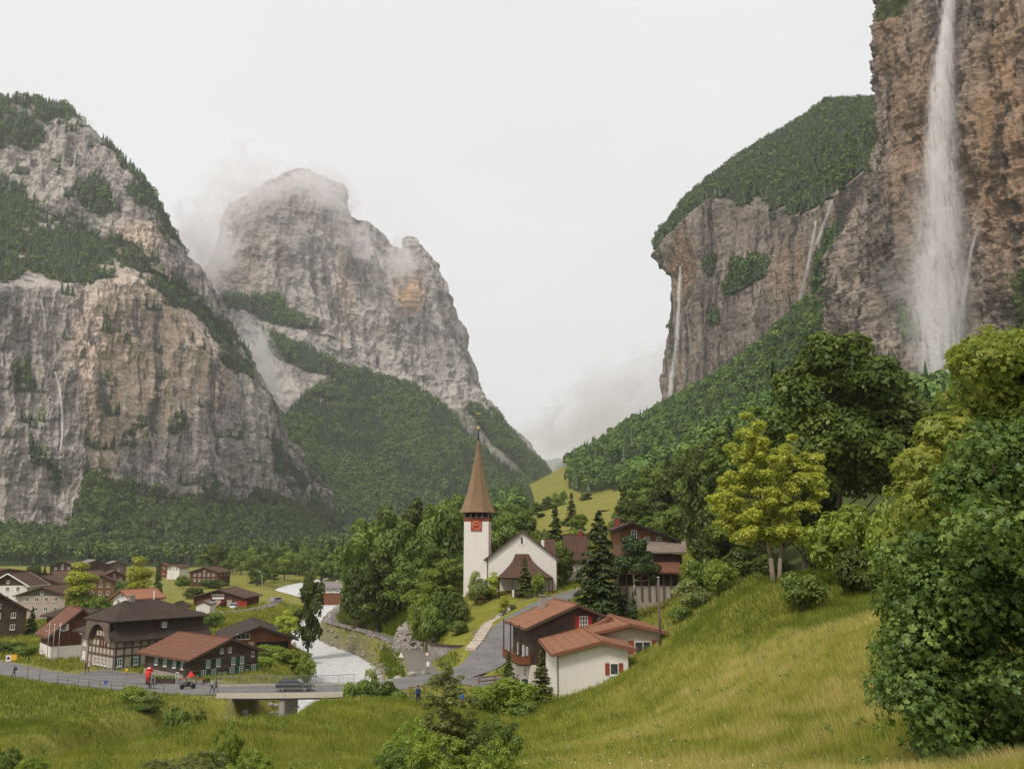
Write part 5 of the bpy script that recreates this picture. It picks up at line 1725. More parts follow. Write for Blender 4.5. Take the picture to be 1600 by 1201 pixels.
def put(o, px, Y, s=1.0, rz=None, dz=-.1, sx=None, x=None):
    p = gpt(px, Y, dz) if x is None else Vector((x, Y, float(gz(x, Y)) + dz))
    o.location = p
    o.rotation_euler = (0, 0, _rng.rand() * 6.28 if rz is None else rz)
    o.scale = (sx or s, sx or s, s)
    return o
def hgt(px, Y, pytop):
    """height of something standing on the ground at px,Y that reaches up to pytop"""
    return P(px, pytop, Y)[2] - float(gpt(px, Y).z)

# ---------- proto trees for repeats
PROTO = {}
def proto(key, fn):
    PROTO[key] = fn()
    PROTO[key].location = (0, 0, 0)
    return PROTO[key]
_used = set()
def use(key, label, group=None, cat=None):
    o = PROTO[key]
    if key in _used: o = copy_tree(o)
    _used.add(key)
    o['label'] = label
    if group: o['group'] = group
    elif 'group' in o: del o['group']
    if cat: o['category'] = cat
    return o
for i in range(3):
    proto('b%d' % i, lambda: make_tree('broadleaf_tree', 'x', LF_MID, 10, 8.6, 1.6, 34, 9000, .2, .28, seed=20 + i, rc=(.11, .2)))
for i in range(2):
    proto('d%d' % i, lambda: make_tree('broadleaf_tree', 'x', LF_DARK, 10, 7.4, 1.2, 30, 8000, .2, .26, seed=30 + i, rc=(.12, .2), shape='oval'))
proto('y0', lambda: make_tree('broadleaf_tree', 'x', LF_BRI, 10, 8, 1.5, 30, 8000, .2, .25, seed=40, rc=(.12, .2)))
proto('t0', lambda: make_tree('birch_tree', 'x', LF_YEL, 10, 4.4, 1.2, 36, 8000, .13, .16, seed=41, rc=(.14, .25), shape='oval', bark=M_BARKP))
for i in range(2):
    proto('s%d' % i, lambda: make_spruce('spruce_tree', 'x', LF_SPR, 10, 4.6, .6, seed=50 + i, n=5200, leaf=.26))
proto('l0', lambda: make_spruce('larch_tree', 'x', LF_SPR2, 10, 4.0, 1.0, seed=53, n=4200, leaf=.24, droop=.2))
for i in range(3):
    proto('u%d' % i, lambda: make_tree('bush', 'x', (LF_BRI, LF_MID, LF_DARK)[i], 2.6, 3.4, .1, 20, 5200, .1, .06, seed=60 + i, rc=(.16, .3), shape='dome', cat='bush', nb=6))
proto('u3', lambda: make_tree('bush', 'x', LF_SILV, 2.6, 3.4, .1, 20, 4600, .09, .06, seed=66, rc=(.14, .26), shape='dome', cat='bush', nb=6))

for i in range(3):
    proto('n%d' % i, lambda: make_tree('bush', 'x', (LF_SILV, LF_BRI, LF_MID)[i], 2.6, 3.4, .1, 70, 15000, .042, .035, seed=160 + i, rc=(.05, .12), shape='dome', cat='bush', nb=24, inner=.55))
# ---------- trees with a place of their own
def T(key, px, Y, pytop, label, wpx=None, group=None, cat=None, dz=-.1, base=None):
    if Y > 1000: Y = gray(px, Y, 8, 400).y          # Y given as the picture row where the plant meets the ground
    """tree of kind key standing at px,Y, reaching up to pytop, wpx wide in the picture"""
    o = use(key, label, group, cat)
    h = hgt(px, Y, pytop)
    H0 = 2.6 if key[0] in 'un' else 10.0
    W0 = {'b': 8.8, 'd': 7.6, 'y': 8.2, 't': 4.6, 's': 4.6, 'l': 4.0, 'u': 3.6, 'n': 3.5}[key[0]]
    s = h / H0
    sx = s if wpx is None else wpx / FPX * Y / W0
    put(o, px, Y, s, sx=sx, dz=dz)
    return o
# grove left of the church
G1 = 'tall broadleaf trees of the grove beside the church'
for px, Y, top, w, k, lab in (
    (565, 212, 812, 92, 'b0', 'broad light green tree at the left end of the grove, above the riverside path'),
    (603, 222, 778, 100, 'b1', 'tall round-topped tree of the grove, second from the left edge'),
    (625, 200, 815, 95, 'b2', 'dense middle tree of the grove directly above the riverside path'),
    (655, 226, 771, 70, 'd0', 'dark pointed tree in the middle of the grove skyline'),
    (696, 216, 758, 95, 'b1', 'tallest tree of the grove, nearest to the church spire'),
    (735, 225, 800, 66, 'd1', 'dark tree of the grove half hidden behind the church tower'),
    (590, 197, 860, 80, 'd1', 'darker lower tree over the path fence at the left foot of the grove'),
    (640, 192, 878, 80, 'b0', 'lower tree at the foot of the grove behind the stone heap'),
    (668, 205, 840, 70, 'b2', 'middle-sized tree of the grove left of the small dark conifer'),
    (552, 204, 880, 50, 'd0', 'small dark tree at the far left foot of the grove'),
    (690, 186, 868, 66, 'y0', 'fresh green tree below the small dark conifer'),
    (735, 184, 872, 66, 'b0', 'spreading tree touching the left side of the church tower'),
    (655, 178, 905, 60, 'y0', 'light green young tree right above the stone heap')):
    T(k, px, Y, top, lab, w)
T('s0', 703, 190, 834, 'small dark pointed conifer among the grove left of the tower', 26)
T('u2', 705, 163, 918, 'rounded dark bush on the upper edge of the churchyard lawn', 62)
T('u1', 678, 160, 945, 'bush hanging over the stone heap beside the lawn', 46)
T('u0', 662, 166, 935, 'fresh green bush between the grove and the stone heap', 44)
T('u1', 716, 155, 968, 'low loose bush at the lower left corner of the lawn', 34)
T('u3', 745, 171, 893, 'thin silvery shrub before the church tower foot', 40)
T('t0', 770, 172, 890, 'thin pale shrub tree against the white nave, left of the porch', 30, cat='tree')
T('l0', 820, 169.5, 868, 'slim dark pine standing before the church porch', 30, cat='tree')
T('u0', 842, 168, 897, 'bright green upright bush at the right of the slim pine', 26)
T('u2', 826, 167.5, 926, 'small dark rounded bush at the foot of the slim pine', 14)
T('u2', 765, 172.5, 924, 'dark clipped bush by the church bench', 20)
T('t0', 786, 159, 928, 'young maple sapling with thin dark stem beside the steps', 26, cat='tree')
T('u2', 802, 158.5, 942, 'small ball-shaped shrub beside the upper steps', 13)
# behind the church
for px, Y, top, w, k, lab in ((785, 240, 800, 70, 'b0', 'round green tree right behind the spire and nave'), (822, 262, 798, 60, 'd0', 'tree behind the nave gable apex, left one'),
    (848, 240, 822, 40, 'y0', 'small tree behind the right slope of the nave roof'), (790, 300, 786, 60, 'b2', 'distant tree left of the mown slope behind the church'),
    (765, 280, 790, 60, 'd1', 'dark tree peeping out behind the spire base'), (812, 330, 782, 50, 'b1', 'wide tree at the lower edge of the mown slope'),
    (893, 208, 822, 56, 'y0', 'yellowish green tree between the nave and the brown roofed house'), (882, 184, 852, 40, 'd1', 'dark tree beside the right wall of the nave'),
    (893, 330, 768, 26, 'l0', 'dark larch standing alone on the mown slope'), (905, 300, 800, 34, 'y0', 'round light tree below the lone larch')):
    T(k, px, Y, top, lab, w)
for px, Y, top, w, k in ((782, 450, 806, 34, 'b0'), (803, 470, 798, 30, 'd0'), (822, 455, 792, 34, 'b1'), (840, 480, 784, 26, 'b2'), (856, 500, 775, 24, 'd1'), (870, 520, 768, 20, 'y0'), (880, 560, 762, 18, 'b1'), (845, 430, 800, 18, 'u2'), (862, 455, 790, 22, 'b0'), (915, 520, 768, 26, 'd0'), (880, 380, 812, 24, 'b1'), (945, 400, 796, 26, 'y0')):
    T(k, px, Y, top, ('little dark bush alone on the pale mown slope' if k == 'u2' else 'small tree scattered about the mown slope behind the church'), w, group=None if k == 'u2' else 'small trees about the mown slope')
# conifers by the farmhouse
sp = make_spruce('spruce_tree', 'large dark spruce spreading low beside the road above the orange roofs', LF_SPR, 17, 9.4, 1.8, seed=71, n=15000, leaf=.34, tr=.32, droop=.28, power=.75, layers=26)
put(sp, 938, 139, hgt(938, 139, 797) / 17)
cl = [(-1.2, 0, 9.6, 2.2, 2, 1.3), (1.4, .4, 10.2, 2.0, 2, 1.3), (0, 0, 11.8, 2, 1.8, 1.3), (2.6, 0, 8.6, 1.8, 1.6, 1.0), (-2.4, .3, 8.4, 1.5, 1.5, .9), (.6, -.5, 8.8, 2.2, 1.6, 1.1), (-.5, 0, 13, 1.2, 1.2, .9), (3.2, 0, 7.2, .8, .8, 1.2), (1.2, 0, 12.6, 1.1, 1.1, .7)]
pn = make_tree('pine_tree', 'flat-topped dark pine with a long bare trunk before the farmhouse', LF_SPR, 13.8, 6, 8, 0, 11000, .17, .3, bark=M_BARKP, extra=cl, seed=72, nb=7)
put(pn, 993, 133, hgt(993, 133, 836) / 13.8, rz=0)
T('s1', 990, 131.5, 922, 'very small spruce at the foot of the farmhouse wall', 20)
T('s0', 962, 137, 905, 'slender dark spruce between the big spruce and the farmhouse wall', 24)
# bushes right of the farmhouse
for px, Y, top, w, k, lab in ((1082, 118, 905, 70, 'u3', 'light green rounded bush below the farmhouse, left of a pair'), (1125, 119, 878, 52, 'u0', 'fresh green rounded bush, right of a pair beside the farmhouse'),
    (1098, 127, 872, 60, 'u1', 'bush behind the pair at the right of the farmhouse'), (1165, 126, 850, 80, 'u2', 'dark bush in shade at the upper meadow edge'),
    (1065, 114, 945, 40, 'u1', 'low bush beside the wooden utility pole'), (1210, 112, 862, 70, 'u2', 'dark bush right behind the twin-trunk yellow tree'),
    (1180, 138, 800, 90, 'u1', 'large bush mass above the dark meadow-edge bush'), (1120, 140, 830, 80, 'u2', 'dark bush over the shingle roof of the farmhouse')):
    T(k, px, Y, top, lab, w)
# dark and middle trees on the right
def big(label, px, Y, pytop, H, Wc, zc0, mat, nleaf, leaf, seed, **k):
    o = make_tree('broadleaf_tree', label, mat, H, Wc, zc0, k.pop('ncl', 60), nleaf, leaf, k.pop('tr', .35), seed=seed, rc=k.pop('rc', (.08, .15)), nb=14, **k)
    s = hgt(px, Y, pytop) / H
    return put(o, px, Y, s, rz=0, dz=-.3)
big('huge dark tree with spreading crown in front of the waterfall foot', 1335, 100, 512, 25, 19, 3.5, LF_DARK, 52000, .26, 81, ncl=85)
big('dark tree leaning right of the huge dark one, towards the yellow maple', 1435, 96, 590, 20, 12, 3, LF_DARK, 24000, .24, 82, ncl=50)
big('rounded mid green tree above the twin-trunk yellow tree', 1222, 122, 603, 24, 14, 2, LF_MID, 26000, .26, 83, ncl=55)
big('mid green tree on the slope left of the twin-trunk yellow tree', 1140, 138, 655, 22, 11, 1, LF_MID, 20000, .25, 84, ncl=45)
big('dark green tree low behind the twin-trunk yellow tree', 1255, 105, 700, 17, 12, 1, LF_DARK, 18000, .24, 85, ncl=45)
T('s1', 1222, 170, 545, 'pointed dark spruce rising above the round green tree', 44)
T('d1', 1090, 165, 700, 'dark slope tree above the farmhouse bushes', 60)
T('l0', 1085, 190, 700, 'tall larch on the slope above the farmhouse', 50)
T('b1', 1050, 205, 785, 'round tree on the slope directly above the farmhouse chimneys', 70)
T('b2', 1010, 225, 806, 'round slope tree left above the farmhouse roof', 64)
T('d0', 1120, 160, 745, 'dark oval tree above the shingle roof', 66)
T('y0', 985, 235, 820, 'light green tree right of the big spruce top', 50)
# twin-trunk yellow tree
def yellow_twin():
    rng = np.random.RandomState(91)
    cl = []
    def lobe(cx, cz, w, h, n, cy=0):
        for _ in range(n):
            p = rng.normal(size=3); p /= np.linalg.norm(p); p *= rng.rand() ** .45
            s_ = rng.uniform(.4, .8)
            taper = 1 - .35 * max(0, p[2])
            cl.append((cx + p[0] * w * taper, cy + p[1] * w * .8, cz + p[2] * h, s_, s_, s_ * .7))
    lobe(-1.5, 10.0, 1.9, 3.5, 46); lobe(2.2, 9.2, 2.1, 3.3, 46, .5); lobe(-3.5, 6.2, 1.6, 2.6, 34, -.3); lobe(-.2, 6.2, 3.0, 2.2, 46); lobe(3.4, 7.6, 1.5, 2.0, 24); lobe(-1.5, 4.0, 2.8, 1.3, 30); lobe(1.2, 4.2, 2.2, 1.1, 18)
    cl = np.array(cl)
    V, F, rnd = clump_leaves(rng, cl, 70000, .095, False, .5, .55, inner=.45)
    o = thing('maple_tree', 'yellow-green maple with two slim trunks on the upper meadow', 'tree')
    link('crown', np_mesh('crown', V, F, LF_YEL, {'rnd': rnd}), o)
    m = MB()
    m.tube([(-.15, 0, -.5), (-.3, 0, 2), (-.7, 0, 5), (-1.2, 0, 9), (-1.4, 0, 12.6)], [.24, .19, .14, .09, .02], 8)
    m.tube([(.25, .1, -.5), (.5, .1, 2), (1.0, .3, 5), (1.8, .4, 8), (2.2, .5, 11.5)], [.2, .16, .12, .08, .02], 8)
    for i in rng.permutation(len(cl))[:26]:
        c = Vector(cl[i][:3])
        b = Vector((-.6, 0, 3.5)) if c.x < .5 else Vector((1.0, .2, 4.2))
        b.z = max(2.8, c.z - 2.2)
        b.x += (-.15 if c.x < .5 else .2) * (b.z - 3) / 2
        m.tube([b, b.lerp(c, .5), c], [.07, .045, .015], 5)
    m.build('trunk', M_BARKP, o, True)
    s = hgt(1212, 73, 645) / 13.6
    put(o, 1212, 73, s, rz=0)
yellow_twin()
T('u0', 1328, 69, 800, 'bright layered bush under the big dark trees', 120)
T('u2', 1345, 66, 845, 'dark-bottomed bush in front of the bright layered one', 96)
T('u1', 1258, 63.5, 893, 'small low green bush on the upper meadow', 74)
T('u2', 1285, 80, 830, 'dark bush between the twin-trunk tree and the bright bush', 60)
T('u0', 1395, 60, 800, 'fresh green bush at the left foot of the yellow maple', 70)
# the near maple group on the right edge
def near_group():
    rng = np.random.RandomState(95)
    def hero(label, Y, boxes, mat, n, leaf, seed, name='maple_tree', trunkpx=1560, lobed=True):
        cl = []
        for (px0, py0, px1, py1, cnt, dy) in boxes:
            for _ in range(cnt):
                px, py = rng.uniform(px0, px1), rng.uniform(py0, py1)
                yy = Y + rng.normal() * dy
                p = P(px, py, yy)
                s_ = rng.uniform(.016, .046) * Y
                cl.append((p[0], p[1], p[2], s_, s_, s_ * .75))
        cl = np.array(cl)
        tp = gpt(trunkpx, Y + 1.5)
        cl[:, :3] -= np.array(tp)
        V, F, rnd = clump_leaves(rng, cl, n, leaf, lobed, .45, .45, inner=.35)
        o = thing(name, label, 'tree', tp)
        link('crown', np_mesh('crown', V, F, mat, {'rnd': rnd}), o)
        zt = cl[:, 2].max()
        m = MB()
        m.tube([(0, 0, -.5), (.1, 0, zt * .3), (0, .2, zt * .6), (.1, .1, zt * .9)], [.22, .17, .11, .03], 9)
        for c in cl[rng.permutation(len(cl))[:22]]:
            b = Vector((0, 0, max(.6, c[2] * .6)))
            cc = Vector(c[:3])
            m.tube([b, b.lerp(cc, .5) + Vector((0, 0, .15)), cc], [.07, .04, .012], 5)
        m.build('trunk', M_BARK, o, True)
        return o
    hero('yellow-olive maple behind the near dark green maple, top right', 29, [(1500, 545, 1700, 640, 22, 1.4), (1480, 600, 1720, 760, 34, 1.6), (1430, 680, 1600, 820, 20, 1.5), (1405, 745, 1500, 950, 22, 1.3), (1640, 540, 1900, 900, 30, 2)], LF_OLIVE, 56000, .115, 1, trunkpx=1640)
    hero('large dark green maple filling the right edge, the nearest tree', 17.5, [(1530, 665, 1720, 760, 30, .8), (1490, 740, 1720, 900, 50, 1), (1440, 840, 1720, 1000, 60, 1), (1415, 920, 1560, 1080, 38, .8), (1455, 1040, 1720, 1230, 50, .8), (1720, 700, 2000, 1230, 50, 1.5), (1400, 860, 1450, 1120, 14, .5), (1480, 690, 1530, 800, 8, .4)], LF_MAPLE, 64000, .074, 2, trunkpx=1650)
    hero('low olive scrub at the left foot of the nearest maple', 20, [(1405, 960, 1450, 1060, 12, .6), (1425, 1040, 1480, 1150, 10, .6), (1450, 1120, 1520, 1210, 10, .6)], LF_MID, 9000, .06, 3, 'scrub_tree', 1470, False)['category'] = 'bush'
near_group()
# river side
T('d1', 481, 188, 893, 'dark green tree standing alone on the river bank before the white water', 54)
T('t0', 446, 178, 948, 'narrow light green tree left of the airy riverside tree', 34, cat='tree')
for px, Y, top, w, lab in ((418, 162, 1008, 54, 'bright bush at the left of the riverside thicket'), (452, 160, 1016, 56, 'bright bush in the middle of the riverside thicket'), (476, 158, 1028, 34, 'bright bush at the water end of the riverside thicket'), (408, 152, 1026, 40, 'bright bush nearest to the bridge railing and green-shuttered chalet')):
    T('u0', px, Y, top, lab, w)
T('u1', 330, 225, 955, 'right one of two round bushes behind the long dark roof', 40)
T('u2', 309, 224, 953, 'left one of two round bushes behind the long dark roof', 40)
# village trees
T('t0', 122, 236, 872, 'yellowish birch among the village roofs', 66)
T('u0', 128, 236, 928, 'fresh bush below the yellowish birch', 56); T('u1', 158, 232, 930, 'dark round bush right of the fresh one below the birch', 40)
T('t0', 214, 240, 863, 'yellowish poplar-like tree left of the dark cypress', 56); T('s0', 243, 236, 872, 'dark columnar cypress behind the manor roof', 26, cat='tree')
T('s1', 48, 205, 946, 'dark cypress left of the red-brown plank house', 22, cat='tree')
T('u2', 20, 172, 1000, 'dark hedge bush by the road at the left edge', 60); T('u1', 40, 167, 1008, 'hedge bush between road signs and plank house', 34)
T('u1', 190, 330, 905, 'bush between the village birch and the poplar-like tree', 30); T('u2', 48, 440, 878, 'dark round tree near the green rise, far village', 24, cat='tree'); T('s1', 68, 430, 880, 'small dark conifer above the far village roofs', 12)
T('u1', 285, 395, 898, 'bush at the left of the dark red chalet', 26); T('u2', 300, 330, 915, 'hedge bush below the dark red chalet', 30); T('u2', 335, 400, 903, 'dark hedge along the front of the dark red chalet', 44)
# foreground plants
bt = make_tree('birch_tree', 'slender airy birch with pale stem rising in front of the road', LF_SILV, 12, 5.0, 1.6, 120, 26000, .07, .075, seed=111, rc=(.05, .12), shape='oval', bark=M_BARKP, nb=30, inner=.5)
yb_ = gray(702, 1230, 8, 400).y
put(bt, 702, yb_, hgt(702, yb_, 1008) / 12, sx=hgt(702, yb_, 1008) / 12 * 1.15, rz=0)
for px, Y, top, w, k, lab in ((648, 1222, 1110, 110, 'n1', 'bush at the left foot of the slender birch'), (728, 1225, 1105, 120, 'n0', 'flowering grey-green bush at the foot of the slender birch'), (775, 1205, 1108, 90, 'n2', 'dark bush at the right foot of the slender birch'),
    (690, 1240, 1128, 130, 'n1', 'low bush at the bottom edge under the slender birch'), (622, 1235, 1150, 90, 'n2', 'small dark bush at the bottom edge left of the birch'), (768, 1240, 1140, 100, 'n1', 'loose bush at the bottom edge right of the birch'),
    (790, 90, 1062, 86, 'u0', 'bright yellow-green bush below the balcony chalet'), (752, 93, 1075, 40, 'u0', 'smaller bright bush beside the bright one below the balcony chalet'), (815, 88, 1092, 44, 'u1', 'dark green bush before the columnar pine'),
    (575, 112, 1045, 50, 'u3', 'flowering shrub at the right end of the bridge'), (600, 110, 1058, 50, 'u2', 'dark shrub at the right end of the bridge'), (557, 109, 1062, 46, 'u1', 'green shrub against the bridge railing'), (620, 108, 1078, 36, 'u1', 'low shrub under the wooden fence by the crossroads'),
    (205, 112, 1072, 44, 'u0', 'yellow-green bush on the bank below the road'), (232, 110, 1078, 40, 'u3', 'pale flowering bush on the bank below the road'), (226, 106, 1098, 60, 'u2', 'dark low bush below the flowering bank bush'),
    (275, 104, 1102, 50, 'u1', 'low bush on the stream bank left of the bridge'), (305, 103, 1104, 36, 'u2', 'dark bush at the stream bank under the bridge start'), (510, 105, 1092, 50, 'u1', 'shrub below the bridge beam, right part'), (470, 104, 1098, 40, 'u2', 'dark shrub below the bridge beam, middle'),
    (352, 1215, 1118, 60, 'n1', 'leafy bush at the bottom edge, left of centre'), (318, 1225, 1160, 90, 'n0', 'pale leafy bush at the bottom edge'), (392, 1225, 1162, 80, 'n1', 'small bush at the bottom edge beside the leafy one'), (255, 1222, 1176, 80, 'n0', 'low light bush at the bottom edge'),
    (12, 1215, 1160, 40, 'n2', 'dark weed bush at the lower left corner'), (50, 1215, 1172, 50, 'n1', 'weed bush beside the one in the lower left corner')):
    T(k, px, Y, top, lab, w)
T('s0', 795, 103, 1017, 'small dense cone-shaped spruce before the balcony', 36)
T('l0', 846, 95, 1014, 'narrow columnar pine at the corner of the white annexe', 42, cat='tree')

# ---------- trees of the middle distance and of the slopes: individuals, then the mass
far_rng = np.random.RandomState(5)
cand = []
# strip of trees beyond the meadow, centre left
for _ in range(230):
    px = far_rng.uniform(325, 560); Y = far_rng.uniform(430, 740)
    if px < 400 and Y < 560: continue
    g_ = gpt(px, Y)
    if float(_bil(RIVD, g_.x, g_.y)) < 4: continue
    cand.append((g_.x, Y, far_rng.uniform(11, 22), far_rng.choice(['b0', 'b1', 'b2', 'd0', 'd1', 's0', 's1', 'l0', 'y0'], p=[.15, .15, .1, .1, .1, .12, .1, .08, .1])))
N_STRIP = len(cand)
WOOD = wood_a
def blue_noise(xs, ys, rad):
    """greedy thinning; rad per point"""
    cell = {}
    keep = []
    for i in range(len(xs)):
        r_ = rad[i]
        cx, cy = int(xs[i] // 10), int(ys[i] // 10)
        ok = True
        R_ = int(r_ // 10) + 1
        for a in range(cx - R_, cx + R_ + 1):
            for b in range(cy - R_, cy + R_ + 1):
                for j in cell.get((a, b), ()):
                    if (xs[i] - xs[j]) ** 2 + (ys[i] - ys[j]) ** 2 < r_ * r_: ok = False; break
                if not ok: break
            if not ok: break
        if ok:
            keep.append(i); cell.setdefault((cx, cy), []).append(i)
    return keep
n = 26000
ys = np.exp(far_rng.uniform(np.log(215), np.log(1300), n))
xs = far_rng.uniform(-.08, .62, n) * ys
wv = _bil(WOOD, xs, ys)
gzv = gz(xs, ys)
ppx, ppy = proj(xs, ys, gzv)
ok = (wv > .5) & ~((ppx > 1330) & (ys > 620)) & ~((ppx > 1395) & (ys > 430)) & ~((ys < 250) & (ppx < 950)) & (ppx > 680) & ((ppx > 885) | (ys < 540) | (ppx < 805)) & (ppx < 1750)
ok &= ~((ys > 1120) & (ppx > 1140)) & ~((ys > 1000) & (ppx > 1240)) & ~((ys > 900) & (ppx > 1300))
xs, ys, gzv, ppx, ppy = [q[ok] for q in (xs, ys, gzv, ppx, ppy)]
keep = blue_noise(xs, ys, 5.2 + ys * .0045)
xs, ys, gzv, ppx = xs[keep], ys[keep], gzv[keep], ppx[keep]
order = np.argsort(ys)
SLOPE = [(xs[i], ys[i], gzv[i]) for i in order]
print('slope trees', len(SLOPE), 'strip', N_STRIP)
keysL = ['b0', 'b1', 'b2', 'd0', 'd1', 'y0', 's0', 'l0']
LABEL = {'b': 'round green deciduous tree in the wooded slope below the cliffs', 'd': 'dark oval deciduous tree in the wooded slope below the cliffs', 'y': 'light green deciduous tree in the wooded slope below the cliffs', 's': 'dark pointed spruce in the wooded slope below the cliffs', 'l': 'olive green larch in the wooded slope below the cliffs'}
GRP = {'b': 'round green trees of the wooded slope', 'd': 'dark oval trees of the wooded slope', 'y': 'light green trees of the wooded slope', 's': 'spruces of the wooded slope', 'l': 'larches of the wooded slope'}
LABEL2 = {k: v.replace('in the wooded slope below the cliffs', 'in the belt of trees beyond the river meadow') for k, v in LABEL.items()}
GRP2 = {k: v.replace('of the wooded slope', 'of the belt beyond the river meadow') for k, v in GRP.items()}
for x, y, h, k in cand[:110]:
    o = use(k, LABEL2[k[0]], GRP2[k[0]])
    put(o, 0, y, h / 10 * (1.1 if k[0] in 'sl' else .9), x=x, dz=-.3)
for x, y, z in SLOPE[:190]:
    k = keysL[far_rng.choice(8, p=[.18, .16, .14, .13, .13, .1, .09, .07])]
    o = use(k, LABEL[k[0]], GRP[k[0]])
    h = far_rng.uniform(11, 17)
    put(o, 0, y, h / 10 * (1.25 if k[0] in 'sl' else 1), x=x, dz=-.4)

# ---------- masses
def mass(name, label, pts, hs, kinds, mats_, group=None, dens=1.0):
    """pts (n,3); kinds 0 conifer, 1 broadleaf -> one object, two materials through two meshes joined"""
    pts = np.asarray(pts, float); hs = np.asarray(hs, float); kinds = np.asarray(kinds)
    rng = np.random.RandomState(len(pts))
    Vs, Rn, Mi = [], [], []
    # conifers: tapered sprays
    for kk, nq in ((0, int(34 * dens)), (1, int(85 * dens))):
        q = pts[kinds == kk]; h = hs[kinds == kk]
        if len(q) == 0: continue
        n = len(q) * nq
        Pq = np.repeat(q, nq, 0); Hq = np.repeat(h, nq)
        tr_ = np.repeat(rng.rand(len(q)), nq)
        f = rng.rand(n)
        a = rng.rand(n) * 2 * np.pi
        if kk == 0:
            ns, nt = 6, 3
            nT = len(q)
            tiers = [(.06, .52, .17), (.3, .78, .125), (.55, 1.0, .08)]
            Vt = np.zeros((nT, nt, ns, 4, 3)); ang0 = rng.rand(nT) * 6.28
            for ti, (z0_, z1_, rr_) in enumerate(tiers):
                rj = rng.uniform(.7, 1.25, (nT, ns + 1)); rj[:, ns] = rj[:, 0]
                zj = rng.uniform(-.05, .05, (nT, ns + 1)); zj[:, ns] = zj[:, 0]
                for si in range(ns):
                    for cj, kk2 in ((0, si), (1, si + 1)):
                        an = ang0 + kk2 * 2 * np.pi / ns
                        Vt[:, ti, si, cj] = q + np.stack([np.cos(an) * rr_ * rj[:, kk2] * h, np.sin(an) * rr_ * rj[:, kk2] * h, (z0_ + zj[:, kk2]) * h], 1)
                    am = ang0 + (si + .5) * 2 * np.pi / ns
                    Vt[:, ti, si, 2] = q + np.stack([np.cos(am) * .01 * h, np.sin(am) * .01 * h, z1_ * h], 1)
                    Vt[:, ti, si, 3] = q + np.stack([0 * h, 0 * h, (z1_ - .01) * h], 1)
            V = Vt.reshape(-1, 3); n = nT * nt * ns
            tr_ = np.repeat(rng.rand(nT), nt * ns)
        else:
            d = rng.normal(size=(n, 3)); d[:, 2] = np.where(d[:, 2] < -.3, -d[:, 2], d[:, 2]); d /= np.linalg.norm(d, axis=1)[:, None]
            lump = 1 + .35 * perlin(d[:, 0] * 1.8 + tr_ * 50, d[:, 1] * 1.8, d[:, 2] * 1.8)
            C = Pq + d * (np.stack([Hq * .36, Hq * .36, Hq * .42], 1) * lump[:, None] * rng.uniform(.78, 1, n)[:, None])
            C[:, 2] += Hq * .52
            nn = d.copy(); nn[:, 2] += .3
            nv, t1, t2 = rand_frames(rng, nn, .35)
            V, _ = leaf_quads(C, nv, t1, t2, Hq * .085 * rng.uniform(.7, 1.3, n), .75)
        Vs.append(V); Rn.append(np.repeat(np.clip(tr_ * .6 + rng.rand(n) * .4, 0, 1), 4)); Mi.append(np.full(n, kk))
    V = np.vstack(Vs)
    me = np_mesh(name, V, np.arange(len(V)).reshape(-1, 4), None, {'rnd': np.concatenate(Rn)})
    me.materials.append(mats_[0]); me.materials.append(mats_[1])
    me.polygons.foreach_set('material_index', np.concatenate(Mi).astype(np.int32))
    o = link(name, me)
    return tag(o, label, 'forest', kind='stuff')
rest = SLOPE[190:]
if rest:
    kd = (far_rng.rand(len(rest)) > .22).astype(int)
    mass('forest', 'dense green forest covering the slope below the right-hand cliffs', [(x, y, z - .5) for x, y, z in rest], np.where(kd == 0, far_rng.uniform(15, 21, len(rest)), far_rng.uniform(11, 17, len(rest))), kd, (LF_FARF, LF_FARB), dens=1.7)
def mask_points(LF, sel, n, seed, thr=.5, key='veg'):
    rng = np.random.RandomState(seed)
    V = LF['V'].reshape(-1, 3); F = LF['F']
    vm = LF['at'][key].reshape(-1)[F].mean(1) > thr
    pxm = LF['PX'].reshape(-1)[F[:, 0]]; pym = LF['PY'].reshape(-1)[F[:, 0]]; sg = LF['SEG'].reshape(-1)[F[:, 0]]
    A = V[F[:, 0]]; B = V[F[:, 1]]; Cc = V[F[:, 2]]; D_ = V[F[:, 3]]
    ar = np.linalg.norm(np.cross(Cc - A, D_ - B), axis=1) / 2
    ok_ = vm & sel(pxm, pym, sg)
    idx_ = np.where(ok_)[0]
    w = ar[idx_]
    ch = rng.choice(idx_, n, p=w / w.sum())
    u, v = rng.rand(n, 1), rng.rand(n, 1)
    return (A[ch] * (1 - u) + B[ch] * u) * (1 - v) + (D_[ch] * (1 - u) + Cc[ch] * u) * v
# foot of the left wall
p1 = mask_points(LW, lambda px, py, sg: (px > -120) & (sg < 1.1), 3200, 1)
n0 = 1300
fy = far_rng.uniform(640, 1000, n0); fx = far_rng.uniform(-.72, -.1, n0) * fy
fx2 = fx; okk = fy > 790 + 60 * perlin(fx2 / 60, fx2 * 0, fx2 * 0)
p0 = np.stack([fx[okk], fy[okk], gz(fx[okk], fy[okk])], 1)
pp = np.vstack([p1, p0])
kd = (far_rng.rand(len(pp)) > .35).astype(int)
mass('forest', 'dark mixed forest along the foot of the left-hand cliff', pp, far_rng.uniform(13, 22, len(pp)), kd, (LF_FARF, LF_FARB), dens=1.0)
p2 = mask_points(LW, lambda px, py, sg: (px > -120) & (sg >= 1.1) & (sg < 4.3), 9000, 2)
mass('forest', 'dark conifer forest on the ledges and crest of the left-hand cliff', p2, far_rng.uniform(9, 19, len(p2)), (far_rng.rand(len(p2)) > .88).astype(int), (LF_FARF, LF_FARB), dens=.6)
p3 = mask_points(CW, lambda px, py, sg: (px > 340) & (sg < 3.2), 22000, 3)
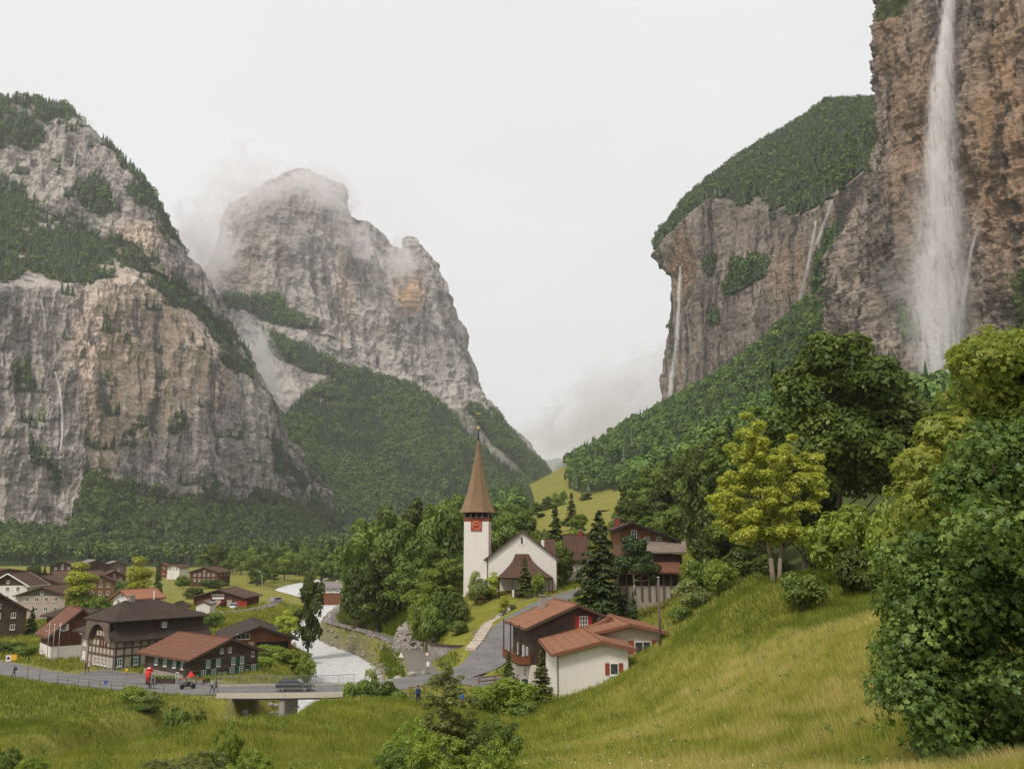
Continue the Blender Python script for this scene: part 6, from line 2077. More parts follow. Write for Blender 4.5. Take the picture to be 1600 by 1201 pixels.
kd = (fbm(p3[:, 0] / 150, p3[:, 1] / 150, p3[:, 2] / 90, 3) + far_rng.normal(size=len(p3)) * .2 > .05).astype(int)
mass('forest', 'bluish green forest on the long slope of the middle mountain', p3, far_rng.uniform(16, 30, len(p3)), kd, (LF_FARF, LF_FARB), dens=.45)
p4 = mask_points(R1, lambda px, py, sg: (sg > 3.85) & (sg < 5.2), 10000, 4)
p5 = mask_points(R1, lambda px, py, sg: (sg < 3.85), 900, 5)
p4 = np.vstack([p4, p5])
mass('forest', 'dark conifer forest on top of the right-hand cliff', p4, far_rng.uniform(13, 24, len(p4)), (far_rng.rand(len(p4)) > .88).astype(int), (LF_FARF, LF_FARB), dens=.7)
p6 = mask_points(R2, lambda px, py, sg: (px < 1720), 700, 6, .6)
mass('undergrowth', 'shrubs clinging to the ledges beside the waterfall', p6, far_rng.uniform(2, 7, len(p6)), np.ones(len(p6)), (LF_FARF, LF_FARB), dens=.6)
# ================================================================ water falling from the cliffs
def surf(LF, px, py, rad=6):
    """nearest point of a mountain sheet seen at px,py"""
    d = (LF['PX'] - px) ** 2 + (LF['PY'] - py) ** 2
    k = d < rad * rad
    if not k.any(): k = d <= d.min()
    ys_ = LF['V'][..., 1][k]
    return float(ys_.min())
t = NT('falling_water')
ps = t.pos()
u_ = t.attr('edge')
st_ = t.noise(t.map(ps, (.75, .75, .035)), 1.0, 6, .62, .5)
st2 = t.noise(t.map(ps, (.16, .16, .03), loc=(3, 1, 7)), 1.0, 5, .6, .8)
a_ = t.math('MULTIPLY', t.ramp(t.math('ADD', t.math('MULTIPLY', st_, .5), t.math('MULTIPLY', st2, .5)), [(0.42, 0.0), (0.60, 1.0)]), u_)
d_ = t.n('ShaderNodeBsdfDiffuse'); d_.inputs[0].default_value = (.86, .85, .84, 1)
q_ = t.n('ShaderNodeBsdfTranslucent'); q_.inputs[0].default_value = (.86, .85, .84, 1)
mm = t.n('ShaderNodeMixShader'); mm.inputs[0].default_value = .45
t.L(d_.outputs[0], mm.inputs[1]); t.L(q_.outputs[0], mm.inputs[2])
tp_ = t.n('ShaderNodeBsdfTransparent')
m2_ = t.n('ShaderNodeMixShader')
t.L(a_, m2_.inputs[0]); t.L(tp_.outputs[0], m2_.inputs[1]); t.L(mm.outputs[0], m2_.inputs[2])
t.L(m2_.outputs[0], t.out.inputs[0])
M_FALL = t.m
def fall(name, label, LF, pts, layers, gap, arc, alpha=1.0, seed=0, cat='waterfall', fixedY=None):
    """pts (px, py, halfwidth px)"""
    rng = np.random.RandomState(seed)
    pts = np.array(pts, float)
    n = 90
    tt = np.linspace(0, 1, n)
    tk = np.linspace(0, 1, len(pts))
    px, py, hw = [np.interp(tt, tk, pts[:, i]) for i in range(3)]
    Yk = np.array([surf(LF, max(min(q[0], 1990), 2), q[1]) for q in pts]) if fixedY is None else np.array(fixedY, float)
    Yc = np.interp(tt, tk, Yk)
    V, F, E = [], [], []
    off = 0
    m = 13
    for L_ in range(layers):
        o_ = (L_ / max(1, layers - 1) - .5)
        ph = rng.rand() * 50
        wsc = rng.uniform(.65, 1.1)
        for i in range(n):
            g = gap * (.35 + .65 * tt[i])
            Yb = Yc[i] - g - (o_ + .5) * g * .9
            for j in range(m):
                uu = -1 + 2 * j / (m - 1)
                w = hw[i] * wsc
                x_, y_, z_ = P(px[i] + uu * w + o_ * hw[i] * .5 * math.sin(ph) + hw[i] * .25 * float(math.sin(ph + i * .12)), py[i], Yb + arc * uu * uu)
                V.append((x_, y_, z_)); E.append(max(0.0, (1 - uu * uu)) ** 1.1 * alpha * min(1, (n - i) / 8.0 + .15))
        for i in range(n - 1):
            for j in range(m - 1):
                a = off + i * m + j
                F.append((a, a + 1, a + m + 1, a + m))
        off += n * m
    me = np_mesh(name, V, F, M_FALL, {'edge': E}, True)
    o = link(name, me)
    return tag(o, label, cat)
# the big fall leaves the lip and drops free of the wall
fall('waterfall', 'tall white waterfall plunging free down the brown cliff at the right', R2,
     [(1486,-120,6),(1484,0,10),(1479,70,16),(1472,150,22),(1466,250,29),(1466,350,36),(1470,450,43),(1474,530,46),(1474,620,44)], 9, 12.0, 3.0, .55, 1,
     fixedY=[560, 556, 551, 546, 541, 536, 531, 526, 520])
fall('waterfall', 'thin side stream sliding down the ledge right of the big waterfall', R2, [(1531,352,3),(1518,392,4),(1511,430,4),(1506,470,5),(1500,500,9)], 4, 4.0, .5, .9, 2)
fall('waterfall', 'slim waterfall down the overhanging prow of the farther right-hand cliff', R1, [(1063,416,2.2),(1061,470,3.2),(1058,530,3.8),(1051,580,4.2),(1047,622,4.8)], 5, 7.0, .5, 1.0, 3)
fall('waterfall', 'upper slanting stream in the gully left of the big wall', R1, [(1301,312,3),(1293,335,3.2),(1284,360,3.4),(1274,384,3.4)], 5, 7.0, .5, 1.0, 4)
fall('waterfall', 'lower thin stream in the gully above the forest', R1, [(1275,345,2.4),(1269,380,3),(1262,420,3.8),(1254,450,4.2),(1249,470,4.6)], 5, 7.0, .5, 1.0, 5)
fall('waterfall', 'long thin stream on the left-hand cliff', LW, [(86,580,1.8),(93,605,2),(97,640,2.2),(97,680,2.2),(94,706,2.4)], 4, 6.0, .5, .9, 6)
fall('waterfall', 'short thin stream high on the left-hand cliff', LW, [(64,466,1.5),(69,492,1.8),(71,520,1.8)], 2, 3.0, .5, .65, 7)

# ================================================================ mist and low cloud caught on the rocks
def mist_mat(name, dens, sc, lo, hi, seed):
    t = NT(name)
    tcn = t.n('ShaderNodeTexCoord')
    ob = tcn.outputs['Object']
    vl = t.n('ShaderNodeVectorMath', operation='LENGTH'); t.L(ob, vl.inputs[0])
    fall_ = t.math('SUBTRACT', 1.0, vl.outputs['Value'])
    nz = t.noise(t.map(ob, (sc, sc, sc), loc=(seed, seed * 2, 0)), 1.0, 7, .68, 1.2)
    f = t.math('ADD', t.math('MULTIPLY', fall_, .55), t.math('MULTIPLY', t.math('SUBTRACT', nz, .5), 2.2))
    f = t.ramp(f, [(lo, 0.0), (hi, 1.0)])
    v = t.n('ShaderNodeVolumePrincipled')
    v.inputs['Color'].default_value = (.97, .95, .945, 1)
    v.inputs['Anisotropy'].default_value = .2
    t.L(t.math('MULTIPLY', f, dens), v.inputs['Density'])
    t.L(v.outputs[0], t.out.inputs['Volume'])
    return t.m
def mist(label, px, py, Y, rx, ry, rz, dens, rot=0, sc=2.2, lo=.12, hi=.55, seed=0, name='mist', tilt=0):
    m = MB().ball((0, 0, 0), 1, nu=16, nv=10)
    o = m.build(name, mist_mat('mist_%d' % seed, dens, sc, lo, hi, seed), None, True)
    o.location = P(px, py, Y)
    k = Y / FPX
    o.scale = (rx * k, ry, rz * k)
    o.rotation_euler = (0, R(rot), R(tilt))
    return tag(o, label, 'mist', kind='stuff')
mist('low cloud wrapping the upper left of the middle mountain', 390, 300, 2230, 95, 240, 50, .016, -35, seed=1)
mist('cloud shreds over the summit of the middle mountain', 500, 300, 2300, 76, 200, 40, .02, 15, seed=2)
mist('pale cloud in the notch between the left and the middle mountain', 325, 400, 2050, 38, 260, 90, .022, 20, seed=3, lo=.05)
mist('steam rising from the ravine right of the left-hand cliff', 405, 565, 1700, 38, 90, 80, .045, -25, seed=4, lo=.14)
mist('cloud shred on the horn of the middle mountain', 625, 410, 2330, 34, 130, 50, .02, 20, seed=5)
mist('faint cloud on the face of the middle mountain', 560, 375, 2260, 60, 120, 40, .010, 30, seed=6, lo=.2)
mist('small mist wisp near the top of the left-hand mountain', 130, 190, 1500, 26, 60, 13, .03, 30, seed=7, lo=.14)
mist('bank of pale cloud closing the head of the valley', 950, 645, 3600, 180, 500, 80, .008, -30, seed=8, lo=.1)
mist('low cloud band resting on the far mountain', 850, 690, 4300, 120, 500, 30, .004, 0, seed=9, lo=.05)
mist('spray drifting round the lower half of the big waterfall', 1470, 440, 520, 85, 18, 230, .03, 0, sc=2.0, seed=10, lo=.1, name='spray')
mist('spray cloud left of the foot of the big waterfall', 1430, 480, 525, 75, 18, 110, .03, -25, sc=2.0, seed=11, lo=.15, name='spray')

# the air of the valley
hz_ = NT('valley_haze')
v = hz_.n('ShaderNodeVolumePrincipled')
v.inputs['Color'].default_value = (.87, .9, .93, 1)
v.inputs['Density'].default_value = 0.00008
v.inputs['Anisotropy'].default_value = .2
hz_.L(v.outputs[0], hz_.out.inputs['Volume'])
tag(MB().box(-3600, 4200, -170, 9500, -14, 2100).build('haze', hz_.m), 'thin haze filling the valley', 'haze', kind='stuff')

# ================================================================ bridge, rails, walls
def off_line(pl, px0, px1, side, extra=0.0):
    """points beside a route between two picture columns; side +1 far side, -1 near side"""
    d = np.gradient(pl[:, :2], axis=0); d /= np.linalg.norm(d, axis=1)[:, None]
    nrm = np.stack([-d[:, 1], d[:, 0]], -1)
    if nrm[len(nrm) // 2, 1] < 0: nrm = -nrm
    q = pl[:, :2] + nrm * side * (pl[:, 3] + extra)[:, None]
    px, _ = proj(q[:, 0], q[:, 1], pl[:, 2])
    k = (px >= px0) & (px <= px1)
    return [Vector((a[0], a[1], z)) for a, z in zip(q[k], pl[k, 2])]
def resample(pts, step):
    out = [pts[0]]
    acc = 0
    for a, b in zip(pts[:-1], pts[1:]):
        L = (b - a).length
        while acc + L >= step:
            t_ = (step - acc) / L
            a = a.lerp(b, t_); out.append(a); L = (b - a).length; acc = 0
        acc += L
    return out
def railing(name, label, pts, h, step, mat, rails=(1.0,), pickets=0, post=.07, rail=.06, cat='railing', ground=False, group=None):
    pp = resample(pts, step)
    if ground: pp = [Vector((p.x, p.y, float(gz(p.x, p.y)))) for p in pp]
    o = thing(name, label, cat, pp[0], group=group)
    c0 = pp[0]
    for p in pp[:100]:
        MB().cyl(p - c0 + Vector((0, 0, -.3)), p - c0 + Vector((0, 0, h)), post / 2, n=6).build('post', mat, o)
    m = MB()
    for r_ in rails:
        for a, b in zip(pp[:-1], pp[1:]):
            m.bar(a - c0 + Vector((0, 0, h * r_)), b - c0 + Vector((0, 0, h * r_)), rail, rail)
    m.build('rail', mat, o)
    if pickets:
        m = MB()
        for a, b in zip(pp[:-1], pp[1:]):
            n = int((b - a).length / pickets)
            for i in range(1, n):
                p = a.lerp(b, i / n) - c0
                m.bar(p + Vector((0, 0, h * .12)), p + Vector((0, 0, h)), .022)
            m.bar(a - c0 + Vector((0, 0, h * .12)), b - c0 + Vector((0, 0, h * .12)), .04)
        m.build('pickets', mat, o)
    return o
near = off_line(ROAD, 322, 566, -1)
farp = off_line(ROAD, 322, 580, 1)
o = thing('bridge', 'low concrete road bridge over the white river', 'bridge', near[0])
c0 = near[0]
m = MB()
for i in range(len(near) - 1):
    j = min(len(farp) - 1, int(i * (len(farp) - 1) / (len(near) - 1))); j2 = min(len(farp) - 1, int((i + 1) * (len(farp) - 1) / (len(near) - 1)))
    a, b, c_, d_ = near[i] - c0, near[i + 1] - c0, farp[j2] - c0, farp[j] - c0
    dn = Vector((0, 0, -.62)); up = Vector((0, 0, -.03))
    m.add([a + up, b + up, c_ + up, d_ + up, a + dn, b + dn, c_ + dn, d_ + dn], [(0, 1, 2, 3), (7, 6, 5, 4), (0, 4, 5, 1), (2, 6, 7, 3)])
m.build('deck', M_CONC, o)
for nm, ln, sgn in (('edge_beam', near, -1), ('edge_beam', farp, 1)):
    m = MB()
    for a, b in zip(ln[:-1], ln[1:]):
        m.bar(a - c0 + Vector((0, sgn * .16, -.12)), b - c0 + Vector((0, sgn * .16, -.12)), .36, .6)
    m.build(nm, plaster('pale_concrete', (.52, .47, .38), .4), o)
m = MB()
for a, b in zip(near[:-1], near[1:]): m.bar(a - c0 + Vector((0, -.2, -.52)), b - c0 + Vector((0, -.2, -.52)), .2, .2)
m.build('water_pipe', M_DARKM, o)
for px in (336, 452, 565):
    xx = X_at(px, 121.5, 0)
    MB().box(xx - .35 - c0.x, xx + .35 - c0.x, 117.6 - c0.y, 125 - c0.y, -7, -.55).build('abutment' if px != 452 else 'pier', M_STONE, o)
railing('railing', 'galvanised picket railing on the near side of the bridge', [p + Vector((0, -.1, .15)) for p in near], 1.1, 2.2, M_GREYM, (1.0, .55), .16)
railing('railing', 'galvanised picket railing on the river side of the bridge', [p + Vector((0, .1, .15)) for p in farp], 1.1, 2.2, M_GREYM, (1.0,), .16)
railing('railing', 'thin dark two-bar railing along the road above the meadow', off_line(ROAD, 88, 262, -1, .1), 1.05, 2.6, M_DARKM, (1.0, .55), 0, .06, .035)
railing('railing', 'curved metal railing beside the forecourt of the manor', off_line(SQUARE, 150, 215, 1, -2.6), 1.0, 2.4, M_GREYM, (1.0, .5), 0, .05, .04)
railing('handrail', 'grey handrail along the meadow side of the church road', off_line(CHURCHRD, 735, 850, 1, .9), 1.0, 2.6, M_GREYM, (1.0,), 0, .05, .05, ground=True)
railing('fence', 'brown wooden fence along the riverside path under the grove', off_line(PATH, 524, 578, 1, .5), 1.0, 2.3, W_GREY, (1.0, .55), 0, .12, .09, cat='fence', ground=True)
def at_px(lst, dz=0.0): return [gpt(px, Y, dz) for px, Y in lst]
railing('fence', 'brown wooden fence rails crossing before the road junction', at_px([(596, 114), (620, 112), (645, 110.5), (662, 110)]), 1.1, 2.2, W_GREY, (1.0, .5), 0, .13, .12, cat='fence', ground=True)
railing('fence', 'low rust brown timber rail between road junction and fence', at_px([(640, 116), (663, 115.5)]), 1.0, 1.9, W_BARN, (1.0,), 0, .11, .1, cat='fence', ground=True)
railing('fence', 'timber rail in front of the balcony chalet drive', at_px([(748, 117), (775, 118.5), (800, 120)]), .95, 2.4, W_BARN, (1.0, .5), 0, .13, .12, cat='fence', ground=True)
railing('fence', 'timber rail behind the little cone spruce', at_px([(808, 119), (830, 121)]), .95, 1.9, W_BARN, (1.0, .5), 0, .12, .1, cat='fence', ground=True)

# rocks: one prototype shape set
def rock_bm(rng, r):
    m = MB().ball((0, 0, 0), 1, nu=7, nv=5)
    v = np.array(m.v)
    d = 1 + .28 * perlin(v[:, 0] * 1.7 + rng.rand() * 40, v[:, 1] * 1.7, v[:, 2] * 1.7 + rng.rand() * 40)
    v = v * d[:, None] * np.array([1, rng.uniform(.6, 1), rng.uniform(.5, .8)]) * r
    a = rng.rand() * 6.28
    c, s = math.cos(a), math.sin(a)
    v = np.stack([v[:, 0] * c - v[:, 1] * s, v[:, 0] * s + v[:, 1] * c, v[:, 2]], 1)
    return v, m.f
t = NT('boulder')
ps = t.pos()
c = t.ramp(t.noise(ps, 1.1, 6, .65), [(.3, (.17, .155, .14)), (.55, (.33, .3, .275)), (.75, (.5, .46, .42))])
c = t.mix(t.ramp(t.noise(ps, .5, 4, .6), [(.5, 0.0), (.7, .5)]), c, (.16, .12, .08))
t.bsdf(c, .9, t.bump(t.noise(ps, 6, 5, .7), .6, .05), spec=.15)
M_BOUL = t.m
def rocks(name, label, places, kind='stuff', cat='rocks', seed=0):
    rng = np.random.RandomState(seed)
    m = MB()
    for (x, y, z, r_) in places:
        v, f = rock_bm(rng, r_)
        m.add([(a[0] + x, a[1] + y, a[2] + z) for a in v], f)
    o = m.build(name, M_BOUL)
    return tag(o, label, cat, kind=kind)
rg = np.random.RandomState(17)
d = np.gradient(RIVER[:, :2], axis=0); d /= np.linalg.norm(d, axis=1)[:, None]
nr = np.stack([-d[:, 1], d[:, 0]], -1)
bank_r, bank_l = [], []
for k in range(2800):
    i = rg.randint(10, len(RIVER) - 1)
    y = RIVER[i, 1]
    if y < 88 or y > 335: continue
    side = rg.choice([-1, 1])
    w = RIVER[i, 3] + rg.uniform(.0, 2.4 if side > 0 else 3.2)
    p = RIVER[i, :2] + nr[i] * side * w
    z = float(gz(p[0], p[1]))
    z = max(z, RIVER[i, 2])
    (bank_r if side < 0 else bank_l).append((p[0], p[1], z + .05, rg.uniform(.2, .62)))
rocks('rubble', 'pale boulders lining the path-side bank of the white river', bank_r, seed=1)
rocks('rubble', 'stones lining the village-side bank of the white river', bank_l[:len(bank_l) // 2], seed=2)
heap = []
for k in range(620):
    px, Y = rg.uniform(612, 684), rg.uniform(163, 174)
    u_ = (px - 612) / 72
    top = 4.2 * math.sin(math.pi * min(1, max(0, u_ * .9 + .08))) ** .7
    g_ = gpt(px, Y)
    f_ = (Y - 163) / 11
    heap.append((g_.x, Y, float(gpt(px, 163).z) + top * f_ ** .8, rg.uniform(.22, .5)))
o = rocks('rubble', 'big heap of grey stones stacked as a bank under the grove', heap, seed=3)
for k, (px, Y, r_, lab) in enumerate(((621, 128.5, .75, 'grey boulder at the road junction, leftmost of three'), (643, 130, .8, 'flat grey boulder at the road junction, middle of three'), (664, 131, .7, 'dark squared boulder at the road junction, rightmost of three'), (500, 149, .5, 'small dark rock sticking out of the white river'))):
    v, f = rock_bm(np.random.RandomState(40 + k), r_)
    o = MB().add([tuple(a) for a in v], f).build('boulder', M_BOUL)
    o.location = (X_at(px, Y, 0), Y, max(float(gpt(px, Y).z), -3.5) + r_ * .3)
    tag(o, lab, 'boulder', group='boulders by the road and river')

# churchyard retaining wall with timber coping and the long flight of steps
w = thing('retaining_wall', 'stone retaining wall with brown timber rail below the churchyard lawn', 'wall', gpt(672, 150))
c0 = Vector(w.location)
pts = [gpt(px, Y) for px, Y in ((668, 152), (674, 148), (700, 146), (728, 145), (752, 145.5))]
ztop = P(712, 1009, 146)[2]
m = MB(); m2 = MB()
for a, b in zip(pts[:-1], pts[1:]):
    a_, b_ = Vector((a.x, a.y, ztop)) - c0, Vector((b.x, b.y, ztop)) - c0
    a0, b0 = a_ + Vector((0, 0, -5)), b_ + Vector((0, 0, -5))
    o_ = Vector((0, .7, 0))
    m.add([a_, b_, b0, a0, a_ + o_, b_ + o_, b0 + o_, a0 + o_], [(0, 1, 2, 3), (4, 7, 6, 5), (0, 4, 5, 1), (0, 3, 7, 4), (1, 5, 6, 2)])
    m2.bar(a_ + Vector((0, -.05, .12)), b_ + Vector((0, -.05, .12)), .35, .24)
m.build('stone_face', M_BOUL, w); m2.build('coping', W_DARK, w)
st_pts = resample([gpt(735, 137), gpt(748, 141), gpt(758, 146), gpt(768, 151), gpt(776, 155), gpt(785, 160), gpt(796, 164)], 1.15)
s_ = thing('steps', 'long flight of pale stone steps climbing the lawn to the church', 'steps', st_pts[0])
c0 = Vector(s_.location)
for i, (a, b) in enumerate(zip(st_pts[:-1], st_pts[1:])):
    zt_ = max(float(gz(b.x, b.y)), float(gz(a.x, a.y))) + .16
    dirv = Vector((b.x - a.x, b.y - a.y, 0)).normalized()
    a2 = Vector((a.x, a.y, zt_ - .2)) - c0
    b2 = Vector((b.x, b.y, zt_ - .2)) - c0 + dirv * .1
    MB().bar(a2, b2, 1.7, .45).build('step', plain('pale_stone', (.5, .44, .37), .9, vary=.25, scale=1.5), s_)
rl = [p + Vector((1.3, 0, 0)) for p in st_pts]

# ================================================================ vehicles
def car(label, loc, yaw, col, L=4.5, Wd=1.78, H=1.45, style='estate', name='parked_car', cat='car'):
    o = thing(name, label, cat, loc, yaw)
    paint = plain('paint_' + '_'.join('%d' % (c * 100) for c in col), col, .25, .3, vary=.02)
    if style == 'van':
        low = [(-L / 2, .35), (-L / 2, 1.0), (-L / 2 + .1, H), (L * .22, H), (L * .36, H * .62), (L / 2 - .05, H * .5), (L / 2, .55), (L / 2, .35)]
        gl = [(-L / 2 + .9, H * .62), (-L / 2 + .95, H - .18), (L * .2, H - .18), (L * .33, H * .62)]
    else:
        low = [(-L / 2, .38), (-L / 2 + .02, .85), (-L / 2 + .15, .95), (-L / 2 + .55, H), (L * .06, H), (L * .22, .95), (L / 2 - .25, .8), (L / 2, .62), (L / 2, .35)]
        gl = [(-L / 2 + .38, .93), (-L / 2 + .68, H - .1), (L * .05, H - .1), (L * .19, .93)]
    def side(poly, hw_lo, hw_hi, zmid):
        Vv = []
        for s in (-1, 1):
            for x, z in poly:
                h_ = hw_lo if z < zmid else hw_hi
                Vv.append((x, s * h_, z))
        n = len(poly)
        return Vv, [(i, (i + 1) % n, n + (i + 1) % n, n + i) for i in range(n)] + [tuple(range(n)), tuple(reversed(range(n, 2 * n)))]
    vv, ff = side(low, Wd / 2, Wd / 2 - .16, .97)
    b = MB().add(vv, ff).build('body', paint, o)
    bv = b.modifiers.new('bevel', 'BEVEL'); bv.width = .05; bv.segments = 2
    for s in (-1, 1):
        m = MB()
        y = s * (Wd / 2 - .145)
        y0 = s * (Wd / 2 - .1)
        m.add([(x, (y0 if z < H * .75 else y), z) for x, z in gl] + [(x, (y0 if z < H * .75 else y) + s * .02, z) for x, z in gl], [(0, 1, 2, 3), (7, 6, 5, 4), (0, 4, 5, 1), (1, 5, 6, 2), (2, 6, 7, 3), (3, 7, 4, 0)])
        m.build('side_window', M_GLASS, o)
    (xa, za), (xb, zb_) = (low[4], low[5]) if style != 'van' else (low[3], low[4])
    m = MB().add([(xa + .06, -Wd / 2 + .25, za - .04), (xa + .06, Wd / 2 - .25, za - .04), (xb + .02, Wd / 2 - .2, zb_ + .04), (xb + .02, -Wd / 2 + .2, zb_ + .04)], [(0, 1, 2, 3)])
    m.v += [(v[0] + .03, v[1], v[2] + .03) for v in m.v]; m.f += [(7, 6, 5, 4), (0, 4, 5, 1), (1, 5, 6, 2), (2, 6, 7, 3), (3, 7, 4, 0)]
    m.build('windscreen', M_GLASS, o)
    for s in (-1, 1):
        MB().box(L / 2 - .03, L / 2 + .02, s * (Wd / 2 - .35) - .18, s * (Wd / 2 - .35) + .18, .58, .74).build('headlight', M_CURT, o)
        MB().box(-L / 2 - .02, -L / 2 + .03, s * (Wd / 2 - .25) - .12, s * (Wd / 2 - .25) + .12, .68, .9).build('tail_light', M_REDP, o)
    for x in (-L * .31, L * .31):
        for s in (-1, 1):
            w_ = MB().cyl((x, s * (Wd / 2 - .2), .33), (x, s * (Wd / 2 + .02), .33), .33, n=16).build('wheel', plain('rubber', (.015, .015, .015), .8), o)
            MB().cyl((x, s * (Wd / 2 + .005), .33), (x, s * (Wd / 2 + .035), .33), .2, n=12).build('rim', M_GREYM, w_)
    return o
car('dark grey estate car driving over the bridge', Vector((X_at(461, 120.3, 1.4), 120.3, 1.38)), R(0), (.05, .055, .06), 4.7)
p = gpt(365, 278.5, .05); car('white van parked before the red corner of the station building', p, R(-85), (.75, .75, .75), 4.6, 1.9, 2.0, 'van')
p = gpt(432, 305, .05); car('pale lilac van parked at the end of the gravel lane', p, R(60), (.5, .47, .52), 4.4, 1.9, 1.9, 'van')
p = gpt(462, 168, .1); car('small white car half hidden beside the riverside thicket', p, R(20), (.6, .6, .58), 4.0)
for px, Y, lab, colr in ((523, 418, 'white camper van under the far riverside trees, left one', (.75, .72, .7)), (533, 425, 'white camper van under the far riverside trees, right one', (.7, .68, .66))):
    car(lab, gpt(px, Y, .05), R(10), colr, 5.2, 2.1, 2.6, 'van', 'camper_van', 'van')
# orange freight container
p = gpt(291.5, 232)
k_ = MB().box(-1.4, 1.4, -1.2, 1.2, 0, 2.4)
for i in range(12): k_.box(-1.35 + i * .24, -1.27 + i * .24, -1.24, -1.2, .1, 2.3)
o = k_.build('freight_container', plain('orange_paint', (.62, .2, .03), .5)); o.location = p
tag(o, 'orange freight container between the small shed and white garage', 'container')

# ================================================================ people
SKIN = plain('skin', (.5, .31, .22), .6); HAIR = plain('hair', (.03, .02, .015), .8)
def person_mesh(stride=.25, arm=.2, carry=False):
    """one continuous body 1.72 m tall, facing +x"""
    V, E, Rr = [], [], []
    def v(p, r, par=None):
        V.append(p); Rr.append(r)
        if par is not None: E.append((par, len(V) - 1))
        return len(V) - 1
    pel = v((0, 0, .95), .14)
    wa = v((0, 0, 1.12), .125, pel); ch = v((.01, 0, 1.32), .15, wa); nb = v((0, 0, 1.45), .075, ch); nk = v((.01, 0, 1.52), .052, nb); hd = v((.025, 0, 1.60), .085, nk); ht = v((.02, 0, 1.69), .07, hd)
    for s in (-1, 1):
        hp = v((0, s * .09, .88), .1, pel)
        kn = v((stride * .5 * s + .03, s * .1, .49), .062, hp)
        an = v((stride * s - .02, s * .1, .09), .042, kn)
        v((stride * s + .14, s * .11, .035), .035, an)
        sh = v((0, s * .17, 1.39), .058, ch)
        el = v((-arm * .4 * s - .02, s * .23, 1.13), .04, sh)
        wr = v((-arm * .9 * s + .08, s * .24, .9), .027, el)
        pm = v((-arm * 1.0 * s + .1, s * .24, .84), .03, wr)
        for k_, (dx, dz) in enumerate(((.035, -.07), (.015, -.09), (-.005, -.088), (-.025, -.075))):
            v((V[pm][0] + dx, s * (.245 - .005 * k_), .84 + dz), .009, pm)
        v((V[pm][0] + .045, s * .215, .82), .01, pm)
    me = bpy.data.meshes.new('body')
    me.from_pydata(V, E, [])
    ob = bpy.data.objects.new('tmp', me); COL.objects.link(ob)
    ob.modifiers.new('s', 'SKIN')
    sk = me.skin_vertices[0].data
    for i, r_ in enumerate(Rr): sk[i].radius = (r_, r_ * (1.25 if i in (1, 2) else 1)) if i in (1, 2) else (r_, r_)
    for i in range(len(V)): sk[i].use_root = (i == 0)
    sb = ob.modifiers.new('ss', 'SUBSURF'); sb.levels = 1; sb.render_levels = 1
    dg = bpy.context.evaluated_depsgraph_get()
    out = bpy.data.meshes.new_from_object(ob.evaluated_get(dg))
    bpy.data.objects.remove(ob)
    return out
PM = [person_mesh(.24, .2), person_mesh(.05, .05)]
def cloth(col): return plain('cloth_' + '_'.join('%d' % (c * 100) for c in col), col, .9)
def person(label, px, Y, yaw, top, legs, pose=0, hair=(.03, .02, .015), loc=None, extra=None, group=None):
    o = thing('person', label, 'person', loc or gpt(px, Y, .03), yaw, group)
    me = PM[pose].copy()
    me.materials.clear()
    for mt in (SKIN, cloth(top), cloth(legs), M_BLACK): me.materials.append(mt)
    for f in me.polygons:
        c_ = f.center
        f.material_index = 0 if c_.z > 1.49 else (3 if c_.z < .08 else (2 if c_.z < .97 and abs(c_.y) < .19 else (0 if c_.z < .93 else 1)))
        f.use_smooth = True
    link('body', me, o)
    hm = MB().ball((.005, 0, 1.665), .1, .095, .085, 12, 8)
    hm.v = [q for q in hm.v]
    hr = hm.build('hair', cloth(hair), o, True)
    nm = MB().add([(.105, -.012, 1.59), (.105, .012, 1.59), (.125, 0, 1.585), (.1, 0, 1.625)], [(0, 1, 2), (0, 2, 3), (1, 3, 2)])
    for s in (-1, 1):
        nm.ball((.098, s * .03, 1.625), .01, nu=5, nv=4); nm.ball((.02, s * .085, 1.61), .02, .01, .03, 6, 4)
    nm.build('face', SKIN, o)
    if extra == 'pack':
        MB().box(-.36, -.15, -.16, .16, 1.02, 1.45).build('backpack', cloth((.03, .05, .12)), o)
    return o
ro = lambda px, Y, z: Vector((X_at(px, Y, z), Y, z))
person('person in dark clothes walking along the road at the left edge', 21, 132, R(180), (.12, .06, .09), (.03, .03, .04), 0, loc=gpt(21, 138.5, .25), extra='pack')
person('person in light jacket on the bridge pavement, left of a pair', 331, 118.5, R(0), (.45, .45, .47), (.04, .04, .05), 0, loc=ro(331, 119.3, 1.32))
person('person in dark jacket on the bridge pavement, right of a pair', 337, 118.5, R(10), (.06, .07, .09), (.05, .06, .1), 0, loc=ro(337, 119.6, 1.32))
person('person in black standing by the road below the red parasol', 233, 124, R(200), (.03, .03, .035), (.03, .03, .04), 1, loc=ro(233, 126.5, .78))
person('person in dark grey walking beside the one in black', 238, 123, R(330), (.08, .08, .08), (.05, .05, .06), 0, loc=ro(238, 125.5, .8))
person('person in yellow shirt sitting area before the manor', 197, 133, R(120), (.7, .42, .03), (.3, .3, .32), 1, loc=ro(197, 136, .55))
person('person in dark coat at the corner of the manor', 133, 141, R(45), (.04, .03, .06), (.05, .05, .08), 1, loc=ro(133, 143, .3))
person('person with white top beside the dark coated one', 138, 141, R(220), (.6, .55, .58), (.2, .04, .06), 1, loc=ro(138, 143.5, .3))
person('person in blue with backpack on the meadow path', 653, 84, R(100), (.03, .1, .22), (.03, .04, .06), 0, extra='pack')
person('person in blue jacket behind the slender birch', 722, 100, R(80), (.05, .13, .28), (.12, .11, .1), 0)

